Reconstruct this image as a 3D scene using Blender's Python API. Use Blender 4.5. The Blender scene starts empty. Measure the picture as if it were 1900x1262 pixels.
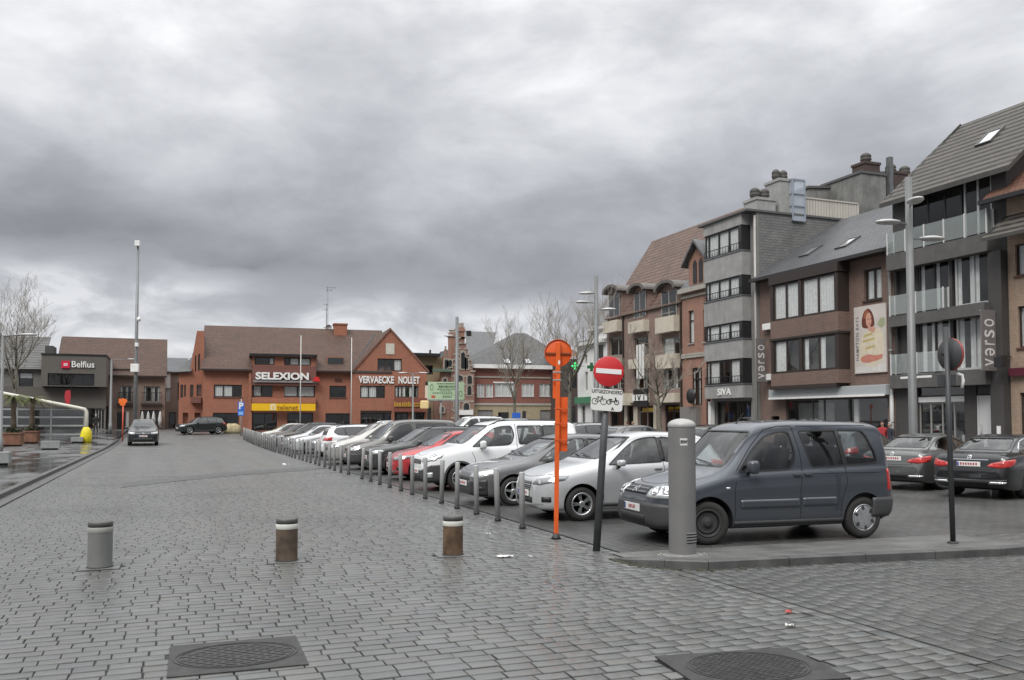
import bpy, bmesh, math, random
from mathutils import Vector, Matrix
from mathutils.bvhtree import BVHTree
from mathutils.interpolate import poly_3d_calc
from mathutils import geometry as mgeo
R = math.radians
PI = math.pi
rnd = random.Random(11)
scene = bpy.context.scene
COL = scene.collection

# ---------------------------------------------------------------- camera geometry (survey of the square)
FPX, HX, HY, CAMH = 1620., 950., 778., 1.82
HEAD = math.atan(635 / FPX)          # the camera looks this far to the right of the street axis (+Y)
PITCH = R(2.4)
CYP = HY - FPX * math.tan(PITCH)
_C, _S = math.cos(HEAD), math.sin(HEAD)
def ray(px, py):
 x = (px - HX) / FPX; y = -(py - CYP) / FPX
 fw = math.cos(PITCH) - y * math.sin(PITCH); up = math.sin(PITCH) + y * math.cos(PITCH)
 return Vector((x * _C + fw * _S, -x * _S + fw * _C, up))
EYE = Vector((0, 0, CAMH))
def gz(y):                            # the square rises a little towards its far side
 if y <= 55: return 0.0
 t = min(1.0, (y - 55) / 37.0)
 return 0.75 * t ** 1.6

# ---------------------------------------------------------------- objects
def tag(o, label=None, cat=None, group=None, kind=None):
 if label: o['label'] = label
 if cat: o['category'] = cat
 if group: o['group'] = group
 if kind: o['kind'] = kind
 return o
def empty(name, loc=(0, 0, 0), rz=0.0, label=None, cat=None, group=None):
 o = bpy.data.objects.new(name, None); COL.objects.link(o)
 o.location = loc; o.rotation_euler = (0, 0, rz); o.empty_display_size = .3
 return tag(o, label, cat, group)
def kids(o):
 return [c for c in scene.objects if c.parent == o]
def copy_tree(o, parent=None, index=None):
 if index is None:
  index = {}
  for c in scene.objects:
   if c.parent: index.setdefault(c.parent.name, []).append(c)
 c = o.copy(); COL.objects.link(c); c.parent = parent
 for ch in index.get(o.name, []): copy_tree(ch, c, index)
 return c

class MB:
 """collects shapes; build() links them as one mesh object"""
 def __init__(s): s.v = []; s.f = []; s.m = []; s.mi = 0; s.sm = []; s.smooth = False
 def mat(s, i): s.mi = i; return s
 def face(s, idx):
  s.f.append(tuple(idx)); s.m.append(s.mi); s.sm.append(s.smooth)
 def poly(s, pts):
  b = len(s.v); s.v += [tuple(p) for p in pts]; s.face(range(b, b + len(pts)))
 def box(s, x0, x1, y0, y1, z0, z1):
  if x0 > x1: x0, x1 = x1, x0
  if y0 > y1: y0, y1 = y1, y0
  if z0 > z1: z0, z1 = z1, z0
  b = len(s.v)
  s.v += [(x0, y0, z0), (x1, y0, z0), (x1, y1, z0), (x0, y1, z0), (x0, y0, z1), (x1, y0, z1), (x1, y1, z1), (x0, y1, z1)]
  for q in ((0, 3, 2, 1), (4, 5, 6, 7), (0, 1, 5, 4), (1, 2, 6, 5), (2, 3, 7, 6), (3, 0, 4, 7)):
   s.face([b + i for i in q])
  return s
 def cbox(s, x0, x1, y0, y1, z0, z1, c):
  """box with chamfered edges"""
  bm = bmesh.new()
  bmesh.ops.create_cube(bm, size=1)
  for v in bm.verts:
   v.co = Vector(((x0 + x1) / 2 + v.co.x * (x1 - x0), (y0 + y1) / 2 + v.co.y * (y1 - y0), (z0 + z1) / 2 + v.co.z * (z1 - z0)))
  bmesh.ops.bevel(bm, geom=bm.edges[:], offset=c, segments=2, affect='EDGES', profile=.6)
  s.addbm(bm); bm.free(); return s
 def rbox(s, dx, dy, dz, c, M, taper=1.):
  t = MB(); t.cbox(-dx / 2, dx / 2, -dy / 2, dy / 2, -dz / 2, dz / 2, c); b = len(s.v)
  s.v += [tuple(M @ Vector((v[0], v[1] * (taper if v[2] > 0 else 1), v[2]))) for v in t.v]
  for f in t.f: s.face([b + i for i in f])
 def addbm(s, bm, M=None):
  b = len(s.v); bm.verts.index_update()
  for v in bm.verts:
   co = M @ v.co if M else v.co
   s.v.append(tuple(co))
  for f in bm.faces: s.face([b + v.index for v in f.verts])
 def bar(s, p, q, w, h=None, up=(0, 0, 1)):
  """rectangular bar between two points"""
  h = h or w; p = Vector(p); q = Vector(q); d = (q - p).normalized(); up = Vector(up)
  if abs(d.dot(up)) > .98: up = Vector((1, 0, 0))
  a = d.cross(up).normalized() * (w / 2); c = a.cross(d).normalized() * (h / 2)
  b = len(s.v)
  for e in (p, q):
   for k in ((-1, -1), (1, -1), (1, 1), (-1, 1)): s.v.append(tuple(e + a * k[0] + c * k[1]))
  for i in range(4): s.face([b + i, b + (i + 1) % 4, b + 4 + (i + 1) % 4, b + 4 + i])
  s.face([b + 3, b + 2, b + 1, b]); s.face([b + 4, b + 5, b + 6, b + 7]); return s
 def tube(s, pts, rs, n=10, caps=True):
  pts = [Vector(p) for p in pts]
  if not hasattr(rs, '__len__'): rs = [rs] * len(pts)
  sm = s.smooth; s.smooth = True
  b0 = len(s.v); side = None
  for i, p in enumerate(pts):
   d = (pts[min(i + 1, len(pts) - 1)] - pts[max(i - 1, 0)])
   d = d.normalized() if d.length > 1e-9 else Vector((0, 0, 1))
   if side is None:
    side = d.cross(Vector((0, 0, 1)) if abs(d.z) < .9 else Vector((1, 0, 0)))
   side = (side - d * side.dot(d)).normalized(); oth = d.cross(side)
   for k in range(n):
    a = 2 * PI * k / n
    s.v.append(tuple(p + (side * math.cos(a) + oth * math.sin(a)) * rs[i]))
  for i in range(len(pts) - 1):
   for k in range(n):
    a = b0 + i * n + k; c = b0 + i * n + (k + 1) % n
    s.face([a, c, c + n, a + n])
  s.smooth = False
  if caps:
   s.face([b0 + k for k in reversed(range(n))]); e = b0 + (len(pts) - 1) * n; s.face([e + k for k in range(n)])
  s.smooth = sm; return s
 def lathe(s, prof, n=24, M=None, closed=False, caps=True):
  """profile [(r,z)] turned round z"""
  sm = s.smooth; s.smooth = True
  b0 = len(s.v)
  for r_, z in prof:
   for k in range(n):
    a = 2 * PI * k / n; p = Vector((r_ * math.cos(a), r_ * math.sin(a), z))
    s.v.append(tuple(M @ p if M else p))
  m = len(prof)
  for i in range(m if closed else m - 1):
   j = (i + 1) % m
   for k in range(n):
    a = b0 + i * n + k; c = b0 + i * n + (k + 1) % n; a2 = b0 + j * n + k; c2 = b0 + j * n + (k + 1) % n
    s.face([a, c, c2, a2])
  if not closed and caps:
   s.face([b0 + k for k in reversed(range(n))]); e = b0 + (m - 1) * n; s.face([e + k for k in range(n)])
  s.smooth = sm; return s
 def prism(s, pts, axis, a, b):
  """2-D outline pushed along an axis from a to b; pts in the two other axes (x,z) for y, (y,z) for x, (x,y) for z"""
  def P(u, v, w): return {'y': (u, w, v), 'x': (w, u, v), 'z': (u, v, w)}[axis]
  ar = sum(pts[i][0] * pts[(i + 1) % len(pts)][1] - pts[(i + 1) % len(pts)][0] * pts[i][1] for i in range(len(pts)))
  if ar < 0: pts = pts[::-1]
  n = len(pts); b0 = len(s.v)
  s.v += [P(u, v, a) for u, v in pts] + [P(u, v, b) for u, v in pts]
  flip = (axis == 'y') == (b > a)
  def F(ix): s.face(ix if not flip else ix[::-1])
  F([b0 + i for i in reversed(range(n))]); F([b0 + n + i for i in range(n)])
  for i in range(n):
   j = (i + 1) % n; F([b0 + i, b0 + j, b0 + n + j, b0 + n + i])
  return s
 def text(s, txt, size, M, depth=.02, bold=0.0, xs=1.0, align='CENTER', space=1.0, res=3):
  cu = bpy.data.curves.new('lettering', 'FONT'); cu.body = txt; cu.size = size; cu.extrude = depth / 2; cu.offset = bold
  cu.align_x = align; cu.align_y = 'CENTER'; cu.resolution_u = res; cu.space_character = space
  o = bpy.data.objects.new('lettering', cu); COL.objects.link(o)
  dg = bpy.context.evaluated_depsgraph_get(); me = o.evaluated_get(dg).to_mesh()
  b = len(s.v)
  for v in me.vertices: s.v.append(tuple(M @ Vector((v.co.x * xs, v.co.y, v.co.z))))
  for p in me.polygons: s.face([b + i for i in p.vertices])
  o.evaluated_get(dg).to_mesh_clear(); bpy.data.objects.remove(o); bpy.data.curves.remove(cu)
  return s
 def textfit(s, txt, w, h, M, depth=.02, bold=0.):
  """lettering stretched to a given width and height, centred on the frame M"""
  t = MB(); t.text(txt, 1., Matrix.Identity(4), depth, bold)
  x0, x1 = min(v[0] for v in t.v), max(v[0] for v in t.v); y0, y1 = min(v[1] for v in t.v), max(v[1] for v in t.v)
  b = len(s.v); s.v += [tuple(M @ Vector(((v[0] - (x0 + x1) / 2) * w / (x1 - x0), (v[1] - (y0 + y1) / 2) * h / (y1 - y0), v[2]))) for v in t.v]
  for f in t.f: s.face([b + i for i in f])
  return s
 def build(s, name, mats, parent=None, sharp=None, loc=None):
  me = bpy.data.meshes.new(name); me.from_pydata(s.v, [], s.f)
  if not isinstance(mats, (list, tuple)): mats = [mats]
  for m in mats: me.materials.append(m)
  me.polygons.foreach_set('material_index', s.m)
  me.polygons.foreach_set('use_smooth', [True if sharp else x for x in s.sm])
  if sharp: me.set_sharp_from_angle(angle=R(sharp))
  me.update()
  o = bpy.data.objects.new(name, me); COL.objects.link(o)
  if parent: o.parent = parent
  if loc: o.location = loc
  return o
def XF(loc, ex=(1, 0, 0), ez=(0, 0, 1)):
 """frame for lettering: text x along ex, text up along ez"""
 ex = Vector(ex).normalized(); ez = Vector(ez).normalized(); n = ex.cross(ez)
 M = Matrix((ex, ez, n)).transposed().to_4x4(); M.translation = Vector(loc); return M

# ---------------------------------------------------------------- materials
MATS = {}
def nmat(name):
 m = bpy.data.materials.new(name); m.use_nodes = True
 nt = m.node_tree; b = nt.nodes['Principled BSDF']; return m, nt, b
def lk(nt, a, b): nt.links.new(a, b)
def nd(nt, t, **kw):
 n = nt.nodes.new(t)
 for k, v in kw.items():
  if k in n.inputs: n.inputs[k].default_value = v
  else: setattr(n, k, v)
 return n
def mixc(nt, fac, a, b, mode='MIX'):
 n = nt.nodes.new('ShaderNodeMix'); n.data_type = 'RGBA'; n.blend_type = mode
 for sock, val in ((n.inputs[0], fac), (n.inputs[6], a), (n.inputs[7], b)):
  if hasattr(val, 'is_linked'): nt.links.new(val, sock)
  elif isinstance(val, (tuple, list)): sock.default_value = (*val[:3], 1)
  else: sock.default_value = val
 return n.outputs[2]
def math_(nt, op, a, b=None, c=None, clamp=False):
 n = nt.nodes.new('ShaderNodeMath'); n.operation = op; n.use_clamp = clamp
 for i, v in enumerate((a, b, c)):
  if v is None: continue
  if hasattr(v, 'is_linked'): nt.links.new(v, n.inputs[i])
  else: n.inputs[i].default_value = v
 return n.outputs[0]
def ramp(nt, fac, *stops):
 n = nt.nodes.new('ShaderNodeValToRGB'); e = n.color_ramp.elements
 while len(e) < len(stops): e.new(.5)
 for i, (p, c) in enumerate(stops):
  e[i].position = p; e[i].color = (c, c, c, 1) if not hasattr(c, '__len__') else (*c[:3], 1)
 nt.links.new(fac, n.inputs[0]); return n.outputs[0]
def noise(nt, vec, scale, detail=4, rough=.55):
 n = nd(nt, 'ShaderNodeTexNoise', Scale=scale, Detail=detail, Roughness=rough)
 if vec is not None: nt.links.new(vec, n.inputs['Vector'])
 return n.outputs['Fac']
def objco(nt): return nt.nodes.new('ShaderNodeTexCoord').outputs['Object']
def bump(nt, b, h, strength, dist=.02):
 n = nd(nt, 'ShaderNodeBump', Strength=strength, Distance=dist); nt.links.new(h, n.inputs['Height']); nt.links.new(n.outputs[0], b.inputs['Normal'])
 return n
def M_(name, col, rough=.6, metal=0., coat=0., var=.0, vscale=3., dirt=0., bmp=0., bscale=60., spec=None):
 """simple material: colour, with optional blotchy variation, grime streaks and fine bump"""
 if name in MATS: return MATS[name]
 m, nt, b = nmat(name)
 b.inputs['Base Color'].default_value = (*col, 1); b.inputs['Roughness'].default_value = rough; b.inputs['Metallic'].default_value = metal
 b.inputs['Coat Weight'].default_value = coat; b.inputs['Coat Roughness'].default_value = .06
 if spec is not None: b.inputs['Specular IOR Level'].default_value = spec
 if var or dirt or bmp:
  co = objco(nt)
  if var or dirt:
   f = noise(nt, co, vscale, 5, .6)
   c = mixc(nt, ramp(nt, f, (.35, 0.), (.68, 1.)), tuple(x * (1 - var) for x in col), tuple(min(1, x * (1 + var * .8)) for x in col))
   if dirt:
    mp = nd(nt, 'ShaderNodeMapping'); lk(nt, co, mp.inputs[0]); mp.inputs['Scale'].default_value = (2.2, 2.2, .25)
    f2 = noise(nt, mp.outputs[0], 2.2, 6, .65)
    c = mixc(nt, math_(nt, 'MULTIPLY', ramp(nt, f2, (.5, 0.), (.75, 1.)), dirt), c, tuple(x * .45 for x in col))
   lk(nt, c, b.inputs['Base Color'])
   lk(nt, math_(nt, 'ADD', math_(nt, 'MULTIPLY', f, .22), rough - .11, clamp=True), b.inputs['Roughness'])
  if bmp: bump(nt, b, noise(nt, co, bscale, 3), bmp, .01)
 MATS[name] = m; return m
def wallco(nt):
 """object-space wall coordinates (along the wall, height, 0) for faces of any side"""
 tc = nt.nodes.new('ShaderNodeTexCoord')
 sp = nd(nt, 'ShaderNodeSeparateXYZ'); lk(nt, tc.outputs['Object'], sp.inputs[0])
 sn = nd(nt, 'ShaderNodeSeparateXYZ'); lk(nt, tc.outputs['Normal'], sn.inputs[0])
 side = math_(nt, 'GREATER_THAN', math_(nt, 'ABSOLUTE', sn.outputs[0]), .6)
 u = nd(nt, 'ShaderNodeMix'); lk(nt, side, u.inputs[0]); lk(nt, sp.outputs[0], u.inputs[2]); lk(nt, sp.outputs[1], u.inputs[3])
 cb = nd(nt, 'ShaderNodeCombineXYZ'); lk(nt, u.outputs[0], cb.inputs[0]); lk(nt, sp.outputs[2], cb.inputs[1])
 return cb.outputs[0], tc.outputs['Object']
def brick(name, c1, c2, mortar, bw=.22, bh=.075, ms=.012, rough=.85, stain=.25):
 if name in MATS: return MATS[name]
 m, nt, b = nmat(name); uv, co = wallco(nt)
 t = nd(nt, 'ShaderNodeTexBrick', Scale=1.0, **{'Mortar Size': ms, 'Brick Width': bw, 'Row Height': bh, 'Bias': 0., 'Mortar Smooth': .1})
 t.inputs['Color1'].default_value = (*c1, 1); t.inputs['Color2'].default_value = (*c2, 1); t.inputs['Mortar'].default_value = (*mortar, 1)
 lk(nt, uv, t.inputs['Vector'])
 big = noise(nt, co, .7, 6, .65)
 c = mixc(nt, ramp(nt, big, (.3, 0.), (.7, 1.)), t.outputs['Color'], mixc(nt, 1., t.outputs['Color'], (1.16, 1.08, 1.02), 'MULTIPLY'))
 mp = nd(nt, 'ShaderNodeMapping'); lk(nt, co, mp.inputs[0]); mp.inputs['Scale'].default_value = (1.4, 1.4, .22)
 c = mixc(nt, math_(nt, 'MULTIPLY', ramp(nt, noise(nt, mp.outputs[0], 1.6, 6, .7), (.48, 0.), (.72, 1.)), stain), c, (.07, .06, .055))
 c = mixc(nt, math_(nt, 'MULTIPLY', ramp(nt, noise(nt, co, 9., 3, .7), (.4, 0.), (.62, 1.)), .35), c, mixc(nt, 1., c, (.62, .6, .6), 'MULTIPLY'))
 lk(nt, c, b.inputs['Base Color']); b.inputs['Roughness'].default_value = rough
 bump(nt, b, t.outputs['Fac'], -.5, .01)
 MATS[name] = m; return m
def tiles(name, c1, c2, gap, tw=.25, th=.3, rough=.7, moss=.0, ms=.02, gloss_var=.15, offs=.5):
 """roof tiles: courses follow the slope (true length along it), columns along the eave"""
 if name in MATS: return MATS[name]
 m, nt, b = nmat(name)
 tc = nt.nodes.new('ShaderNodeTexCoord')
 sp = nd(nt, 'ShaderNodeSeparateXYZ'); lk(nt, tc.outputs['Object'], sp.inputs[0])
 sn = nd(nt, 'ShaderNodeSeparateXYZ'); lk(nt, tc.outputs['Normal'], sn.inputs[0])
 side = math_(nt, 'GREATER_THAN', math_(nt, 'ABSOLUTE', sn.outputs[0]), math_(nt, 'ABSOLUTE', sn.outputs[1]))
 u = nd(nt, 'ShaderNodeMix'); lk(nt, side, u.inputs[0]); lk(nt, sp.outputs[0], u.inputs[2]); lk(nt, sp.outputs[1], u.inputs[3])
 nz = math_(nt, 'POWER', sn.outputs[2], 2.); sl = math_(nt, 'SQRT', math_(nt, 'MAXIMUM', math_(nt, 'SUBTRACT', 1., nz), .04))
 v = math_(nt, 'DIVIDE', sp.outputs[2], sl)
 cb = nd(nt, 'ShaderNodeCombineXYZ'); lk(nt, u.outputs[0], cb.inputs[0]); lk(nt, v, cb.inputs[1])
 t = nd(nt, 'ShaderNodeTexBrick', Scale=1.0, offset=offs, **{'Mortar Size': ms, 'Brick Width': tw, 'Row Height': th, 'Bias': -.1, 'Mortar Smooth': .3})
 t.inputs['Color1'].default_value = (*c1, 1); t.inputs['Color2'].default_value = (*c2, 1); t.inputs['Mortar'].default_value = (*gap, 1)
 lk(nt, cb.outputs[0], t.inputs['Vector'])
 co = tc.outputs['Object']
 c = mixc(nt, math_(nt, 'MULTIPLY', ramp(nt, noise(nt, co, .9, 6, .7), (.36, 0.), (.66, 1.)), .65), t.outputs['Color'], mixc(nt, 1., t.outputs['Color'], (.55, .57, .58), 'MULTIPLY'))
 if moss: c = mixc(nt, math_(nt, 'MULTIPLY', ramp(nt, noise(nt, co, 2.6, 6, .75), (.52, 0.), (.7, 1.)), moss), c, (.2, .19, .12))
 lk(nt, c, b.inputs['Base Color'])
 lk(nt, math_(nt, 'ADD', math_(nt, 'MULTIPLY', noise(nt, co, 4.), gloss_var), rough - .08), b.inputs['Roughness'])
 saw = math_(nt, 'FRACT', math_(nt, 'DIVIDE', v, th))
 bump(nt, b, math_(nt, 'ADD', math_(nt, 'MULTIPLY', saw, -1.), math_(nt, 'MULTIPLY', t.outputs['Fac'], -.6)), .6, .03)
 MATS[name] = m; return m
def glass(name, tint=(.45, .5, .5), base=.06):
 """window glass: see-through with a mirror share that grows at grazing angles"""
 if name in MATS: return MATS[name]
 m = bpy.data.materials.new(name); m.use_nodes = True; nt = m.node_tree
 for n in list(nt.nodes): nt.nodes.remove(n)
 out = nt.nodes.new('ShaderNodeOutputMaterial')
 tr = nt.nodes.new('ShaderNodeBsdfTransparent'); tr.inputs[0].default_value = (*tint, 1)
 gl = nt.nodes.new('ShaderNodeBsdfGlossy'); gl.inputs['Roughness'].default_value = .015
 ge = nt.nodes.new('ShaderNodeNewGeometry'); dt = nd(nt, 'ShaderNodeVectorMath', operation='DOT_PRODUCT'); lk(nt, ge.outputs['Normal'], dt.inputs[0]); lk(nt, ge.outputs['Incoming'], dt.inputs[1])
 fr = math_(nt, 'MULTIPLY_ADD', math_(nt, 'POWER', math_(nt, 'SUBTRACT', 1., math_(nt, 'ABSOLUTE', dt.outputs['Value'])), 5.), .95, .045); mx = nt.nodes.new('ShaderNodeMixShader')   # same from both sides
 lk(nt, math_(nt, 'ADD', math_(nt, 'MULTIPLY', fr, 1.4), base, clamp=True), mx.inputs[0]); lk(nt, tr.outputs[0], mx.inputs[1]); lk(nt, gl.outputs[0], mx.inputs[2]); lk(nt, mx.outputs[0], out.inputs[0])
 MATS[name] = m; return m
def frosted(name, col, k):
 if name in MATS: return MATS[name]
 m = glass(name, (.8, .84, .83), .12); nt = m.node_tree; out = nt.nodes['Material Output']; old = out.inputs[0].links[0].from_socket
 df = nt.nodes.new('ShaderNodeBsdfDiffuse'); df.inputs[0].default_value = (*col, 1); mx = nt.nodes.new('ShaderNodeMixShader'); mx.inputs[0].default_value = k
 lk(nt, old, mx.inputs[1]); lk(nt, df.outputs[0], mx.inputs[2]); lk(nt, mx.outputs[0], out.inputs[0]); return m
def paint(name, col, metal=.35, rough=.32):
 if name in MATS: return MATS[name]
 m, nt, b = nmat(name)
 b.inputs['Metallic'].default_value = metal
 b.inputs['Coat Weight'].default_value = 1.; b.inputs['Coat Roughness'].default_value = .03
 co = objco(nt)
 f = noise(nt, co, 5., 6, .7)
 c = mixc(nt, math_(nt, 'MULTIPLY', ramp(nt, f, (.45, 0.), (.75, 1.)), .25), col, tuple(x * .75 + .012 for x in col))     # road film
 sp = nd(nt, 'ShaderNodeSeparateXYZ'); lk(nt, co, sp.inputs[0])
 low = ramp(nt, math_(nt, 'ADD', sp.outputs[2], math_(nt, 'MULTIPLY', f, .25)), (.28, 1.), (.62, 0.))
 c = mixc(nt, math_(nt, 'MULTIPLY', low, .4), c, tuple(x * .45 + .013 for x in col))                                       # splashed dirt along the sills
 lk(nt, c, b.inputs['Base Color'])
 lk(nt, math_(nt, 'ADD', math_(nt, 'MULTIPLY', low, .25), rough), b.inputs['Roughness'])
 MATS[name] = m; return m
def emit(name, col, s):
 if name in MATS: return MATS[name]
 m, nt, b = nmat(name); b.inputs['Base Color'].default_value = (*[x * .5 for x in col], 1)
 b.inputs['Emission Color'].default_value = (*col, 1); b.inputs['Emission Strength'].default_value = s
 MATS[name] = m; return m
BLACK = M_('black plastic', (.018, .018, .019), .5)
RUBBER = M_('tyre rubber', (.022, .021, .02), .75, var=.25, vscale=12)
DARK = M_('dark interior', (.02, .02, .022), .8)
CHROME = M_('chrome', (.75, .76, .77), .12, 1.)
ALLOY = M_('alloy wheel', (.5, .51, .52), .3, .85, var=.15, vscale=8)
PLATE = M_('number plate', (.72, .72, .7), .4)
PLATEINK = M_('plate red', (.35, .03, .04), .5)
STEEL = M_('galvanised steel', (.33, .34, .34), .45, .5, var=.15, vscale=6)
WHITE = M_('white paint', (.75, .75, .73), .45, var=.06, dirt=.2)
# ================================================================ the square: sky, ground, setts, kerbs
def sett_mat(name, base, wet=.5, far=False, bw=.26, bh=.16, rot=False, rough0=.3):
 m, nt, b = nmat(name); co = objco(nt)
 n1 = noise(nt, co, .35, 5, .6); n2 = noise(nt, co, 14., 4, .65); n3 = noise(nt, co, 90., 2)
 if far:
  v = co
  if rot:
   mp = nd(nt, 'ShaderNodeMapping'); lk(nt, co, mp.inputs[0]); mp.inputs['Rotation'].default_value = (0, 0, PI / 2); v = mp.outputs[0]
  t = nd(nt, 'ShaderNodeTexBrick', Scale=1., offset=.5, **{'Mortar Size': .011, 'Brick Width': bw, 'Row Height': bh, 'Bias': 0., 'Mortar Smooth': .2})
  t.inputs['Color1'].default_value = (*[x * .86 for x in base], 1); t.inputs['Color2'].default_value = (*[x * 1.12 for x in base], 1); t.inputs['Mortar'].default_value = (*[x * .3 for x in base], 1)
  dv = nd(nt, 'ShaderNodeVectorMath', operation='ADD'); lk(nt, v, dv.inputs[0])
  sc = nd(nt, 'ShaderNodeVectorMath', operation='SCALE'); nn = nd(nt, 'ShaderNodeTexNoise', Scale=1.3, Detail=2.); lk(nt, co, nn.inputs['Vector']); lk(nt, nn.outputs['Color'], sc.inputs[0]); sc.inputs['Scale'].default_value = .12
  lk(nt, sc.outputs[0], dv.inputs[1]); lk(nt, dv.outputs[0], t.inputs['Vector'])
  c = t.outputs['Color']; h = math_(nt, 'ADD', math_(nt, 'MULTIPLY', t.outputs['Fac'], -1.), math_(nt, 'MULTIPLY', n2, .3))
 else:
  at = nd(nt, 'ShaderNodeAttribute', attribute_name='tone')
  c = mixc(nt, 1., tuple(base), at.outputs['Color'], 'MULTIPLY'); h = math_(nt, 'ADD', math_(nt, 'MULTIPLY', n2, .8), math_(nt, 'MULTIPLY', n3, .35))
 c = mixc(nt, ramp(nt, n2, (.35, 0.), (.7, 1.)), c, mixc(nt, 1., c, (1.2, 1.17, 1.12), 'MULTIPLY'))
 c = mixc(nt, math_(nt, 'MULTIPLY', ramp(nt, n1, (.4, 0.), (.62, 1.)), wet * .45), c, mixc(nt, 1., c, (.55, .56, .58), 'MULTIPLY'))
 if 'street' in name:      # wheel tracks worn along the street, and oil spots
  mt = nd(nt, 'ShaderNodeMapping'); lk(nt, co, mt.inputs[0]); mt.inputs['Scale'].default_value = (.55, .02, 1)
  c = mixc(nt, math_(nt, 'MULTIPLY', ramp(nt, noise(nt, mt.outputs[0], 2.2, 3, .5), (.48, 0.), (.62, 1.)), .3), c, mixc(nt, 1., c, (.62, .62, .63), 'MULTIPLY'))
 c = mixc(nt, math_(nt, 'MULTIPLY', ramp(nt, noise(nt, co, 1.7, 5, .7), (.62, 0.), (.74, 1.)), .45), c, mixc(nt, 1., c, (.5, .5, .5), 'MULTIPLY'))
 lk(nt, c, b.inputs['Base Color'])
 wetm = ramp(nt, n1, (.38, 1.), (.64, 0.))
 r = math_(nt, 'ADD', rough0, math_(nt, 'MULTIPLY', math_(nt, 'ADD', math_(nt, 'MULTIPLY', wetm, .26), math_(nt, 'MULTIPLY', n2, .2)), 1.))
 lk(nt, r, b.inputs['Roughness']); b.inputs['Specular IOR Level'].default_value = .5
 lk(nt, math_(nt, 'ADD', .12 if not far else .0, math_(nt, 'MULTIPLY', wetm, .5 if not far else .12)), b.inputs['Coat Weight']); b.inputs['Coat Roughness'].default_value = .09; b.inputs['Coat IOR'].default_value = 1.33   # film of rain
 bump(nt, b, h, .35 if not far else .3, .006)
 return m
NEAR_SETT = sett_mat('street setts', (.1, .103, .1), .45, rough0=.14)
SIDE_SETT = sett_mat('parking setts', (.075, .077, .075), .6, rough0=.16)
FAR_SETT = sett_mat('street setts further off', (.112, .114, .112), .35, far=True, bw=.255, bh=.155, rough0=.26)
FAR_SIDE = sett_mat('parking setts further off', (.066, .067, .066), .7, far=True, rot=True, bw=.255, bh=.155, rough0=.2)
JOINT = M_('sett joint', (.035, .035, .033), .7, var=.5, vscale=8, bmp=.3, bscale=120)
KERB = M_('kerb stone', (.08, .08, .079), .5, var=.3, vscale=3, bmp=.25, bscale=80, dirt=.25)
CONC = M_('island concrete', (.125, .125, .12), .42, var=.28, vscale=1.6, bmp=.2, bscale=110)
CHANNEL = M_('drain channel', (.07, .07, .068), .35, var=.4, vscale=5, bmp=.3, bscale=90)

def sheet(name, x0, x1, ys, dz, m):
 mb = MB(); 
 for a, b in zip(ys, ys[1:]):
  mb.poly([(x0, a, gz(a) + dz), (x1, a, gz(a) + dz), (x1, b, gz(b) + dz), (x0, b, gz(b) + dz)])
 o = mb.build(name, m); return tag(o, kind='structure')
YS = [-30, 55] + [55 + 3 * k for k in range(1, 13)] + [93, 260]
tag(sheet('ground', -420, 420, [-200, 55] + YS[2:-1] + [900], -.06, JOINT))
sheet('road', -3.22, 5.78, [30.0] + [55] + YS[2:], 0., FAR_SETT)
sheet('road_bed', -3.22, 5.78, [-8, 30.0], -.013, JOINT)
sheet('parking_pavement', 5.78, 31.0, [10.2, 55] + YS[2:], 0., FAR_SIDE)
sheet('parking_bed', 5.78, 31.0, [-8, 10.2], -.013, JOINT)
sheet('pavement', 31.0, 60., YS, .09, M_('pavement slabs', (.2, .2, .195), .45, var=.25, vscale=2))
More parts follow.
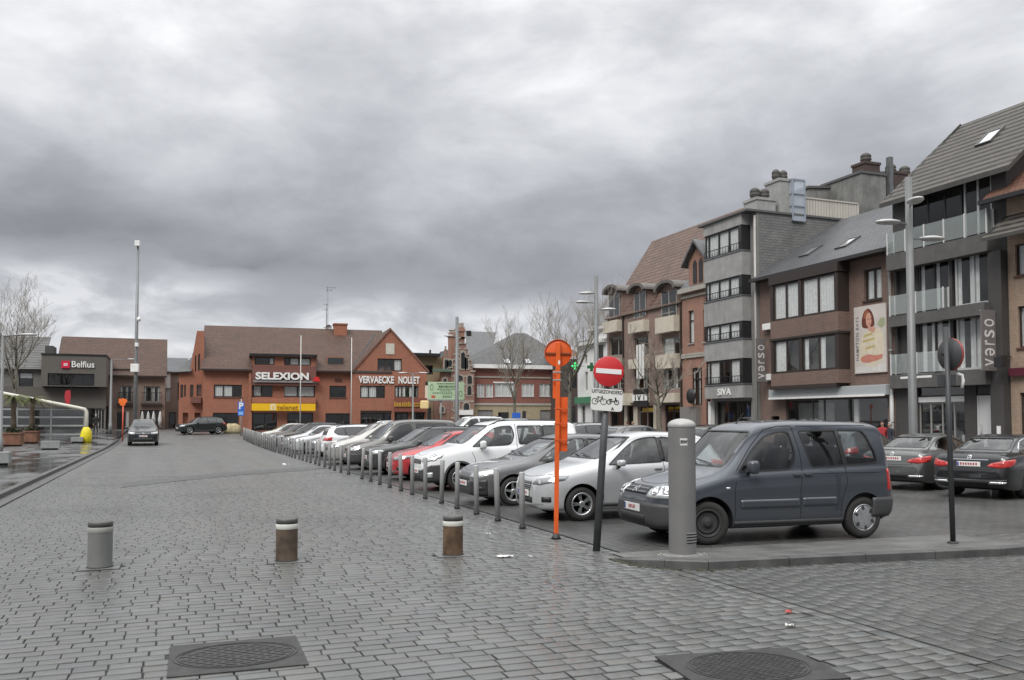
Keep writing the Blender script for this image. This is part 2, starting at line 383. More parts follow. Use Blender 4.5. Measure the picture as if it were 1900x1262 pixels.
# real stones where the single setts can be seen
HOLES = [(.06, .96, 6.7, 7.5), (3.46, 4.5, 5.02, 5.78), (-.94, -.6, 11.75, 12.09), (1.26, 1.6, 11.42, 11.76), (3.4, 3.74, 11.11, 11.45)]
def setts(name, x0, x1, y0, y1, along_x, m, seed):
 r = random.Random(seed); V = []; F = []; T = []
 if along_x: A0, A1, B0, B1 = x0, x1, y0, y1
 else: A0, A1, B0, B1 = y0, y1, x0, x1
 b = B0; row = 0
 while b < B1 - .04:
  row += 1; dep = min(r.uniform(.148, .162), B1 - b); a = A0 - .26 + (.128 if row % 2 else 0) + r.uniform(-.03, .03)
  while a < A1 - .02:
   w = r.gauss(.256, .016); p0, p1 = max(a, A0), min(a + w, A1); a += w
   if p1 - p0 < .05: continue
   mx, my = ((p0 + p1) / 2, b + dep / 2) if along_x else (b + dep / 2, (p0 + p1) / 2)
   if any(h[0] < mx < h[1] and h[2] < my < h[3] for h in HOLES): continue
   g = r.uniform(.004, .0065); ge = r.uniform(.002, .0038); wav = .007 * math.sin(mx * 1.1 + my * .6) if along_x else 0
   q = [(p0 + ge, b + g), (p1 - ge, b + g), (p1 - ge, b + dep - g), (p0 + ge, b + dep - g)]
   q = [(u + r.uniform(-.004, .004), v + r.uniform(-.002, .002) + wav) for u, v in q]
   if not along_x: q = [(v, u) for u, v in q][::-1]
   z = r.uniform(-.0018, .0018); tx, ty = r.uniform(-.008, .008), r.uniform(-.012, .012); k = len(V)
   for ins, dz in ((0, -.03), (0, -.0075), (.009, -.0014), (.024, .0008)):
    for (u, v) in q:
     ia, ib = (ins * .45, ins) if along_x else (ins, ins * .45)
     u2, v2 = u + math.copysign(ia, mx - u), v + math.copysign(ib, my - v)
     V.append((u2, v2, z + dz + (tx * (u2 - mx) + ty * (v2 - my)) * (1 if dz > -.02 else 0)))
   for i in range(3):
    for j in range(4):
     F.append((k + 4 * i + j, k + 4 * i + (j + 1) % 4, k + 4 * i + 4 + (j + 1) % 4, k + 4 * i + 4 + j))
   F.append((k + 12, k + 13, k + 14, k + 15))
   t = r.gauss(1., .065); t = max(.7, min(1.35, t)); wn = r.uniform(-.03, .03)
   T += [(.15, .15, .145, 1)] * 4 + [(t * .22, t * .22, t * .21, 1)] * 4 + [(t * (1 + wn) * .72, t * .72, t * (1 - wn) * .72, 1)] * 4 + [(t * (1 + wn), t, t * (1 - wn), 1)] * 4   # joint silt and the shade between stones, painted into the edges
  b += dep
 me = bpy.data.meshes.new(name); me.from_pydata(V, [], F); me.materials.append(m)
 ca = me.color_attributes.new('tone', 'FLOAT_COLOR', 'POINT'); ca.data.foreach_set('color', [c for t in T for c in t])
 me.polygons.foreach_set('use_smooth', [True] * len(F)); me.set_sharp_from_angle(angle=R(60)); me.update()
 o = bpy.data.objects.new(name, me); COL.objects.link(o); return tag(o, kind='structure')
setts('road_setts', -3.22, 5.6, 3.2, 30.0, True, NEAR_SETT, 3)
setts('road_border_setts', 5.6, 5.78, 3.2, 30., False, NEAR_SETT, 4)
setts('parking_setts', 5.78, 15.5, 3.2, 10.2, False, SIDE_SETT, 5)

mb = MB(); mb.poly([(p.x, p.y, .007) for p in (EYE + ray(*q) * (-CAMH / ray(*q).z) for q in ((225, 905), (330, 893), (450, 881), (560, 874), (640, 866), (560, 868), (450, 875), (330, 885), (228, 896)))])
tag(mb.build('road_patch', M_('dark sett course', (.07, .071, .07), .4, var=.5, vscale=6, bmp=.3, bscale=40)), kind='structure')
# left-hand plaza, raised a little, wet
def plaza_mat():
 m, nt, b = nmat('wet plaza slabs'); co = objco(nt)
 t = nd(nt, 'ShaderNodeTexBrick', Scale=1., offset=.5, **{'Mortar Size': .006, 'Brick Width': 1.0, 'Row Height': .5, 'Bias': 0.})
 t.inputs['Color1'].default_value = (.095, .096, .095, 1); t.inputs['Color2'].default_value = (.12, .121, .12, 1); t.inputs['Mortar'].default_value = (.05, .05, .05, 1)
 mp = nd(nt, 'ShaderNodeMapping'); lk(nt, co, mp.inputs[0]); lk(nt, mp.outputs[0], t.inputs['Vector'])
 mp2 = nd(nt, 'ShaderNodeMapping'); lk(nt, co, mp2.inputs[0]); mp2.inputs['Scale'].default_value = (.5, .16, 1)
 n1 = noise(nt, mp2.outputs[0], 1.1, 5, .6)
 pud = ramp(nt, n1, (.44, 0.), (.56, 1.))
 lk(nt, mixc(nt, pud, t.outputs['Color'], mixc(nt, 1., t.outputs['Color'], (.5, .5, .52), 'MULTIPLY')), b.inputs['Base Color'])
 lk(nt, math_(nt, 'SUBTRACT', .34, math_(nt, 'MULTIPLY', pud, .26)), b.inputs['Roughness'])
 bump(nt, b, math_(nt, 'MULTIPLY', t.outputs['Fac'], -1.), .15, .004); return m
sheet('plaza', -90, -3.72, YS, .1, plaza_mat())
mb = MB(); r_ = random.Random(2)
ys = [-10.]
while ys[-1] < 73: ys.append(ys[-1] + 1.0)
for a, b in zip(ys, ys[1:]):
 z = gz(a); mb.mat(0).cbox(-3.72, -3.56, a + .005, b - .005, z - .05, z + .115, .012)
 mb.mat(1).box(-3.56, -3.40, a, b, z - .05, z + .012)
 mb.mat(0).cbox(-3.40, -3.22, a + .004, b - .004, z - .05, z + .03, .01)
tag(mb.build('kerb', [KERB, CHANNEL]), kind='structure')
# traffic island: a real kerb along its front, running out flush at the back
isl = [(5.42, 10.2), (5.4, 9.95), (5.46, 9.66), (5.66, 9.33), (6.1, 9.05), (8.3, 8.8), (10.35, 8.53), (10.95, 8.55), (11.4, 8.75), (11.62, 9.15), (11.66, 9.7)]
def grow_poly(pts, d):
 k = len(pts); ar = sum(pts[i][0] * pts[(i + 1) % k][1] - pts[(i + 1) % k][0] * pts[i][1] for i in range(k)); sg = 1 if ar > 0 else -1; out = []
 for i in range(k):
  a = Vector(pts[i]) - Vector(pts[i - 1]); b = Vector(pts[(i + 1) % k]) - Vector(pts[i])
  na = Vector((a.y, -a.x)).normalized() * sg; nb = Vector((b.y, -b.x)).normalized() * sg; n = na + nb
  n = n / max(.5, n.length_squared / 2); out.append(tuple(Vector(pts[i]) + n * d))
 return out
fine = []
for p, q in zip(isl, isl[1:]):
 a, b = Vector(p), Vector(q); k = max(1, round((b - a).length / .95)); fine += [tuple(a.lerp(b, j / k)) for j in range(k)]
fine.append(isl[-1]); n = len(fine)
KH = .105
def kh(i): return KH * min(1., .12 + i / 3.2, .12 + (n - 1 - i) / 2.2)
def offs(d):
 out = []
 for i in range(n):
  t = (Vector(fine[min(i + 1, n - 1)]) - Vector(fine[max(i - 1, 0)])).normalized(); out.append(tuple(Vector(fine[i]) + Vector((-t.y, t.x)) * d))
 return out
mb = MB(); o1, o2, o3 = offs(0), offs(.014), offs(.16)
for i in range(n - 1):
 def L2(P, t): return tuple(Vector(P[i]).lerp(Vector(P[i + 1]), t))
 e = .005; z0, z1 = kh(i) + r_.uniform(-.002, .002), kh(i + 1) + r_.uniform(-.002, .002); k = len(mb.v)
 mb.v += [(*L2(o1, e), -.05), (*L2(o1, 1 - e), -.05), (*L2(o1, 1 - e), z1 - .014), (*L2(o1, e), z0 - .014), (*L2(o2, 1 - e), z1), (*L2(o2, e), z0), (*L2(o3, 1 - e), z1), (*L2(o3, e), z0), (*L2(o3, 1 - e), -.05), (*L2(o3, e), -.05)]
 for f in ((0, 1, 2, 3), (3, 2, 4, 5), (5, 4, 6, 7), (0, 3, 5, 7, 9), (1, 8, 6, 4, 2)): mb.face([k + q for q in f])
tag(mb.build('kerb', KERB), kind='structure')
mb = MB(); o4 = offs(.155); bk = [(5.6 + (11.6 - 5.6) * i / (n - 1), 10.62 - .25 * i / (n - 1)) for i in range(n)]
for i in range(n - 1):
 m_ = 6
 for j in range(m_):
  def pt(k, t): p = Vector(o4[k]).lerp(Vector(bk[k]), t); return (p.x, p.y, (kh(k) - .006) * (1 - t) ** .8 + .006)
  mb.smooth = True; mb.poly([pt(i, j / m_), pt(i + 1, j / m_), pt(i + 1, (j + 1) / m_), pt(i, (j + 1) / m_)])
tag(mb.build('pavement', CONC), kind='structure')
def isl_z(x, y):
 return .07
# moss and silt along the island's tip
mb = MB()
for k in range(46):
 t = k / 46; i = t * 4.4; a = Vector(isl[int(i)]).lerp(Vector(isl[int(i) + 1]), i % 1)
 c = a + Vector((r_.uniform(-.07, .0), r_.uniform(-.07, .0))); s_ = r_.uniform(.02, .06)
 bm = bmesh.new(); bmesh.ops.create_icosphere(bm, subdivisions=1, radius=1)
 mb.addbm(bm, Matrix.Translation((c.x, c.y, .0)) @ Matrix.Diagonal((s_, s_ * r_.uniform(.6, 1.2), r_.uniform(.008, .022), 1))); bm.free()
tag(mb.build('moss', M_('moss', (.04, .041, .024), .9, var=.5, vscale=20)), kind='stuff')

# manhole covers
IRON = M_('cast iron', (.06, .058, .057), .42, .6, var=.35, vscale=10, bmp=.2, bscale=120)
def manhole(loc, rz, label, w, d, ell, fine_):
 root = empty('manhole_cover', loc, rz, label, 'manhole cover')
 mb = MB(); mb.cbox(-w / 2, w / 2, -d / 2, d / 2, -.03, .004, .004); mb.build('frame', M_('cover frame', (.045, .045, .044), .5, .3, var=.35, vscale=7, bmp=.3, bscale=90), root)
 mb = MB(); a, b = ell
 def rim(f): return [(a * f * math.cos(2 * PI * k / 48), b * f * math.sin(2 * PI * k / 48)) for k in range(48)]
 for f0, f1 in ((1.0, .965), (.93, .9)):
  A, B = rim(f0), rim(f1)
  for k in range(48):
   j = (k + 1) % 48; mb.poly([(*A[k], .008), (*A[j], .008), (*B[j], .008), (*B[k], .008)])
   mb.poly([(*A[k], .003), (*A[j], .003), (*A[j], .008), (*A[k], .008)]); mb.poly([(*B[j], .003), (*B[k], .003), (*B[k], .008), (*B[j], .008)])
 st = fine_; k = int(a / st) + 1
 for i in range(-k, k + 1):
  for j in range(-int(b / (st * .5)) - 1, int(b / (st * .5)) + 2):
   x, y = i * st + (st / 2 if j % 2 else 0), j * st * .5
   if (x / a) ** 2 + (y / b) ** 2 < .76: mb.box(x - st * .36, x + st * .36, y - st * .17, y + st * .17, .003, .0075)
 mb.build('lid', IRON, root)
manhole((.51, 7.10, .009), R(-1.5), 'rectangular iron manhole cover with an oval ribbed lid, left of the two covers', .98, .9, (.46, .36), .105)
manhole((3.98, 5.4, .009), R(-8), 'dark iron manhole cover with a finely studded lid, cut off by the lower edge', 1.12, .84, (.46, .38), .06)

# scraps of litter
def scrap(px, py, label, col, w, d, seed):
 p = ray(px, py); t = (.004 - CAMH) / p.z; q = EYE + p * t; r = random.Random(seed); mb = MB(); n = 5; P = {}
 for i in range(n + 1):
  for j in range(n + 1): P[i, j] = (q.x + (i / n - .5) * w + r.uniform(-.01, .01), q.y + (j / n - .5) * d + r.uniform(-.01, .01), gz(q.y) + .006 + abs(r.gauss(0, .012)))
 for i in range(n):
  for j in range(n):
   if (i, j) in ((0, 0), (n - 1, n - 1)): continue
   mb.poly([P[i, j], P[i + 1, j], P[i + 1, j + 1], P[i, j + 1]])
 tag(mb.build('paper_scrap', M_('paper %.2f %.2f' % col[:2], col, .6)), label, 'litter')
scrap(935, 1033, 'crumpled white paper scrap on the setts beside the rusty bollard', (.6, .6, .58), .2, .14, 1)
scrap(531, 862, 'small white paper scrap lying far up the empty street', (.65, .65, .63), .28, .2, 2)
scrap(1463, 1137, 'tiny red wrapper on the setts before the traffic island', (.4, .08, .07), .05, .035, 3)
scrap(1467, 1162, 'thin white paper strip on the setts below the red wrapper', (.55, .55, .53), .1, .03, 4)
scrap(985, 1034, 'tiny pale scrap on the setts right of the crumpled paper', (.5, .5, .48), .06, .04, 5)
scrap(907, 991, 'tiny pale scrap on the setts near the post line', (.55, .55, .5), .06, .05, 6)
# ================================================================ cars
def pchip(pts):
 xs = [p[0] for p in pts]; ys = [p[1] for p in pts]; n = len(xs)
 h = [xs[i + 1] - xs[i] for i in range(n - 1)]; d = [(ys[i + 1] - ys[i]) / h[i] for i in range(n - 1)]
 m = [0] * n; m[0] = d[0]; m[-1] = d[-1]
 for i in range(1, n - 1):
  if d[i - 1] * d[i] > 0:
   w1 = 2 * h[i] + h[i - 1]; w2 = h[i] + 2 * h[i - 1]; m[i] = (w1 + w2) / (w1 / d[i - 1] + w2 / d[i])
 def f(x):
  if x <= xs[0]: return ys[0]
  if x >= xs[-1]: return ys[-1]
  i = 0
  while x > xs[i + 1]: i += 1
  t = (x - xs[i]) / h[i]
  return ((1 + 2 * t) * (1 - t) ** 2 * ys[i] + t * (1 - t) ** 2 * h[i] * m[i] + t * t * (3 - 2 * t) * ys[i + 1] + t * t * (t - 1) * h[i] * m[i + 1])
 return f
def rpoly(pts, r, n=4):
 """outline with rounded corners; r a number or one per corner"""
 out = []; k = len(pts)
 for i in range(k):
  p = Vector(pts[i]); a = Vector(pts[i - 1]) - p; b = Vector(pts[(i + 1) % k]) - p
  rr = r[i] if hasattr(r, '__len__') else r
  rr = min(rr, a.length * .45, b.length * .45)
  if rr < 1e-4: out.append(tuple(p)); continue
  s = p + a.normalized() * rr; e = p + b.normalized() * rr
  for j in range(n + 1):
   t = j / n; out.append(tuple(s * (1 - t) ** 2 + p * 2 * t * (1 - t) + e * t * t))
 return out
def grow(pts, d):
 k = len(pts); ar = sum(pts[i][0] * pts[(i + 1) % k][1] - pts[(i + 1) % k][0] * pts[i][1] for i in range(k)); sg = 1 if ar > 0 else -1
 out = []
 for i in range(k):
  a = Vector(pts[i]) - Vector(pts[i - 1]); b = Vector(pts[(i + 1) % k]) - Vector(pts[i])
  na = Vector((a.y, -a.x)).normalized() * sg; nb = Vector((b.y, -b.x)).normalized() * sg
  n = (na + nb); n = n / max(.4, n.length_squared / 2) if n.length > 1e-6 else na
  out.append(tuple(Vector(pts[i]) + n * d))
 return out

class Body:
 SIDE_T = [0, .04, .1, .2, .32, .45, .58, .7, .8, .88, .94, .98, 1.]
 def __init__(s, sp):
  s.sp = sp; s.L = sp['top'][-1][0]
  s.top = pchip(sp['top']); s.belt = pchip(sp['belt']); s.bot = pchip(sp['bot']); s.plan = pchip(sp['plan']); s.roof = pchip(sp['roof'])
  s.wf = pchip(sp.get('side', [(0, .9), (.06, .955), (.16, .985), (.4, 1.), (.68, 1.), (.85, .99), (.94, .975), (1, .95)]))
  L = s.L
  xs = [0, .012, .03, .055, .085, .12, .16, .2, .25, .3]
  x = .36
  while x < L - .34: xs.append(x); x += .075
  xs += [L - d for d in (.3, .25, .2, .16, .12, .085, .055, .03, .012, 0)]
  s.xs = sorted(set(xs))
 def section(s, x, ins=0., zb=None):
  zt = s.top(x) - ins; zl = s.bot(x) if zb is None else zb
  zs = max(min(s.belt(x), zt - .012), zl + .03) ; w = s.plan(x) - ins; wt = min(s.roof(x) - ins, w - .015)
  pts = [(0, zl), (w * .45, zl), (w * .8, zl)]
  h = zs - zl
  for t in s.SIDE_T: pts.append((w * s.wf(t), zl + t * h))
  rr = min(s.sp.get('rr', .085), .45 * (zt - zs)); y0 = w * s.wf(1.)
  wt = min(wt, y0 - .004)
  for q in (.06, .2, .36, .52, .68, .82, .92):
   pts.append((y0 + (wt - y0) * q + .018 * math.sin(PI * q) * min(1, (zt - zs) / .4), zs + (zt - rr - zs) * q))
  e = .62
  for k in range(9):
   a = PI / 2 * k / 8
   pts.append((wt * math.cos(a) ** e if k < 8 else 0, zt - rr + rr * math.sin(a) ** e))
  return pts
 def loft(s, xs=None, ins=0., zb=None):
  bm = bmesh.new(); rings = []
  for x in xs or s.xs:
   h = s.section(x, ins, zb); ring = [(x, -y, z) for y, z in h] + [(x, y, z) for y, z in h[-2:0:-1]]
   rings.append([bm.verts.new(p) for p in ring])
  n = len(rings[0])
  for a, b in zip(rings, rings[1:]):
   for k in range(n): bm.faces.new((a[k], b[k], b[(k + 1) % n], a[(k + 1) % n]))
  bm.faces.new(rings[0]); bm.faces.new(rings[-1][::-1])
  bmesh.ops.recalc_face_normals(bm, faces=bm.faces[:])
  return bm

def prism_mesh(pts, axis, a, b):
 mb = MB(); mb.prism(pts, axis, a, b)
 me = bpy.data.meshes.new('cutter'); me.from_pydata(mb.v, [], mb.f)
 bm = bmesh.new(); bm.from_mesh(me); bmesh.ops.recalc_face_normals(bm, faces=bm.faces[:]); bm.to_mesh(me); bm.free()
 return me
def bool_cut(me, cutters, mats):
 """subtract the cutter meshes (all with material slot 1) from me; returns a new mesh"""
 o = bpy.data.objects.new('cut', me); COL.objects.link(o); made = []
 for c in cutters:
  c.materials.clear()
  for m in mats: c.materials.append(m)
  for p in c.polygons: p.material_index = 1
  co = bpy.data.objects.new('cutter', c); COL.objects.link(co); made.append(co)
  md = o.modifiers.new('cut', 'BOOLEAN'); md.operation = 'DIFFERENCE'; md.object = co; md.solver = 'EXACT'
 dg = bpy.context.evaluated_depsgraph_get(); dg.update()
 res = bpy.data.meshes.new_from_object(o.evaluated_get(dg))
 bpy.data.objects.remove(o)
 for co in made: bpy.data.objects.remove(co)
 return res

class Car:
 def __init__(s, sp, name, loc, rz, label, cat, group, cols):
  s.sp = sp; s.b = Body(sp); s.root = empty(name, loc, rz, label, cat, group); s.cols = cols
  bm = s.b.loft(); bm.verts.ensure_lookup_table()
  s.ome = bpy.data.meshes.new('loft'); bm.to_mesh(s.ome); bm.free()
  for p in s.ome.polygons: p.use_smooth = True
  s.bvh = BVHTree.FromPolygons([v.co.copy() for v in s.ome.vertices], [tuple(p.vertices) for p in s.ome.polygons])
  s.vn = [v.normal.copy() for v in s.ome.vertices]
 def smooth_normal(s, co):
  h = s.bvh.find_nearest(co)
  p = s.ome.polygons[h[2]]
  if len(p.vertices) > 4: return h[1].copy(), h[3]
  w = poly_3d_calc([s.ome.vertices[i].co for i in p.vertices], h[0]); n = Vector()
  for k, i in zip(w, p.vertices): n += s.vn[i] * k
  return n.normalized(), h[3]
 def finish_body(s, cutters):
  mats = [s.cols['paint'], BLACK]
  s.ome.materials.clear()
  for m in mats: s.ome.materials.append(m)
  me = bool_cut(s.ome.copy(), cutters, mats) if cutters else s.ome.copy()
  for p in me.polygons: p.use_smooth = True
  nl = [None] * len(me.loops); cache = {}
  for p in me.polygons:
   fn = p.normal
   for li in p.loop_indices:
    vi = me.loops[li].vertex_index
    if vi not in cache: cache[vi] = s.smooth_normal(me.vertices[vi].co)
    n, d = cache[vi]
    nl[li] = n if (d < 2e-3 and n.dot(fn) > .55) else fn
  me.normals_split_custom_set([tuple(n) for n in nl])
  o = bpy.data.objects.new('body', me); COL.objects.link(o); o.parent = s.root
  return o
 # ---- pieces that follow the body's surface
 def cast(s, mode, u, v):
  if mode == 'side-': o, d = Vector((u, -3, v)), Vector((0, 1, 0))
  elif mode == 'side+': o, d = Vector((u, 3, v)), Vector((0, -1, 0))
  elif mode == 'front': o, d = Vector((-3, u, v)), Vector((1, 0, 0))
  elif mode == 'rear': o, d = Vector((s.b.L + 3, u, v)), Vector((-1, 0, 0))
  elif mode == 'top': o, d = Vector((u, v, 4)), Vector((0, 0, -1))
  elif mode == 'cylf':
   a = R(u); d = Vector((math.cos(a), math.sin(-a), 0)) ; c = Vector((s.sp.get('cf', .9), 0, v)); o = c - d * 3
  elif mode == 'cylr':
   a = R(u); d = Vector((-math.cos(a), math.sin(-a), 0)); c = Vector((s.b.L - s.sp.get('cr', .9), 0, v)); o = c - d * 3
  h = s.bvh.ray_cast(o, d)
  if h[0] is None:
   h = s.bvh.find_nearest(o + d * 2.2)
  n, _ = s.smooth_normal(h[0])
  if n.dot(d) > 0: n = -d
  return h[0], n
 def decal(s, mb, mode, pts, off=.004, res=.06, skirt=True):
  bm = bmesh.new()
  f = bm.faces.new([bm.verts.new((p[0], p[1], 0)) for p in pts])
  ru = res if not mode.startswith('cyl') else res * 60
  us = [p[0] for p in pts]; vs = [p[1] for p in pts]
  for lo, hi, st, nrm in ((min(us), max(us), ru, (1, 0, 0)), (min(vs), max(vs), res, (0, 1, 0))):
   k = int((hi - lo) / st)
   for i in range(1, k + 1):
    c = lo + (hi - lo) * i / (k + 1)
    bmesh.ops.bisect_plane(bm, geom=bm.verts[:] + bm.edges[:] + bm.faces[:], plane_co=(c if nrm[0] else 0, c if nrm[1] else 0, 0), plane_no=nrm)
  bmesh.ops.triangulate(bm, faces=[f for f in bm.faces if len(f.verts) > 4])
  base = {}
  for v in bm.verts:
   p, n = s.cast(mode, v.co.x, v.co.y); base[v] = (p, n); v.co = p + n * off
  # the facing of the piece
  bm.normal_update()
  acc = sum(f.normal.dot(base[f.verts[0]][1]) for f in bm.faces)
  if acc < 0: bmesh.ops.reverse_faces(bm, faces=bm.faces[:])
  if skirt and off > 0:
   bd = [e for e in bm.edges if e.is_boundary]
   r = bmesh.ops.extrude_edge_only(bm, edges=bd)
   for v in [g for g in r['geom'] if isinstance(g, bmesh.types.BMVert)]:
    p, n, _, _ = s.bvh.find_nearest(v.co); v.co = p - n * .002 if n.dot(v.co - p) > 0 else p + n * .002
  sm = mb.smooth; mb.smooth = True; mb.addbm(bm); mb.smooth = sm; bm.free()
 def ring(s, mb, mode, pts, width, off=.003, inner=0.):
  a = grow(pts, inner); b = grow(pts, width); n = len(pts)
  for i in range(n):
   j = (i + 1) % n; q = [a[i], b[i], b[j], a[j]]
   ln = (Vector(b[j]) - Vector(b[i])).length; k = max(1, int(ln / .12))
   for m in range(k):
    t0, t1 = m / k, (m + 1) / k
    L4 = [Vector(a[i]).lerp(Vector(a[j]), t0), Vector(b[i]).lerp(Vector(b[j]), t0), Vector(b[i]).lerp(Vector(b[j]), t1), Vector(a[i]).lerp(Vector(a[j]), t1)]
    P = []
    for c in L4:
     p, nn = s.cast(mode, c.x, c.y); P.append(p + nn * off)
    nrm = (P[1] - P[0]).cross(P[2] - P[0])
    if nrm.dot(nn) < 0: P.reverse()
    mb.smooth = True; mb.poly(P); mb.smooth = False
 def stroke(s, mb, mode, pts, width, off=.002, closed=False):
  """a thin line drawn on the surface"""
  pts = [Vector(p) for p in pts]; fine = []
  if closed: pts = pts + [pts[0]]
  for a, b in zip(pts, pts[1:]):
   k = max(1, int((b - a).length / (.07 if not mode.startswith('cyl') else 4)))
   fine += [a.lerp(b, i / k) for i in range(k)]
  fine.append(pts[-1])
  P = [s.cast(mode, p.x, p.y) for p in fine]
  L_, R_ = [], []
  for i, (p, n) in enumerate(P):
   d = P[min(i + 1, len(P) - 1)][0] - P[max(i - 1, 0)][0]
   sd = d.cross(n); sd = sd.normalized() * width / 2 if sd.length > 1e-9 else Vector((0, 0, width / 2))
   L_.append(p + sd + n * off); R_.append(p - sd + n * off)
  for i in range(len(P) - 1): mb.poly([R_[i], R_[i + 1], L_[i + 1], L_[i]])
 def part(s, name, mode, pts, mats, off=.004, res=.06, skirt=True, label=None):
  mb = MB(); s.decal(mb, mode, pts, off, res, skirt); o = mb.build(name, mats, s.root)
  if label: o['label'] = label
  return o

def wheel_meshes(R_, wd, style, rimr):
 """tyre and rim meshes about the origin, axle along y, outer face at -y"""
 key = ('wheel', R_, wd, style, rimr)
 if key in MATS: return MATS[key]
 Mx = Matrix.Rotation(R(90), 4, 'X')      # z -> -y
 h = wd / 2
 t = MB(); t.lathe([(rimr, h * .86), (rimr + .012, h * .98), (R_ - .05, h), (R_ - .018, h * .88), (R_, h * .62), (R_, -h * .62), (R_ - .018, -h * .88), (R_ - .05, -h), (rimr, -h * .9)], 40, Mx, caps=False)
 tyre = t.build('wheel', RUBBER).data
 r = MB(); r.mat(0)
 r.lathe([(rimr + .004, h * .9), (rimr + .008, h * .99), (rimr - .012, h * .99), (rimr - .03, h * .72), (rimr - .04, -h * .2), (rimr - .05, -h * .6)], 40, Mx, caps=False)
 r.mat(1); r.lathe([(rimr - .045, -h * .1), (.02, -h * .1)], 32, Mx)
 r.mat(0)
 def blade(a, w0, w1, r0, r1, z0, z1, th=.02):
  ca, sa = math.cos(a), math.sin(a); pr = []
  for rr, w, z in ((r0, w0, z0), (r1, w1, z1)):
   pr.append([Vector((rr * ca - k * w * sa, rr * sa + k * w * ca, z)) for k in (-1, 1)])
  bm = bmesh.new(); top = [pr[0][0], pr[1][0], pr[1][1], pr[0][1]]
  vs = [bm.verts.new(p) for p in top] + [bm.verts.new(p - Vector((0, 0, th))) for p in top]
  bm.faces.new(vs[:4]); bm.faces.new(vs[7:3:-1])
  for i in range(4): bm.faces.new((vs[i], vs[i + 4], vs[(i + 1) % 4 + 4], vs[(i + 1) % 4]))
  bmesh.ops.recalc_face_normals(bm, faces=bm.faces[:]); r.addbm(bm, Mx); bm.free()
 if style == 'five':
  for k in range(5): blade(2 * PI * k / 5 + .3, .032, .022, .03, rimr - .01, h * .8, h * .9)
 elif style == 'double':
  for k in range(5):
   for d in (-.13, .13): blade(2 * PI * k / 5 + .3 + d, .016, .012, .03, rimr - .012, h * .8, h * .92)
 elif style == 'multi':
  for k in range(10): blade(2 * PI * k / 10 + .1, .016, .016, .03, rimr - .01, h * .78, h * .9)
 elif style == 'cover':
  r.lathe([(rimr - .012, h * .9), (rimr * .8, h * 1.02), (rimr * .45, h * 1.04), (.02, h * .98)], 36, Mx)
  r.mat(1)
  for k in range(6):
   a = 2 * PI * k / 6 + .2; c = Vector((rimr * .76 * math.cos(a), rimr * .76 * math.sin(a), h * 1.035))
   pts = [c + Vector((math.cos(a + b) * .035 * (1.25 if abs(math.sin(b)) < .5 else .8), math.sin(a + b) * .035, 0)) for b in [2 * PI * i / 10 for i in range(10)]]
   r.poly([Mx @ p for p in pts])
 elif style == 'steel':
  r.mat(1); r.lathe([(rimr - .03, h * .5), (rimr * .7, h * .62), (rimr * .6, h * .5), (.08, h * .55), (.06, h * .7), (.01, h * .7)], 32, Mx)
 if style == 'steel': r.m = [1] * len(r.m)
 r.mat(0 if style != 'steel' else 1); r.lathe([(.055, h * .6), (.055, h * .86), (.04, h * .92), (.01, h * .92)], 16, Mx)
 rim = r.build('rim', [ALLOY, M_('near black wheel', (.03, .03, .03), .7)]).data  # second slot: near-black tone of steel wheels, spoke backing and cover holes
 for n in ('wheel', 'rim'):
  for o in [o for o in COL.objects if o.parent is None and o.data in (tyre, rim)]: bpy.data.objects.remove(o)
 MATS[key] = (tyre, rim); return MATS[key]

CARGLASS = glass('car glass', (.66, .7, .7), .05)
SOLIDGLASS = M_('tinted glass', (.03, .034, .036), .06, coat=.5)
LENS = M_('lamp lens', (.6, .62, .63), .1, .55, coat=1.)
LENSDARK = M_('smoked lamp lens', (.24, .25, .26), .1, .4, coat=1.)
REDLENS = M_('red lamp lens', (.42, .022, .02), .15, coat=1., var=.35, vscale=10)
PLASTIC = M_('bumper plastic', (.045, .046, .048), .55, bmp=.15, bscale=200)

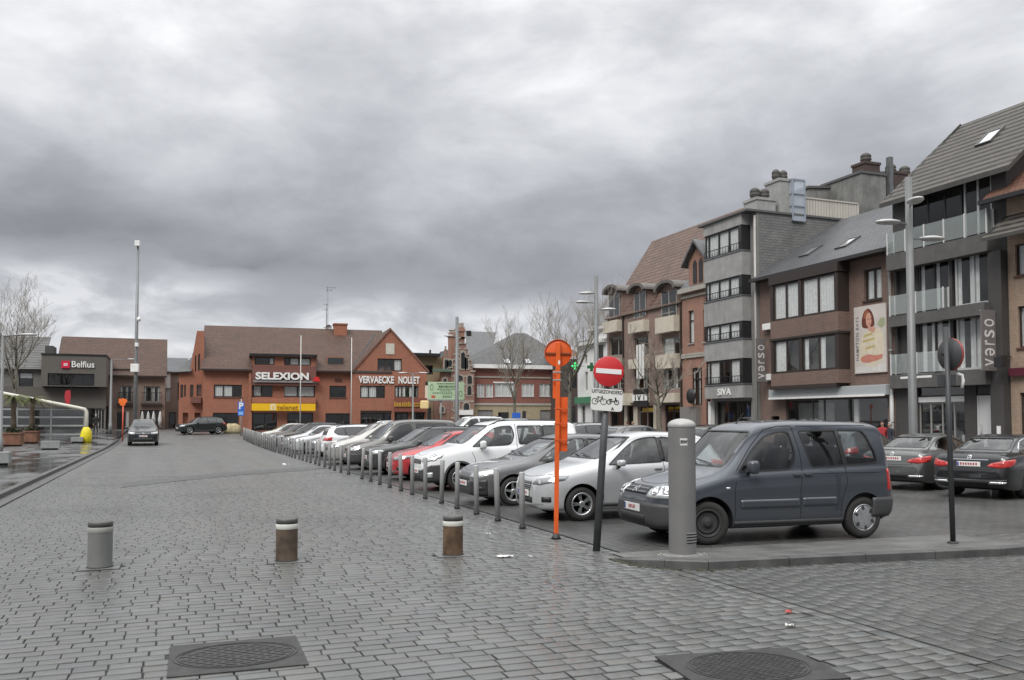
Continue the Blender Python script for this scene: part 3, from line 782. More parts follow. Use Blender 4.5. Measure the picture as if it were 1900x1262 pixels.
def build_car(sp, name, loc, rz, label, cat, cols, group='cars parked in rows on the square', detail=2, plate=None, face='hatch'):
 """detail 2: cut-out windows with a cabin behind; 1: fitted dark glass"""
 c = Car(sp, name, loc, rz, label, cat, group, cols); L = c.b.L; root = c.root
 R_, wd, rimr = sp['R'], sp.get('wd', .2), sp.get('rim', sp['R'] * .64)
 cut = []; hw = max(p[1] for p in sp['plan'])
 for ax in sp['axles']:
  rr = R_ + sp.get('gap', .055)
  arc = [(ax + rr * math.cos(2 * PI * k / 40), R_ + .012 + rr * math.sin(2 * PI * k / 40)) for k in range(40)]
  for sg in (-1, 1): cut.append(prism_mesh(arc, 'y', sg * (hw - .34), sg * (hw + .3)))
 side = sp['windows']; ws = sp['windscreen']; rw = sp['rear_window']
 if detail == 2:
  xa, xb = sp['cabin']
  xs = [x for x in c.b.xs if xa < x < xb]
  bm = c.b.loft(xs, .05, .5); me = bpy.data.meshes.new('cabin'); bm.to_mesh(me); bm.free(); cut.append(me)
  for w in side: cut.append(prism_mesh(w, 'y', -2, 2))
  cut.append(prism_mesh(ws, 'x', -.2, sp['ws_to'])); cut.append(prism_mesh(rw, 'x', sp['rw_from'], L + .3))
 c.finish_body(cut)
 g = CARGLASS if detail == 2 else SOLIDGLASS; go = -.008 if detail == 2 else .003
 trm = cols.get('trim', BLACK)
 for w in side:
  for md in ('side-', 'side+'):
   mb = MB(); c.decal(mb, md, grow(w, .006) if detail == 2 else w, go, .08, False); mb.build('side_window', g, root)
   trim = MB(); c.ring(trim, md, w, sp.get('trimw', .016), .003, -.002); trim.build('window_trim', trm, root)
 for w in sp.get('pillars', []):
  for md in ('side-', 'side+'): trim = MB(); c.decal(trim, md, w, .0025, .08, True); trim.build('window_pillar', BLACK, root)
 mb = MB(); c.decal(mb, 'front', grow(ws, .006) if detail == 2 else ws, go, .1, False); mb.build('windscreen', g, root)
 mb = MB(); c.decal(mb, 'rear', grow(rw, .006) if detail == 2 else rw, go, .1, False); mb.build('rear_window', g, root)
 trim = MB(); c.ring(trim, 'front', ws, .018, .003, -.002); trim.build('window_trim', BLACK, root); trim = MB(); c.ring(trim, 'rear', rw, .016, .003, -.002); trim.build('window_trim', BLACK, root)
 seam = MB()
 for ln in sp.get('seams', []):
  for md in ('side-', 'side+'): c.stroke(seam, md, ln, .012, .0015)
 for ln in sp.get('front_seams', []):
  c.stroke(seam, 'cylf', ln, .011, .0015)
 for ln in sp.get('rear_seams', []): c.stroke(seam, 'rear', ln, .012, .0015)
 if seam.f: seam.build('panel_gap', M_('panel gap', (.008, .008, .008), .9), root)
 for (bx0, bx1, zc) in sp.get('handles', []):
  for sg, md in ((-1, 'side-'), (1, 'side+')):
   p, n = c.cast(md, (bx0 + bx1) / 2, zc); mb = MB()
   mb.cbox(bx0, bx1, -.018, .018, -.017, .017, .012); o = mb.build('door_handle', cols.get('handle', cols['paint']), root, 40)
   o.location = p + n * .02 - Vector(((bx0 + bx1) / 2, 0, 0))
 for poly, mat_, off in sp.get('mouldings', []):
  for md in ('side-', 'side+'): c.part('side_moulding', md, poly, cols.get(mat_) or mat_, off)
 for nm, mode, poly, mat_, off in sp.get('pieces', []):
  c.part(nm, mode, poly, cols.get(mat_) if isinstance(mat_, str) else mat_, off)
 for nm, mode, poly, mat_, off in sp.get('pieces', []):
  if nm != 'headlight': continue
  us = [p[0] for p in poly]; vs = [p[1] for p in poly]; sg = 1 if sum(us) > 0 else -1
  a, b_ = min(abs(u) for u in us), max(abs(u) for u in us); mb = MB()
  for t, dz in ((.27, .0), (.6, .012)):
   u = sg * (a + (b_ - a) * t); near = [p[1] for p in poly if abs(abs(p[0]) - abs(u)) < (b_ - a) * .33] or vs
   zc = (min(near) + max(near)) / 2 + dz; r_ = (max(near) - min(near)) * .3
   k = 57.3 / .9
   mb.mat(0); c.decal(mb, mode, [(u + r_ * 1.15 * k * math.cos(q * PI / 8), zc + r_ * 1.15 * math.sin(q * PI / 8)) for q in range(16)], off + .001, .06, False)
   mb.mat(1); c.decal(mb, mode, [(u + r_ * .8 * k * math.cos(q * PI / 8), zc + r_ * .8 * math.sin(q * PI / 8)) for q in range(16)], off + .002, .06, False)
  mb.build('lamp_reflector', [M_('lamp shade', (.1, .1, .11), .2, .3, coat=1.), M_('lamp bulb', (.82, .84, .85), .08, .7, coat=1.)], root)
 for nm, mode, pts, wdt, mat_, off in sp.get('strokes', []):
  mb = MB(); c.stroke(mb, mode, pts, wdt, off); mb.build(nm, cols.get(mat_) if isinstance(mat_, str) else mat_, root)
 def wheelarch(w_, mat_):
  for ax in sp['axles']:
   for md in ('side-', 'side+'):
    r0 = R_ + sp.get('gap', .055) + .002; r1 = r0 + w_; mb = MB(); lo, hi = (R(-18), R(198))
    A = [lo + (hi - lo) * k / 24 for k in range(25)]
    P0 = [c.cast(md, ax + r0 * math.cos(a), R_ + .012 + r0 * math.sin(a)) for a in A]; P1 = [c.cast(md, ax + r1 * math.cos(a), R_ + .012 + r1 * math.sin(a)) for a in A]
    mb.smooth = True
    for k in range(24):
     q = [P0[k][0] + P0[k][1] * .014, P1[k][0] + P1[k][1] * .006, P1[k + 1][0] + P1[k + 1][1] * .006, P0[k + 1][0] + P0[k + 1][1] * .014]
     nn = (q[1] - q[0]).cross(q[2] - q[0])
     mb.poly(q if nn.dot(P0[k][1]) > 0 else q[::-1])
    mb.build('arch_trim', mat_, root)
 if sp.get('arch'): wheelarch(*sp['arch'])
 # plates
 for mode, (y0, y1, z0, z1) in (('front', sp.get('plate_f')or(0,)*4), ('rear', sp.get('plate_r')or(0,)*4)):
  if z1 <= z0: continue
  p, n = c.cast(mode, (y0 + y1) / 2, (z0 + z1) / 2); sgn = -1 if mode == 'front' else 1
  mb = MB(); w2, h2 = (y1 - y0) / 2, (z1 - z0) / 2
  mb.mat(0).cbox(-.008, .008, -w2, w2, -h2, h2, .004)
  if plate:
   mb.mat(1).text(plate, h2 * 1.25, XF((sgn * .010, 0, 0), (0, -1 if sgn < 0 else 1, 0)), .002, .002, .92)
   pass
  else:
   for k in range(7): mb.mat(1).box(sgn * .0082, sgn * .0095, -w2 * .72 + k * w2 * .22, -w2 * .72 + k * w2 * .22 + w2 * .13, -h2 * .5, h2 * .5)
  if 1:
   mb.mat(2).box(sgn * .0082, sgn * .0095, (w2 - .045) * (1 if sgn < 0 else -1), (w2 - .006) * (1 if sgn < 0 else -1), -h2 * .8, h2 * .8)
  o = mb.build('number_plate', [PLATE, PLATEINK, M_('plate blue', (.03, .07, .3), .4)], root); o.location = p + Vector((sgn * .022, 0, 0))
 # mirrors
 mx, mz = sp['mirror']; ms = sp.get('mirror_size', (.11, .2, .14))
 for sg, md in ((-1, 'side-'), (1, 'side+')):
  p, n = c.cast(md, mx, mz - .03); mb = MB()
  bm = bmesh.new(); bmesh.ops.create_icosphere(bm, subdivisions=3, radius=.5)
  for v in bm.verts:
   e = .55
   v.co = Vector([math.copysign(abs(2 * q) ** e, q) * .5 for q in v.co])
   if v.co.x > .33: v.co.x = .33
   k = 1 - .25 * max(0, -v.co.x); v.co = Vector((v.co.x * ms[0] * 1.25, v.co.y * ms[1] * k, v.co.z * ms[2] * k))
  mb.smooth = True; mb.addbm(bm, Matrix.Translation((0, sg * (ms[1] / 2 + .06), .03))); bm.free(); mb.smooth = False
  mb.mat(1).prism([(0.03, -.06), (-.05, -.06), (-.03, .0), (.03, .0)], 'y', sg * -.02, sg * (ms[1] * .4))
  o = mb.build('wing_mirror', [cols.get('mirror', cols['paint']), BLACK], root); o.location = p
  mb = MB(); mb.prism(rpoly([(-ms[1] * .4, -ms[2] * .38), (ms[1] * .4, -ms[2] * .38), (ms[1] * .4, ms[2] * .38), (-ms[1] * .4, ms[2] * .38)], .03), 'x', 0, .004)
  g2 = mb.build('mirror_glass', M_('mirror glass', (.6, .62, .64), .03, 1.), o); g2.location = (.33 * ms[0] * 1.25 + .001, sg * (ms[1] / 2 + .06), .03)
 # wheels
 tyre, rim = wheel_meshes(R_, wd, cols.get('wheel', 'five'), rimr)
 _, steel = wheel_meshes(R_, wd, cols.get('wheel_front', cols.get('wheel', 'five')), rimr)
 for i, ax in enumerate(sp['axles']):
  for sg in (-1, 1):
   o = bpy.data.objects.new('wheel', tyre); COL.objects.link(o); o.parent = root; o.location = (ax, sg * (c.b.plan(ax) * .985 - wd / 2 - .012), R_)
   o.rotation_euler = (0, rnd.uniform(0, 6), 0)
   if sg > 0: o.rotation_euler = (0, 0, PI)
   if i == 0 and cols.get('steer'): o.rotation_euler.z += R(cols['steer'])
   q = bpy.data.objects.new('rim', rim if i else steel); COL.objects.link(q); q.parent = o
 # wipers and aerial
 wb = sp['wiper_z']
 mb = MB()
 for y0, y1 in ((-.42, .12), (.05, .55)):
  p, n = c.cast('front', y0, wb); q, n2 = c.cast('front', y1, wb + .05)
  mb.bar(p + n * .02, q + n2 * .02, .014, .012, n)
 mb.build('wiper', BLACK, root)
 if 'aerial' in sp:
  ax_ = sp['aerial']; z = c.b.top(ax_); mb = MB(); mb.tube([(ax_, 0, z - .01), (ax_ + .03, 0, z + .03), (ax_ + .14, 0, z + .16)], [.012, .006, .003], 6); mb.build('aerial', BLACK, root)
 if 'rails' in sp:
  x0, x1, yy = sp['rails']
  for sg in (-1, 1):
   pts = []
   for k in range(9):
    x = x0 + (x1 - x0) * k / 8; p, n = c.cast('top', x, sg * yy); pts.append(p + Vector((0, 0, .05 if 0 < k < 8 else .005)))
   mb = MB(); mb.tube(pts, [.014] + [.017] * 7 + [.014], 8)
   mb.build('roof_rail', cols.get('rail', BLACK), root)
 # cabin
 if detail == 2:
  fx, rx, zs = sp['seats']
  fab = M_('seat fabric', (.03, .031, .034), .85)
  def seat(x, y, w, bench=False):
   mb = MB(); mb.cbox(x - .5, x, y - w / 2, y + w / 2, zs - .16, zs, .04)
   rf = c.b.top(x + .2) - .13
   mb.rbox(.13, w, .6, .045, Matrix.Translation((x + .06, y, zs + .27)) @ Matrix.Rotation(R(14), 4, 'Y'), .88)
   for yy in ([y] if not bench else [y - w * .33, y + w * .33]):
    mb.rbox(.09, .26, .17, .035, Matrix.Translation((x + .16, yy, min(zs + .68, rf - .09))) @ Matrix.Rotation(R(10), 4, 'Y'))
   mb.build('seat', fab, root, 50)
  for y in (-.36, .36): seat(fx, y, .5)
  seat(rx, 0, 1.2, True)
  mb = MB(); dx = sp['cabin'][0] + .03; dz = sp['dash_z']
  mb.cbox(dx, dx + .42, -hw + .2, hw - .2, dz - .28, dz - .04, .05); mb.build('dashboard', M_('dash plastic', (.035, .035, .037), .7), root, 50)
  mb = MB(); Mw = Matrix.Translation((dx + .52, -.36, dz - .06)) @ Matrix.Rotation(R(-62), 4, 'Y')
  pts = [Mw @ Vector((.185 * math.cos(2 * PI * k / 24), .185 * math.sin(2 * PI * k / 24), 0)) for k in range(25)]
  mb.tube(pts, .014, 8, False)
  for a in (.2, PI - .2, -PI / 2): mb.bar(Mw @ Vector((0, 0, -.02)), Mw @ Vector((.18 * math.cos(a), .18 * math.sin(a), 0)), .04, .02)
  mb.build('steering_wheel', BLACK, root)
  mb = MB(); p, n = c.cast('front', 0, sp['wiper_z'] + .42) if False else (Vector((sp['ws_to'] - .42, 0, c.b.top(sp['ws_to'] - .42) - .16)), None)
  mb.cbox(p.x - .02, p.x + .02, -.11, .11, p.z - .03, p.z + .03, .012); mb.build('rear_view_mirror', BLACK, root)
 return c
def plan(L, hw, nose=.58, tail=.82):
 return [(0, hw * nose), (.03, hw * (nose + .1)), (.08, hw * (nose + .19)), (.18, hw * (nose + .29)), (.36, hw * .955), (.62, hw * .99), (1.1, hw), (L - .9, hw), (L - .45, hw * .985), (L - .2, hw * .955), (L - .08, hw * .91), (L, hw * tail)]
def both(nm, mode, pts, mat_, off):
 return [(nm, mode, pts, mat_, off), (nm, mode, [(-u, v) for u, v in pts], mat_, off)]
def rect(a, b, c, d, r=.02): return rpoly([(a, c), (b, c), (b, d), (a, d)], r)

BOX_VAN = dict(                                                # small boxy family van, square nose
 R=.315, rim=.2, wd=.19, axles=(.83, 3.52), gap=.06,
 top=[(0, .62), (.02, .70), (.06, .76), (.14, .81), (.3, .87), (.6, .955), (.95, 1.04), (1.02, 1.07), (1.08, 1.11), (1.35, 1.40), (1.62, 1.67), (1.72, 1.73), (1.9, 1.775), (2.5, 1.81), (3.3, 1.80), (3.85, 1.775), (3.96, 1.735), (4.02, 1.60), (4.06, 1.3), (4.09, 1.0), (4.12, .75)],
 belt=[(0, .57), (.06, .69), (.15, .74), (.3, .79), (.6, .85), (1.0, .95), (1.2, 1.0), (2., 1.045), (3., 1.075), (4.0, 1.1), (4.06, 1.0), (4.12, .7)],
 plan=plan(4.12, .862, .6, .86),
 roof=[(0, .44), (.1, .6), (.3, .66), (.9, .72), (1.05, .745), (1.65, .655), (1.9, .66), (3.6, .665), (3.95, .655), (4.05, .67), (4.12, .68)],
 bot=[(0, .32), (.1, .24), (.6, .22), (3.6, .235), (4.0, .3), (4.12, .36)], rr=.13,
 windows=[rpoly([(1.36, 1.055), (1.60, 1.34), (1.84, 1.55), (2.06, 1.615), (2.27, 1.62), (2.33, 1.3), (2.25, 1.085)], [.01, .1, .1, .1, .05, .1, .12]),
    rpoly([(2.46, 1.63), (2.60, 1.105), (3.17, 1.125), (3.10, 1.64)], [.04, .05, .01, .01]),
    rpoly([(3.17, 1.642), (3.235, 1.13), (3.80, 1.15), (3.78, 1.3), (3.63, 1.642)], [.01, .01, .06, .15, .1])],
 pillars=[[(3.10, 1.64), (3.17, 1.125), (3.235, 1.13), (3.17, 1.642)]], trimw=.022,
 windscreen=rpoly([(-.70, 1.125), (.70, 1.125), (.62, 1.63), (-.62, 1.63)], .05), ws_to=2.1,
 rear_window=rpoly([(-.6, 1.2), (.6, 1.2), (.56, 1.62), (-.56, 1.62)], .05), rw_from=3.75,
 cabin=(1.2, 3.98), dash_z=1.1, seats=(2.2, 3.15, .82), wiper_z=1.14, aerial=1.78, mirror=(1.5, 1.12), mirror_size=(.13, .17, .2),
 seams=[[(1.29, 1.0), (1.25, .8), (1.24, .36)], [(2.345, 1.70), (2.41, 1.35), (2.42, 1.05), (2.37, .8), (2.36, .34)], [(3.19, 1.12), (3.2, .85), (3.1, .6), (3.08, .36)], [(1.3, 1.06), (1.6, 1.42), (1.85, 1.66), (2.1, 1.715), (2.34, 1.72)], [(2.42, 1.715), (3.7, 1.725)], [(2.43, 1.0), (3.19, 1.005), (3.8, 1.0)]],
 front_seams=[[(-40, .885), (-20, .86), (0, .855), (20, .86), (40, .885)]],
 handles=[(2.26, 2.37, .985), (2.45, 2.57, .99)],
 mouldings=[(rect(1.34, 2.34, .52, .64, .03), 'paint', .014), (rect(2.40, 3.0, .53, .65, .03), 'paint', .014), (rect(1.24, 3.12, .27, .33, .02), PLASTIC, .012)],
 pieces=[('front_bumper', 'cylf', [(-62, .25), (62, .25), (62, .56), (40, .60), (-40, .60), (-62, .56)], PLASTIC, .018), ('air_intake', 'cylf', rpoly([(-24, .31), (24, .31), (26, .42), (-26, .42)], .02), BLACK, .022),
   ('grille', 'front', rpoly([(-.40, .71), (.40, .71), (.35, .825), (-.35, .825)], .03), BLACK, .008), ('rear_bumper', 'cylr', [(-62, .33), (62, .33), (62, .62), (-62, .62)], PLASTIC, .02)]
   + both('headlight', 'cylf', rpoly([(25, .675), (52, .68), (60, .76), (55, .875), (44, .885), (27, .80)], [.01] * 6), LENS, .01)
   + both('tail_light', 'cylr', rpoly([(38, .72), (46.5, .72), (46.5, 1.05), (38, 1.05)], .01), REDLENS, .01)
   + both('indicator_lamp', 'side-', rect(1.1, 1.16, .8, .83, .01), LENS, .01)[:1],
 strokes=[('grille_bar', 'front', [(-.36, .745), (.36, .745)], .026, 'paint', .012), ('grille_bar', 'front', [(-.34, .79), (.34, .79)], .026, 'paint', .012),
    ('badge', 'front', [(-.07, .765), (0, .805), (.07, .765)], .02, CHROME, .02), ('badge', 'front', [(-.07, .73), (0, .77), (.07, .73)], .02, CHROME, .02)],
 plate_f=(-.26, .26, .455, .565), plate_r=(-.26, .26, .7, .81))

HATCH = dict(                                                   # five-door hatchback
 R=.305, rim=.2, wd=.195, axles=(.80, 3.29), gap=.05,
 top=[(0, .60), (.02, .66), (.06, .72), (.15, .78), (.4, .87), (.75, .95), (1.02, 1.0), (1.08, 1.03), (1.45, 1.24), (1.8, 1.42), (2.0, 1.48), (2.3, 1.52), (2.9, 1.505), (3.35, 1.455), (3.55, 1.36), (3.72, 1.12), (3.8, 1.0), (3.88, .85), (3.93, .68)],
 belt=[(0, .56), (.08, .66), (.3, .75), (.7, .83), (1.1, .90), (1.8, .94), (2.8, .985), (3.5, 1.02), (3.75, .98), (3.85, .8), (3.93, .64)],
 plan=plan(3.93, .848, .56, .82),
 roof=[(0, .40), (.1, .54), (.3, .63), (1.0, .70), (1.1, .71), (1.8, .585), (2.3, .575), (3.3, .56), (3.6, .6), (3.8, .66), (3.93, .62)],
 bot=[(0, .27), (.1, .2), (.6, .18), (3.4, .2), (3.8, .28), (3.93, .36)],
 side=[(0, .9), (.06, .955), (.16, .98), (.4, .99), (.62, 1.), (.8, .985), (.94, .955), (1, .93)],
 windows=[rpoly([(1.36, .95), (1.70, 1.20), (1.95, 1.355), (2.15, 1.40), (2.40, 1.412), (2.42, .985)], [.01, .1, .1, .1, .03, .03]),
    rpoly([(2.49, 1.412), (2.51, .99), (3.10, 1.03), (3.24, 1.17), (3.02, 1.36)], [.03, .03, .04, .05, .1])],
 pillars=[[(2.40, 1.41), (2.42, .985), (2.51, .99), (2.49, 1.412)]],
 windscreen=rpoly([(-.665, 1.055), (.665, 1.055), (.545, 1.41), (-.545, 1.41)], .04), ws_to=1.95,
 rear_window=rpoly([(-.5, 1.1), (.5, 1.1), (.45, 1.37), (-.45, 1.37)], .05), rw_from=3.3,
 cabin=(1.25, 3.6), dash_z=1.02, seats=(2.1, 3.0, .72), wiper_z=1.06, aerial=2.0, mirror=(1.52, .98), mirror_size=(.11, .19, .12),
 seams=[[(1.22, .88), (1.2, .6), (1.22, .3)], [(2.45, .98), (2.47, .7), (2.45, .28)], [(3.13, 1.02), (3.2, .85), (2.98, .6), (2.94, .3)]],
 front_seams=[[(-50, .8), (-34, .775), (-15, .745), (0, .735), (15, .745), (34, .775), (50, .8)]],
 handles=[(2.25, 2.40, .87), (3.0, 3.12, .9)],
 mouldings=[(rect(1.2, 2.95, .24, .3, .02), PLASTIC, .01)],
 pieces=[('grille', 'front', rpoly([(-.36, .66), (.36, .66), (.27, .5), (-.27, .5)], .05), BLACK, .006), ('air_intake', 'front', rpoly([(-.4, .30), (.4, .30), (.4, .40), (-.4, .40)], .03), BLACK, .006)]
   + both('headlight', 'cylf', rpoly([(24, .62), (36, .615), (62, .70), (67, .775), (58, .775), (30, .715)], .01), LENSDARK, .008)
   + both('fog_lamp', 'cylf', rpoly([(38, .33), (48, .33), (48, .42), (38, .42)], [.02] * 4), BLACK, .008)
   + both('tail_light', 'cylr', rpoly([(34, .82), (60, .82), (60, 1.02), (40, .98)], .01), REDLENS, .008),
 strokes=[('grille_bar', 'front', [(-.33 + .0 * k, .64 - .034 * k), (.33, .64 - .034 * k)], .012, CHROME, .01) for k in range(4)] + [('bumper_chrome', 'cylf', [(-40, .30), (0, .265), (40, .30)], .02, CHROME, .012)],
 plate_f=(-.26, .26, .41, .52), plate_r=(-.26, .26, .7, .81))

TALL_VAN = dict(                                                # newer small family van, rounded high nose
 R=.325, rim=.205, wd=.2, axles=(.92, 3.65), gap=.055,
 top=[(0, .6), (.02, .74), (.06, .84), (.14, .91), (.4, 1.02), (.8, 1.12), (.92, 1.15), (1.0, 1.19), (1.35, 1.45), (1.68, 1.67), (1.85, 1.74), (2.4, 1.80), (3.6, 1.79), (4.1, 1.75), (4.2, 1.70), (4.27, 1.45), (4.32, 1.1), (4.38, .75)],
 belt=[(0, .57), (.06, .76), (.15, .83), (.35, .9), (.7, .98), (1.0, 1.05), (1.6, 1.10), (3., 1.14), (4.2, 1.16), (4.3, 1.0), (4.38, .7)],
 plan=plan(4.38, .9, .6, .86),
 roof=[(0, .46), (.1, .62), (.3, .7), (.9, .76), (1.05, .77), (1.68, .66), (1.9, .66), (3.8, .66), (4.2, .65), (4.38, .7)],
 bot=[(0, .3), (.1, .23), (.6, .21), (3.8, .22), (4.2, .3), (4.38, .36)], rr=.12,
 windows=[rpoly([(1.27, 1.12), (1.62, 1.40), (1.88, 1.58), (2.1, 1.63), (2.36, 1.64), (2.42, 1.4), (2.3, 1.17), (2.1, 1.15)], [.01, .1, .1, .1, .06, .1, .12, .1]),
    rpoly([(2.52, 1.64), (2.54, 1.17), (3.18, 1.2), (3.2, 1.645)], [.06, .06, .03, .03]),
    rpoly([(3.27, 1.645), (3.25, 1.2), (3.95, 1.23), (3.85, 1.645)], [.02, .02, .08, .08])],
 pillars=[[(3.2, 1.645), (3.18, 1.2), (3.25, 1.2), (3.27, 1.645)]],
 windscreen=rpoly([(-.72, 1.205), (.72, 1.205), (.61, 1.65), (-.61, 1.65)], .05), ws_to=1.9,
 rear_window=rpoly([(-.6, 1.25), (.6, 1.25), (.56, 1.62), (-.56, 1.62)], .05), rw_from=4.0,
 cabin=(1.15, 4.2), dash_z=1.17, seats=(2.25, 3.2, .85), wiper_z=1.21, aerial=1.95, mirror=(1.5, 1.17), mirror_size=(.13, .19, .21), rails=(1.75, 3.95, .62),
 seams=[[(1.2, 1.05), (1.32, .8), (1.3, .32)], [(2.47, 1.7), (2.47, 1.1), (2.45, .3)], [(3.22, 1.2), (3.25, .85), (3.12, .6), (3.1, .32)], [(2.48, 1.06), (3.9, 1.09)]],
 front_seams=[[(-45, .95), (-20, .9), (0, .885), (20, .9), (45, .95)]],
 handles=[(2.28, 2.42, 1.02), (2.53, 2.67, 1.03)],
 mouldings=[(rect(1.36, 2.42, .5, .6, .03), PLASTIC, .014), (rect(2.49, 3.1, .5, .6, .03), PLASTIC, .014), (rect(1.3, 3.2, .23, .32, .02), PLASTIC, .012)],
 pieces=[('front_bumper', 'cylf', [(-64, .23), (64, .23), (64, .68), (48, .66), (30, .52), (-30, .52), (-48, .66), (-64, .68)], PLASTIC, .016),
   ('grille', 'front', rpoly([(-.42, .68), (.42, .68), (.36, .79), (-.36, .79)], .03), BLACK, .008), ('air_intake', 'cylf', rpoly([(-26, .29), (26, .29), (26, .42), (-26, .42)], .02), BLACK, .02)]
   + both('headlight', 'cylf', rpoly([(27, .74), (40, .72), (62, .86), (66, .97), (56, .955), (32, .85)], .01), LENS, .01)
   + both('fog_lamp', 'cylf', rpoly([(38, .34), (50, .36), (50, .48), (38, .46)], .02), LENS, .022)
   + both('tail_light', 'cylr', rpoly([(50, .8), (60, .8), (60, 1.4), (54, 1.4)], .01), REDLENS, .01),
 strokes=[('grille_bar', 'front', [(-.38, .715), (.38, .715)], .022, CHROME, .012), ('grille_bar', 'front', [(-.36, .755), (.36, .755)], .022, CHROME, .012)],
 plate_f=(-.26, .26, .44, .55), plate_r=(-.26, .26, .75, .86), arch=(.05, PLASTIC))

SALOON = dict(                                                  # low four-door saloon
 R=.325, rim=.225, wd=.22, axles=(.87, 3.57), gap=.04,
 top=[(0, .58), (.03, .66), (.1, .72), (.5, .86), (1.1, .95), (1.25, .99), (1.7, 1.21), (2.1, 1.365), (2.5, 1.43), (2.8, 1.435), (3.3, 1.365), (3.7, 1.21), (4.0, 1.065), (4.15, 1.025), (4.45, 1.0), (4.53, .985), (4.56, .9), (4.6, .75), (4.65, .6)],
 belt=[(0, .54), (.1, .64), (.4, .76), (.9, .85), (1.4, .91), (2.4, .955), (3.4, .98), (3.9, .975), (4.3, .94), (4.53, .9), (4.6, .7), (4.65, .55)],
 plan=plan(4.65, .895, .56, .8),
 roof=[(0, .42), (.1, .58), (.4, .68), (1.2, .73), (2.1, .575), (2.6, .555), (3.2, .55), (3.9, .64), (4.2, .71), (4.5, .72), (4.65, .65)],
 bot=[(0, .24), (.1, .18), (.6, .16), (4.0, .18), (4.5, .24), (4.65, .34)],
 side=[(0, .9), (.06, .95), (.16, .975), (.4, .985), (.65, 1.), (.82, .985), (.94, .955), (1, .935)],
 windows=[rpoly([(1.58, .955), (1.95, 1.19), (2.25, 1.31), (2.55, 1.345), (2.56, .985)], [.01, .08, .1, .03, .03]),
    rpoly([(2.63, 1.348), (2.64, .99), (3.35, 1.015), (3.62, 1.1), (3.3, 1.265), (3.0, 1.33)], [.03, .03, .05, .04, .08, .08])],
 pillars=[[(2.55, 1.345), (2.56, .985), (2.64, .99), (2.63, 1.348)]],
 windscreen=rpoly([(-.68, 1.03), (.68, 1.03), (.53, 1.365), (-.53, 1.365)], .05), ws_to=2.0,
 rear_window=rpoly([(-.58, 1.09), (.58, 1.09), (.48, 1.34), (-.48, 1.34)], .06), rw_from=3.2,
 cabin=(1.5, 3.85), dash_z=1.0, seats=(2.3, 3.05, .56), wiper_z=1.04, mirror=(1.75, .97), mirror_size=(.11, .2, .12),
 seams=[[(1.42, .9), (1.38, .6), (1.4, .28)], [(2.6, .97), (2.63, .65), (2.6, .28)], [(3.5, 1.0), (3.5, .85), (3.2, .6), (3.12, .28)]],
 rear_seams=[[(-.62, 1.0), (-.6, .8), (-.5, .66), (.5, .66), (.6, .8), (.62, 1.0)]],
 handles=[(2.35, 2.52, .85), (3.28, 3.44, .88)],
 pieces=[('grille', 'front', rpoly([(-.4, .62), (.4, .62), (.34, .46), (-.34, .46)], .05), BLACK, .006),
   ('rear_diffuser', 'cylr', [(-42, .34), (42, .34), (42, .44), (-42, .44)], BLACK, .008)]
   + both('headlight', 'cylf', rpoly([(26, .58), (40, .57), (62, .68), (64, .74), (50, .72), (28, .64)], .01), LENS, .008)
   + both('tail_light', 'cylr', rpoly([(25, .735), (38, .7), (56, .76), (64, .86), (60, .9), (44, .87), (30, .80)], .01), REDLENS, .01)
   + both('exhaust_tip', 'cylr', rpoly([(26, .345), (42, .36), (44, .40), (28, .40)], .01), CHROME, .014),
 strokes=[('bumper_chrome', 'cylr', [(-44, .45), (-30, .435), (0, .43), (30, .435), (44, .45)], .014, CHROME, .012),
    ('badge', 'rear', [(.045 * math.cos(k * PI / 6), .925 + .045 * math.sin(k * PI / 6)) for k in range(13)], .012, CHROME, .008),
    ('badge', 'rear', [(0, .925), (0, .965)], .01, CHROME, .008), ('badge', 'rear', [(0, .925), (.036, .905)], .01, CHROME, .008), ('badge', 'rear', [(0, .925), (-.036, .905)], .01, CHROME, .008)],
 plate_f=(-.26, .26, .38, .49), plate_r=(-.26, .26, .76, .87))

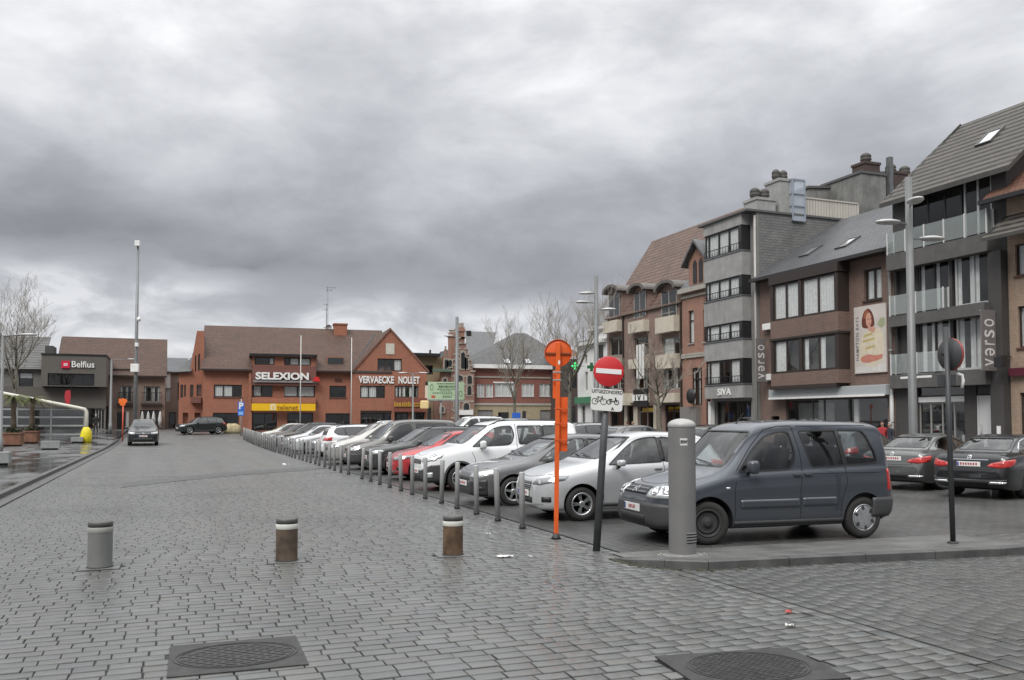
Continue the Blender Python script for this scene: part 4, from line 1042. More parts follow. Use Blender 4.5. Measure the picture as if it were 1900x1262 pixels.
SUV = dict(                                                     # tall five-door
 R=.355, rim=.225, wd=.225, axles=(.88, 3.55), gap=.055,
 top=[(0, .66), (.02, .76), (.06, .86), (.14, .92), (.5, 1.0), (1.0, 1.07), (1.1, 1.10), (1.5, 1.36), (1.85, 1.57), (2.1, 1.64), (2.6, 1.67), (3.4, 1.645), (3.9, 1.58), (4.1, 1.45), (4.25, 1.15), (4.36, .98), (4.45, .75)],
 belt=[(0, .6), (.08, .78), (.3, .87), (.8, .95), (1.3, 1.02), (2.2, 1.07), (3.4, 1.12), (4.1, 1.13), (4.3, .95), (4.45, .7)],
 plan=plan(4.45, .905, .62, .84),
 roof=[(0, .48), (.1, .64), (.3, .72), (1.05, .77), (1.85, .62), (2.4, .61), (3.6, .6), (4.1, .63), (4.3, .72), (4.45, .7)],
 bot=[(0, .3), (.1, .24), (.6, .22), (3.9, .23), (4.3, .32), (4.45, .4)], rr=.1,
 windows=[rpoly([(1.42, 1.07), (1.78, 1.34), (2.05, 1.49), (2.3, 1.535), (2.52, 1.545), (2.54, 1.11)], [.01, .1, .1, .1, .03, .03]),
    rpoly([(2.61, 1.545), (2.63, 1.112), (3.3, 1.145), (3.38, 1.53)], [.03, .03, .03, .03]), rpoly([(3.45, 1.525), (3.37, 1.15), (3.72, 1.17), (3.92, 1.3), (3.78, 1.49)], [.03, .03, .04, .05, .06])],
 pillars=[[(2.52, 1.545), (2.54, 1.11), (2.63, 1.112), (2.61, 1.545)], [(3.38, 1.53), (3.3, 1.145), (3.37, 1.15), (3.45, 1.525)]],
 windscreen=rpoly([(-.72, 1.13), (.72, 1.13), (.58, 1.56), (-.58, 1.56)], .05), ws_to=2.0,
 rear_window=rpoly([(-.58, 1.18), (.58, 1.18), (.52, 1.5), (-.52, 1.5)], .06), rw_from=3.9,
 cabin=(1.3, 4.1), dash_z=1.1, seats=(2.2, 3.1, .85), wiper_z=1.13, mirror=(1.6, 1.1), mirror_size=(.12, .21, .16), rails=(1.95, 3.8, .58),
 seams=[[(1.3, 1.0), (1.3, .32)], [(2.58, 1.1), (2.6, .3)], [(3.4, 1.1), (3.3, .7), (3.1, .32)]],
 front_seams=[[(-48, .97), (-24, .94), (0, .93), (24, .94), (48, .97)]],
 handles=[(2.32, 2.5, .97), (3.15, 3.3, .99)],
 mouldings=[(rect(1.3, 3.15, .27, .4, .03), PLASTIC, .012)],
 pieces=[('grille', 'front', rpoly([(-.42, .70), (.42, .70), (.42, .80), (-.42, .80)], .02), BLACK, .008), ('air_intake', 'cylf', rpoly([(-34, .3), (34, .3), (32, .46), (-32, .46)], .02), BLACK, .01)]
   + both('headlight', 'cylf', rpoly([(28, .70), (54, .72), (62, .82), (56, .86), (28, .81)], .01), LENS, .008)
   + both('tail_light', 'cylr', rpoly([(32, .9), (60, .9), (62, 1.08), (36, 1.04)], .01), REDLENS, .008),
 strokes=[('grille_bar', 'front', [(-.4, .73), (.4, .73)], .014, CHROME, .012), ('grille_bar', 'front', [(-.4, .77), (.4, .77)], .014, CHROME, .012),
    ('badge', 'front', [(.06 * math.cos(k * PI / 6), .75 + .06 * math.sin(k * PI / 6)) for k in range(13)], .014, CHROME, .014), ('badge', 'front', [(-.035, .785), (-.015, .72), (0, .76), (.015, .72), (.035, .785)], .01, CHROME, .014)],
 plate_f=(-.26, .26, .54, .65), plate_r=(-.26, .26, .8, .91), arch=(.05, PLASTIC))

PEOPLE_CARRIER = dict(                                          # long sloping people carrier
 R=.325, rim=.21, wd=.21, axles=(.95, 3.8), gap=.05,
 top=[(0, .6), (.03, .72), (.1, .8), (.5, .95), (.95, 1.07), (1.1, 1.14), (1.6, 1.45), (2.0, 1.65), (2.4, 1.73), (3.0, 1.745), (4.0, 1.70), (4.4, 1.62), (4.6, 1.4), (4.72, 1.1), (4.82, .75)],
 belt=[(0, .56), (.1, .70), (.5, .83), (1.0, .95), (1.6, 1.02), (3., 1.07), (4.4, 1.1), (4.65, 1.0), (4.82, .7)],
 plan=plan(4.82, .93, .58, .84),
 roof=[(0, .44), (.1, .6), (.4, .7), (1.05, .78), (2.0, .64), (2.6, .63), (4.2, .61), (4.6, .66), (4.82, .7)],
 bot=[(0, .28), (.1, .2), (.6, .18), (4.2, .2), (4.6, .3), (4.82, .38)], rr=.11,
 windows=[rpoly([(1.45, 1.05), (1.85, 1.33), (2.15, 1.53), (2.4, 1.6), (2.62, 1.615), (2.62, 1.1)], [.01, .1, .1, .1, .03, .03]),
    rpoly([(2.70, 1.615), (2.70, 1.105), (3.5, 1.13), (3.5, 1.605)], .04), rpoly([(3.58, 1.6), (3.58, 1.135), (4.3, 1.17), (4.32, 1.3), (4.1, 1.56)], [.04, .04, .06, .1, .08])],
 pillars=[[(2.62, 1.615), (2.62, 1.1), (2.70, 1.105), (2.70, 1.615)], [(3.5, 1.605), (3.5, 1.13), (3.58, 1.135), (3.58, 1.6)]],
 windscreen=rpoly([(-.73, 1.18), (.73, 1.18), (.6, 1.63), (-.6, 1.63)], .05), ws_to=2.2,
 rear_window=rpoly([(-.6, 1.2), (.6, 1.2), (.54, 1.56), (-.54, 1.56)], .06), rw_from=4.3,
 cabin=(1.3, 4.55), dash_z=1.15, seats=(2.35, 3.3, .82), wiper_z=1.18, mirror=(1.65, 1.09), mirror_size=(.12, .21, .15), rails=(2.1, 4.2, .6),
 seams=[[(1.35, .97), (1.32, .3)], [(2.66, 1.08), (2.66, .28)], [(3.54, 1.1), (3.5, .7), (3.35, .3)]], handles=[(2.42, 2.58, .95), (3.3, 3.45, .98)],
 pieces=[('grille', 'front', rpoly([(-.36, .56), (.36, .56), (.42, .68), (-.42, .68)], .02), BLACK, .008), ('air_intake', 'front', rect(-.5, .5, .28, .38), BLACK, .008)]
   + both('headlight', 'cylf', rpoly([(28, .62), (44, .62), (64, .76), (66, .85), (52, .82), (30, .72)], .01), LENS, .008)
   + both('tail_light', 'cylr', rpoly([(40, .85), (60, .85), (60, 1.2), (48, 1.2)], .01), REDLENS, .008),
 strokes=[('grille_bar', 'front', [(-.38, .62), (.38, .62)], .02, CHROME, .012)],
 plate_f=(-.26, .26, .42, .53), plate_r=(-.26, .26, .75, .86))

def scaled(sp, sx=1., sz=1., sy=1., **kw):
 q = dict(sp)
 def prof(k, a, b): q[k] = [(x * a, v * b) for x, v in sp[k]]
 prof('top', sx, sz); prof('belt', sx, sz); prof('bot', sx, sz); prof('plan', sx, sy); prof('roof', sx, sy)
 def P(mode, pts):
  a = {'side-': sx, 'side+': sx, 'front': sy, 'rear': sy}.get(mode, 1.); return [(u * a, v * sz) for u, v in pts]
 q['windows'] = [P('side-', w) for w in sp['windows']]; q['pillars'] = [P('side-', w) for w in sp.get('pillars', [])]
 q['windscreen'] = P('front', sp['windscreen']); q['rear_window'] = P('front', sp['rear_window'])
 q['ws_to'] = sp['ws_to'] * sx; q['rw_from'] = sp['rw_from'] * sx; q['cabin'] = tuple(x * sx for x in sp['cabin']); q['dash_z'] = sp['dash_z'] * sz
 q['seats'] = (sp['seats'][0] * sx, sp['seats'][1] * sx, sp['seats'][2] * sz); q['wiper_z'] = sp['wiper_z'] * sz
 if 'aerial' in sp: q['aerial'] = sp['aerial'] * sx
 q['mirror'] = (sp['mirror'][0] * sx, sp['mirror'][1] * sz)
 q['seams'] = [P('side-', w) for w in sp['seams']]; q['front_seams'] = [P('cylf', w) for w in sp.get('front_seams', [])]; q['rear_seams'] = [P('rear', w) for w in sp.get('rear_seams', [])]
 q['handles'] = [(a * sx, b * sx, c * sz) for a, b, c in sp['handles']]
 q['mouldings'] = [(P('side-', p), m, o) for p, m, o in sp.get('mouldings', [])]
 q['pieces'] = [(n, m, P(m, p), t, o) for n, m, p, t, o in sp['pieces']]
 q['strokes'] = [(n, m, P(m, p), w, t, o) for n, m, p, w, t, o in sp['strokes']]
 for k in ('plate_f', 'plate_r'): q[k] = (sp[k][0], sp[k][1], sp[k][2] * sz, sp[k][2] * sz + .11)
 q['axles'] = tuple(a * sx for a in sp['axles'])
 if 'rails' in sp: q['rails'] = (sp['rails'][0] * sx, sp['rails'][1] * sx, sp['rails'][2] * sy)
 q.update(kw); return q
# ================================================================ street furniture
GALV = M_('post grey', (.38, .385, .38), .5, .25, var=.12, vscale=4, dirt=.25)
DKPOST = M_('dark post', (.075, .078, .082), .5, .2, var=.2, vscale=5)
RUST = M_('rusty bollard', (.115, .085, .062), .6, .25, var=.45, vscale=5, dirt=.4, bmp=.15)
ORANGE = M_('orange sign steel', (.68, .105, .012), .5, var=.1, vscale=5, dirt=.25)
def on_ground(px, py):
 d = ray(px, py); t = -CAMH / d.z
 return EYE + d * t
def at_x(px, X):                      # Y of the ground point seen in column px on the line X
 d = ray(px, HY); return X * d.y / d.x
def at_y(px, Y):
 d = ray(px, HY); return Y * d.x / d.y
def z_at(py, x, y):                   # height that appears in row py above (x, y)
 dep = x * _S + y * _C; return CAMH + (HY - py) / FPX * dep

# ---- row of slim posts
def post_meshes():
 mb = MB(); mb.lathe([(.048, 0), (.048, .925), (.044, .938), (.03, .942)], 16); a = mb.build('post_tmp', GALV).data
 mb = MB(); mb.lathe([(.056, -.02), (.056, .045), (.05, .05)], 16); b = mb.build('collar_tmp', BLACK).data
 for o in [o for o in COL.objects if o.data in (a, b)]: bpy.data.objects.remove(o)
 return a, b
pa, pb = post_meshes()
first = None; y = 13.55; k = 0
leans = {4: (0, 1.2), 7: (.5, -2), 11: (0, 3.), 15: (1, -2), 1: (0, -2.2), 2: (0, -1.), 0: (0, -.8), 19: (0, 2), 24: (0, -2)}
N_POSTS = 51
for k in range(N_POSTS):
 if k == 12: y += 1.175; continue
 lab = 'slim grey steel post in the long row between street and parked cars'
 r = bpy.data.objects.new('street_post', None); COL.objects.link(r); r.location = (5.5 + rnd.uniform(-.02, .02), y, gz(y))
 l = leans.get(k, (rnd.uniform(-.6, .6), rnd.uniform(-1, 1))); r.rotation_euler = (R(l[0]), R(l[1]), rnd.uniform(0, 6) if k not in leans else 0)
 if k == 0: lab = 'slim grey steel post nearest the orange sign pole, first of the row'
 elif k == 1: lab = 'second slim grey post from the orange sign pole, leaning outwards'
 elif k == 2: lab = 'third slim grey post from the orange sign pole, before the dark hatchback'
 elif k == 11: lab = 'slim grey post leaning towards its neighbour, beside the gap in the row'
 elif k == N_POSTS - 1: lab = 'farthest slim grey post of the row, before the brick shop building'
 tag(r, lab, 'post', 'slim posts along the parking edge')
 for nm, me in (('post', pa), ('collar', pb)):
  o = bpy.data.objects.new(nm, me); COL.objects.link(o); o.parent = r
 y += 1.175 + rnd.uniform(-.03, .03)

# ---- three short bollards
SLATE_TOP = M_('bollard top', (.1, .1, .095), .5, .2, var=.2)
BAND = M_('reflective band', (.62, .62, .58), .35, var=.1)
def bollard(x, y, r, h, body, lab, band_m, dark_top):
 root = empty('short_bollard', (x, y, 0), R(rnd.uniform(-6, 6)), lab, 'bollard', 'short bollards across the street')
 mb = MB(); mb.lathe([(r, 0), (r, h - .135)], 32, caps=False); mb.build('post', body, root)
 mb = MB(); mb.lathe([(r + .001, h - .135), (r + .004, h - .13), (r + .004, h - .075), (r + .001, h - .07)], 32, caps=False); mb.build('reflective_band', band_m, root)
 mb = MB(); mb.lathe([(r, h - .07), (r, h - .012), (r - .008, h - .003), (r - .03, h)], 32); mb.build('cap', dark_top, root)
 mb = MB(); mb.lathe([(r + .012, -.02), (r + .012, .016), (r, .02)], 32, caps=False); mb.mat(1).cbox(-.23, .23, -.2, .2, -.03, .008, .003); mb.mat(0).box(-.245, .245, -.215, .215, -.03, .003); mb.build('base_plate', [DARK, M_('plate concrete', (.13, .13, .125), .35, var=.2)], root)
bollard(-.77, 11.92, .142, .57, M_('bollard grey paint', (.2, .205, .198), .5, .2, var=.1, dirt=.2), 'short grey bollard with a dark top ring, leftmost of the three in the street', M_('grey band', (.3, .3, .28), .4), SLATE_TOP)
bollard(1.43, 11.59, .137, .55, RUST, 'short brown bollard with a white band, standing in the middle of the street', BAND, SLATE_TOP)
bollard(3.57, 11.28, .134, .53, M_('rustier bollard', (.135, .085, .05), .6, .25, var=.5, vscale=6, dirt=.45, bmp=.15), 'rusty short bollard with a white band, rightmost of the three near the parked cars', BAND, SLATE_TOP)

# ---- grey service pillar on the island
root = empty('service_pillar', (6.12, 9.65, .084), R(20), 'tall grey round service pillar with a domed top and a small sticker', 'pillar')
PG = M_('pillar grey', (.19, .188, .186), .42, .2, var=.06, vscale=2., dirt=.12)
mb = MB(); mb.lathe([(.172, 0), (.172, 1.63)], 48, caps=False); mb.build('shaft', PG, root)
mb = MB(); mb.lathe([(.172, 1.63), (.178, 1.635), (.178, 1.66)] + [(.178 * math.cos(a), 1.66 + .085 * math.sin(a)) for a in [PI / 2 * k / 8 for k in range(1, 8)]] + [(.005, 1.745)], 48); mb.build('domed_cap', M_('pillar cap', (.36, .355, .345), .45, .1, var=.1), root)
mb = MB()
for k in range(4):
 z = .17 + k * .036
 for j in range(14):
  a0, a1 = R(-125 + j * 6.4) , R(-125 + (j + 1) * 6.4)
  c = lambda a, rr, zz: (rr * math.cos(a), rr * math.sin(a), zz)
  mb.mat(0).poly([c(a0, .1745, z), c(a1, .1745, z), c(a1, .1745, z + .011), c(a0, .1745, z + .011)])
  mb.mat(1).poly([c(a0, .1745, z + .011), c(a1, .1745, z + .011), c(a1, .181, z + .02), c(a0, .181, z + .02)]); mb.poly([c(a0, .181, z + .02), c(a1, .181, z + .02), c(a1, .173, z + .026), c(a0, .173, z + .026)])
mb.build('louvre', [DARK, PG], root)
mb = MB(); a = R(-134); M = XF((.176 * math.cos(a), .176 * math.sin(a), 1.45), (-math.sin(a), math.cos(a), 0))
for (x0, x1, y0, y1, m_, d) in ((-.048, .048, -.043, .043, 0, 0),):
 mb.mat(0)
 for j in range(6):
  u0, u1 = a + (-.3 + .6 * j / 6) * .9, a + (-.3 + .6 * (j + 1) / 6) * .9
  mb.poly([(.1735 * math.cos(u), .1735 * math.sin(u), z) for u, z in ((u0, 1.405), (u1, 1.405), (u1, 1.495), (u0, 1.495))])
mb.mat(1).text('RW', .05, M, .002, .004); mb.build('sticker', [M_('sticker white', (.6, .6, .58), .5), M_('sticker ink', (.06, .06, .07), .5)], root)
mb = MB(); mb.lathe([(.2, 0), (.2, .008), (.178, .03), (.172, .032)], 40, caps=False); mb.build('collar', PG, root)
mb = MB(); mb.cbox(-.25, .25, -.22, .22, -.01, .014, .005)
for sx in (-1, 1):
 for sy in (-1, 1): mb.lathe([(.018, .014), (.018, .03), (.004, .032)], 8, Matrix.Translation((sx * .21, sy * .18, 0)))
mb.build('base_plate', M_('steel plate', (.3, .295, .28), .45, .5, var=.3, vscale=9), root)

# ---- signs
def disc(mb, r, y0, y1, c, n=48):
 mb.lathe([(r - .006, 0), (r, .003), (r, abs(y1 - y0) - .003), (r - .006, abs(y1 - y0))], n, Matrix.Translation((c[0], y1, c[1])) @ Matrix.Rotation(R(90), 4, 'X'))
def bicycle(mb, cx, cz, s, y, moped=False):
 def seg(a, b, w=.06): mb.bar((cx + a[0] * s, y, cz + a[1] * s), (cx + b[0] * s, y, cz + b[1] * s), w * s, .002, (0, 1, 0))
 for wx in (-.5, .5):
  for k in range(16):
   a0, a1 = 2 * PI * k / 16, 2 * PI * (k + 1) / 16; rr = .34 if not moped else .28
   seg((wx + rr * math.cos(a0), rr * math.sin(a0)), (wx + rr * math.cos(a1), rr * math.sin(a1)), .07 if not moped else .11)
 if not moped:
  for a, b in (((-.5, 0), (-.15, .5)), ((-.15, .5), (.32, .45)), ((.32, .45), (0, 0)), ((0, 0), (-.15, .5)), ((-.5, 0), (0, 0)), ((.5, 0), (.3, .6)), ((.2, .62), (.4, .62)), ((-.25, .56), (-.05, .56))): seg(a, b)
 else:
  for a, b in (((-.5, 0), (-.1, .12)), ((-.5, .28), (-.1, .34)), ((-.1, .12), (.25, .1)), ((.25, .1), (.36, .55)), ((.5, 0), (.34, .5)), ((.22, .6), (.42, .55)), ((-.55, .34), (-.1, .36))): seg(a, b, .14)
root = empty('no_entry_sign', (5.53, 10.91, -.02), -HEAD, 'round red no entry sign above a white bicycle plate, on a leaning dark post', 'road sign')
root.rotation_euler = (R(-1), R(4.1), -HEAD)
mb = MB(); mb.tube([(0, 0, 0), (0, 0, 2.72)], [.052, .05], 20); mb.build('post', DKPOST, root)
mb = MB(); disc(mb, .212, -.085, -.06, (0, 2.51)); o = mb.build('sign_disc', [M_('sign red', (.5, .018, .022), .42, coat=.3, var=.06)], root)
mb = MB(); mb.cbox(-.178, .178, -.092, -.082, 2.51 - .033, 2.51 + .035, .003); mb.build('white_bar', M_('sign white', (.72, .72, .71), .4, dirt=.15), o)
mb = MB(); mb.prism(rpoly([(-.22, 1.96), (.22, 1.96), (.22, 2.265), (-.22, 2.265)], .045), 'y', -.082, -.06); o = mb.build('exception_plate', M_('plate white', (.66, .66, .64), .42, dirt=.15), root)
mb = MB(); mb.text('UITGEZONDERD', .068, XF((0, -.0835, 2.222)), .002, .0015, .83)
mb.text('A', .06, XF((.085, -.0835, 1.992)), .002, .002); mb.build('lettering', M_('sign ink', (.02, .02, .022), .5), o)
mb = MB(); bicycle(mb, -.105, 2.085, .12, -.0835); mb.build('bicycle_symbol', MATS['sign ink'], o); mb = MB(); bicycle(mb, .085, 2.085, .105, -.0835, True); mb.build('moped_symbol', MATS['sign ink'], o)
mb = MB()
for z in (2.4, 2.62, 2.04, 2.2): mb.cbox(-.075, .075, -.062, .062, z - .014, z + .014, .004)
mb.build('clamp', STEEL, root)

root = empty('temporary_sign', (5.51, 12.22, 0), -HEAD, 'orange temporary road sign seen from behind, round disc and narrow panel on a pole', 'road sign')
root.rotation_euler = (0, R(.8), -HEAD)
mb = MB(); mb.cbox(-.034, .034, -.03, .03, .06, 3.0, .006); mb.build('pole', ORANGE, root)
mb = MB(); mb.lathe([(.08, 0), (.06, .03), (.045, .08), (.034, .085)], 20); mb.build('foot', BLACK, root)
mb = MB(); disc(mb, .203, .035, .055, (.0, 2.84)); mb.lathe([(.204, -.02), (.21, -.02), (.21, .02), (.204, .02)], 48, Matrix.Translation((0, .035, 2.84)) @ Matrix.Rotation(R(90), 4, 'X'), closed=True); mb.build('sign_disc', ORANGE, root)
mb = MB(); mb.box(-.195, .195, .02, .035, 2.82, 2.845); mb.box(-.195, .195, .005, .02, 2.82, 2.824); mb.build('stiffener', M_('stiffener', (.2, .06, .02), .5), root)
mb = MB(); mb.box(.0, .03, -.034, -.031, 2.66, 2.72); mb.build('sticker', M_('sign white', (.72, .72, .71)), root)
mb = MB(); mb.box(.03, .155, .03, .05, 1.33, 2.16); mb.box(.03, .042, .0, .03, 1.33, 2.16); mb.box(.143, .155, .0, .03, 1.33, 2.16); mb.build('narrow_panel', ORANGE, root)
mb = MB(); mb.box(-.075, -.034, .02, .034, 2.14, 2.57); mb.build('slim_plate', ORANGE, root)
for z in (2.42, 2.54, 1.98, 1.75, 1.5):
 mb = MB(); mb.cbox(-.05 if z < 2.2 else -.08, .15 if z < 2.2 else .05, -.036, -.018, z - .012, z + .012, .003); mb.build('bracket', STEEL if z > 2.2 else M_('orange bracket', (.5, .08, .015), .5), root)
mb = MB(); mb.box(.155, .16, .03, .05, 1.34, 1.9); mb.build('panel_edge', M_('violet edge', (.13, .06, .3), .5), root)

root = empty('round_sign', (10.28, 9.24, .08), -HEAD, 'round road sign seen from behind on a slim near black post on the island', 'road sign')
mb = MB(); mb.lathe([(.075, 0), (.075, .012), (.045, .03)], 20); mb.build('foot', BLACK, root)
root.rotation_euler = (0, R(-.7), -HEAD)
mb = MB(); mb.tube([(0, 0, 0), (0, 0, 3.05)], [.036, .036], 16); mb.build('post', M_('near black post', (.045, .048, .05), .5, .2), root)
mb = MB(); Mt = Matrix.Translation((.06, .03, 2.66)) @ Matrix.Rotation(R(-73), 4, 'Z') @ Matrix.Rotation(R(90), 4, 'X')
mb.lathe([(.222, -.008), (.226, 0), (.222, .012)], 40, Mt); mb.mat(1).lathe([(.226, -.026), (.231, -.026), (.231, .006), (.226, .006)], 40, Mt, closed=True)
mb.build('sign_disc', [M_('sign back', (.05, .052, .055), .5), M_('sign edge red', (.3, .05, .04), .45)], root)
mb = MB(); mb.cbox(-.07, .1, .03, .05, 2.66 - .014, 2.66 + .014, .003); mb.build('clamp', BLACK, root)
mb = MB(); mb.cbox(-.13, .13, .02, .05, 2.22, 2.38, .01); mb.build('lower_plate', M_('sign back', (.05, .052, .055)), root)
mb = MB(); mb.tube([(.2, 0, 2.18), (.22, 0, 2.28), (.205, 0, 2.36), (.14, 0, 2.385)], [.02, .022, .022, .02], 10); mb.build('white_hook', WHITE, root)

# ---- tall lamp posts of the square
LAMPG = M_('lamp post grey', (.17, .175, .176), .5, .2, var=.1, vscale=2)
HEADG = M_('lamp head', (.5, .5, .49), .35, .2)
def lamp_mast(px, X, topy, r, heads, lab):
 y = at_x(px, X); h = z_at(topy, X, y); root = empty('street_lamp', (X, y, gz(y)), 0, lab, 'street lamp', 'tall lamp masts on the square')
 mb = MB(); mb.tube([(0, 0, 0), (0, 0, .25), (0, 0, h)], [r * 1.25, r * 1.1, r * .86], 20); mb.build('mast', LAMPG, root)
 right = Vector((_C, -_S, 0)); fw = Vector((_S, _C, 0))
 for (dx, py, dy) in heads:
  z = z_at(py, X, y); d = right * dx + fw * dy; L = d.length; d.normalize()
  mb = MB(); mb.bar(d * r * .6 + Vector((0, 0, z - .03)), d * (L * .6) + Vector((0, 0, z)), .05, .05)
  a = mb.build('lamp_arm', LAMPG, root)
  mb = MB(); mb.lathe([(.05, -.06), (.3, -.045), (.36, 0), (.33, .05), (.2, .09), (.02, .1)], 28, Matrix.Translation(d * L + Vector((0, 0, z))) @ Matrix.Rotation(math.atan2(d.y, d.x), 4, 'Z') @ Matrix.Diagonal((1.35, .75, 1, 1)))
  b = mb.build('lamp_head', HEADG, a)
lamp_mast(1694, 24.5, 325, .14, [(-.12, 379, -.75), (-.8, 411, -.1), (.85, 440, .1)], 'tall grey lamp mast with three flat lamp heads, before the black flats')
lamp_mast(1107, 24.5, 511, .15, [(-.6, 543, .1), (-.85, 561, -.2), (.75, 574, -.1)], 'tall grey lamp mast with flat heads, behind the no entry sign')
lamp_mast(847.5, 24.5, 594, .17, [(-.5, 617, .6), (-.75, 629, .1)], 'tall grey lamp mast beside the stepped gable, crossing the green board')
# camera mast
y = 72.5; x = at_y(250.5, y); h = z_at(453, x, y)
root = empty('camera_mast', (x, y, gz(y)), -HEAD, 'very tall slim grey mast with white cameras and a white box', 'mast')
mb = MB(); mb.tube([(0, 0, 0), (0, 0, h * .38), (0, 0, h)], [.16, .13, .09], 16); mb.build('pole', M_('mast grey', (.2, .21, .21), .5, .3, var=.1), root)
def zz(py): return z_at(py, x, y)
for nm, (dx, p0, p1, w) in dict(equipment_box=(0, 681, 696, .6), small_box=(.12, 642, 649, .25), antenna_box=(.03, 451, 461, .38)).items():
 mb = MB(); mb.cbox(dx - w / 2, dx + w / 2, -.3, -.08, zz(p1), zz(p0), .03); mb.build(nm, WHITE, root)
mb = MB(); mb.bar((0, 0, zz(594)), (.3, -.1, zz(592)), .06); mb.lathe([(.02, -.25), (.13, -.2), (.15, -.05), (.1, .05), (.02, .08)], 16, Matrix.Translation((.22, -.15, zz(596)))); mb.build('camera', WHITE, root)
# smaller lamps
def arm_lamp(px, Y, topy, arms, lab, base_y=None, r=.07):
 x = at_y(px, Y); h = z_at(topy, x, Y); root = empty('arm_lamp', (x, Y, gz(Y)), -HEAD, lab, 'street lamp')
 mb = MB(); mb.tube([(0, 0, 0), (0, 0, 1.0), (0, 0, 1.02), (0, 0, h)], [r * 1.5, r * 1.5, r, r * .8], 14); mb.build('pole', LAMPG, root)
 for dx in arms:
  mb = MB(); mb.tube([(0, 0, h - .05), (dx * .4, 0, h), (dx, 0, h + .02)], [.04, .035, .03], 8); a = mb.build('lamp_arm', LAMPG, root)
  mb = MB(); mb.lathe([(.02, -.05), (.3, -.03), (.34, .02), (.2, .07), (.02, .08)], 20, Matrix.Translation((dx, 0, h + .02)) @ Matrix.Diagonal((1.2, .6, .8, 1))); mb.build('lamp_head', HEADG, a)
arm_lamp(766, 62, 694, (-.75, .75), 'small two-armed grey lamp before the brick gable with white letters')
arm_lamp(205, 82, 677, (1.7,), 'slim grey lamp with one long arm, beside the bank and the bare brick house', r=.1)
arm_lamp(2, 42, 622, (1.05,), 'grey lamp post with one arm at the far left frame edge')

# ---- left-hand plaza things
yb = 67.0; xb = -5.35
root = empty('awning_frame', (xb, yb, .1 + gz(yb)), 0, 'white tubular awning frame sloping down to a post padded in yellow', 'awning frame')
mb = MB(); mb.tube([(-9.5, 0, 4.1), (-5.4, 0, 3.4), (-.55, 0, 2.38), (-.12, 0, 2.28), (0, 0, 2.1), (0, 0, .0)], [.12] * 6, 12); mb.build('pipe', M_('cream pipe', (.62, .6, .52), .5, var=.1, dirt=.2), root)
root = empty('post_padding', (xb, yb - .05, .1 + gz(yb)), 0, 'bright yellow protective padding wrapped round the foot of the white frame post', 'padding')
mb = MB(); pr = [(.30, 0), (.36, .06), (.37, .4), (.34, .7), (.24, .95), (.16, 1.05), (.14, 1.06)]; mb.lathe(pr, 20, caps=False)
for v in range(len(mb.v)): 
 q = mb.v[v]; mb.v[v] = (q[0] * rnd.uniform(.9, 1.06), q[1] * rnd.uniform(.9, 1.06), q[2])
mb.build('padding_shell', M_('yellow plastic', (.75, .62, .02), .5, var=.15, vscale=6), root)
root = empty('terrace_screen', (xb - .15, yb + .25, .1 + gz(yb)), 0, 'grey railed terrace screen with four bars under the white awning frame', 'screen')
for k, z in enumerate((.5, 1.1, 1.68, 2.22)):
 mb = MB(); mb.box(-14, 0, -.03, .03, z, z + .11); mb.build('rail', M_('screen rail', (.4, .41, .41), .45, .3), root)
for k in range(7):
 mb = MB(); mb.box(-2.05 * k - .05, -2.05 * k + .05, -.05, .05, 0, 2.4); mb.build('post', M_('screen post', (.34, .35, .35), .45, .3), root)
mb = MB(); mb.box(-14, -.05, -.008, .008, .1, 2.2); mb.build('glass_panel', glass('screen glass', (.7, .72, .72), .08), root)
# planters with palms
def palm(x, y, lab, seed, h, g):
 r = random.Random(seed); root = empty('palm_tree', (x, y, g), 0, lab, 'palm')
 mb = MB(); mb.smooth = True; mb.tube([(0, 0, 0), (.03, 0, h * .3), (.0, .02, h * .6), (.04, 0, h)], [.2, .17, .14, .18], 10); mb.build('trunk', M_('palm trunk', (.085, .065, .045), .9, var=.5, vscale=14), root)
 mb = MB()
 for k in range(22):
  a = r.uniform(0, 2 * PI); L = r.uniform(.9, 1.25); up = r.uniform(-.1, .55); pts = []
  for j in range(7):
   t = j / 6; pts.append(Vector((math.cos(a) * L * t, math.sin(a) * L * t, h + up * math.sin(t * 1.9) - .55 * t * t)))
  sd = Vector((-math.sin(a), math.cos(a), 0))
  for j in range(6):
   for q in range(3):
    p = pts[j].lerp(pts[j + 1], q / 3); d = (pts[j + 1] - pts[j]).normalized()
    for sg in (-1, 1):
     e = p + sd * sg * r.uniform(.1, .22) * (1 - .5 * j / 6) + d * .15 + Vector((0, 0, -.07)); mb.poly([p, p + d * .05, e])
 mb.build('fronds', M_('palm fronds', (.1, .115, .025), .7, var=.4, vscale=5), root)
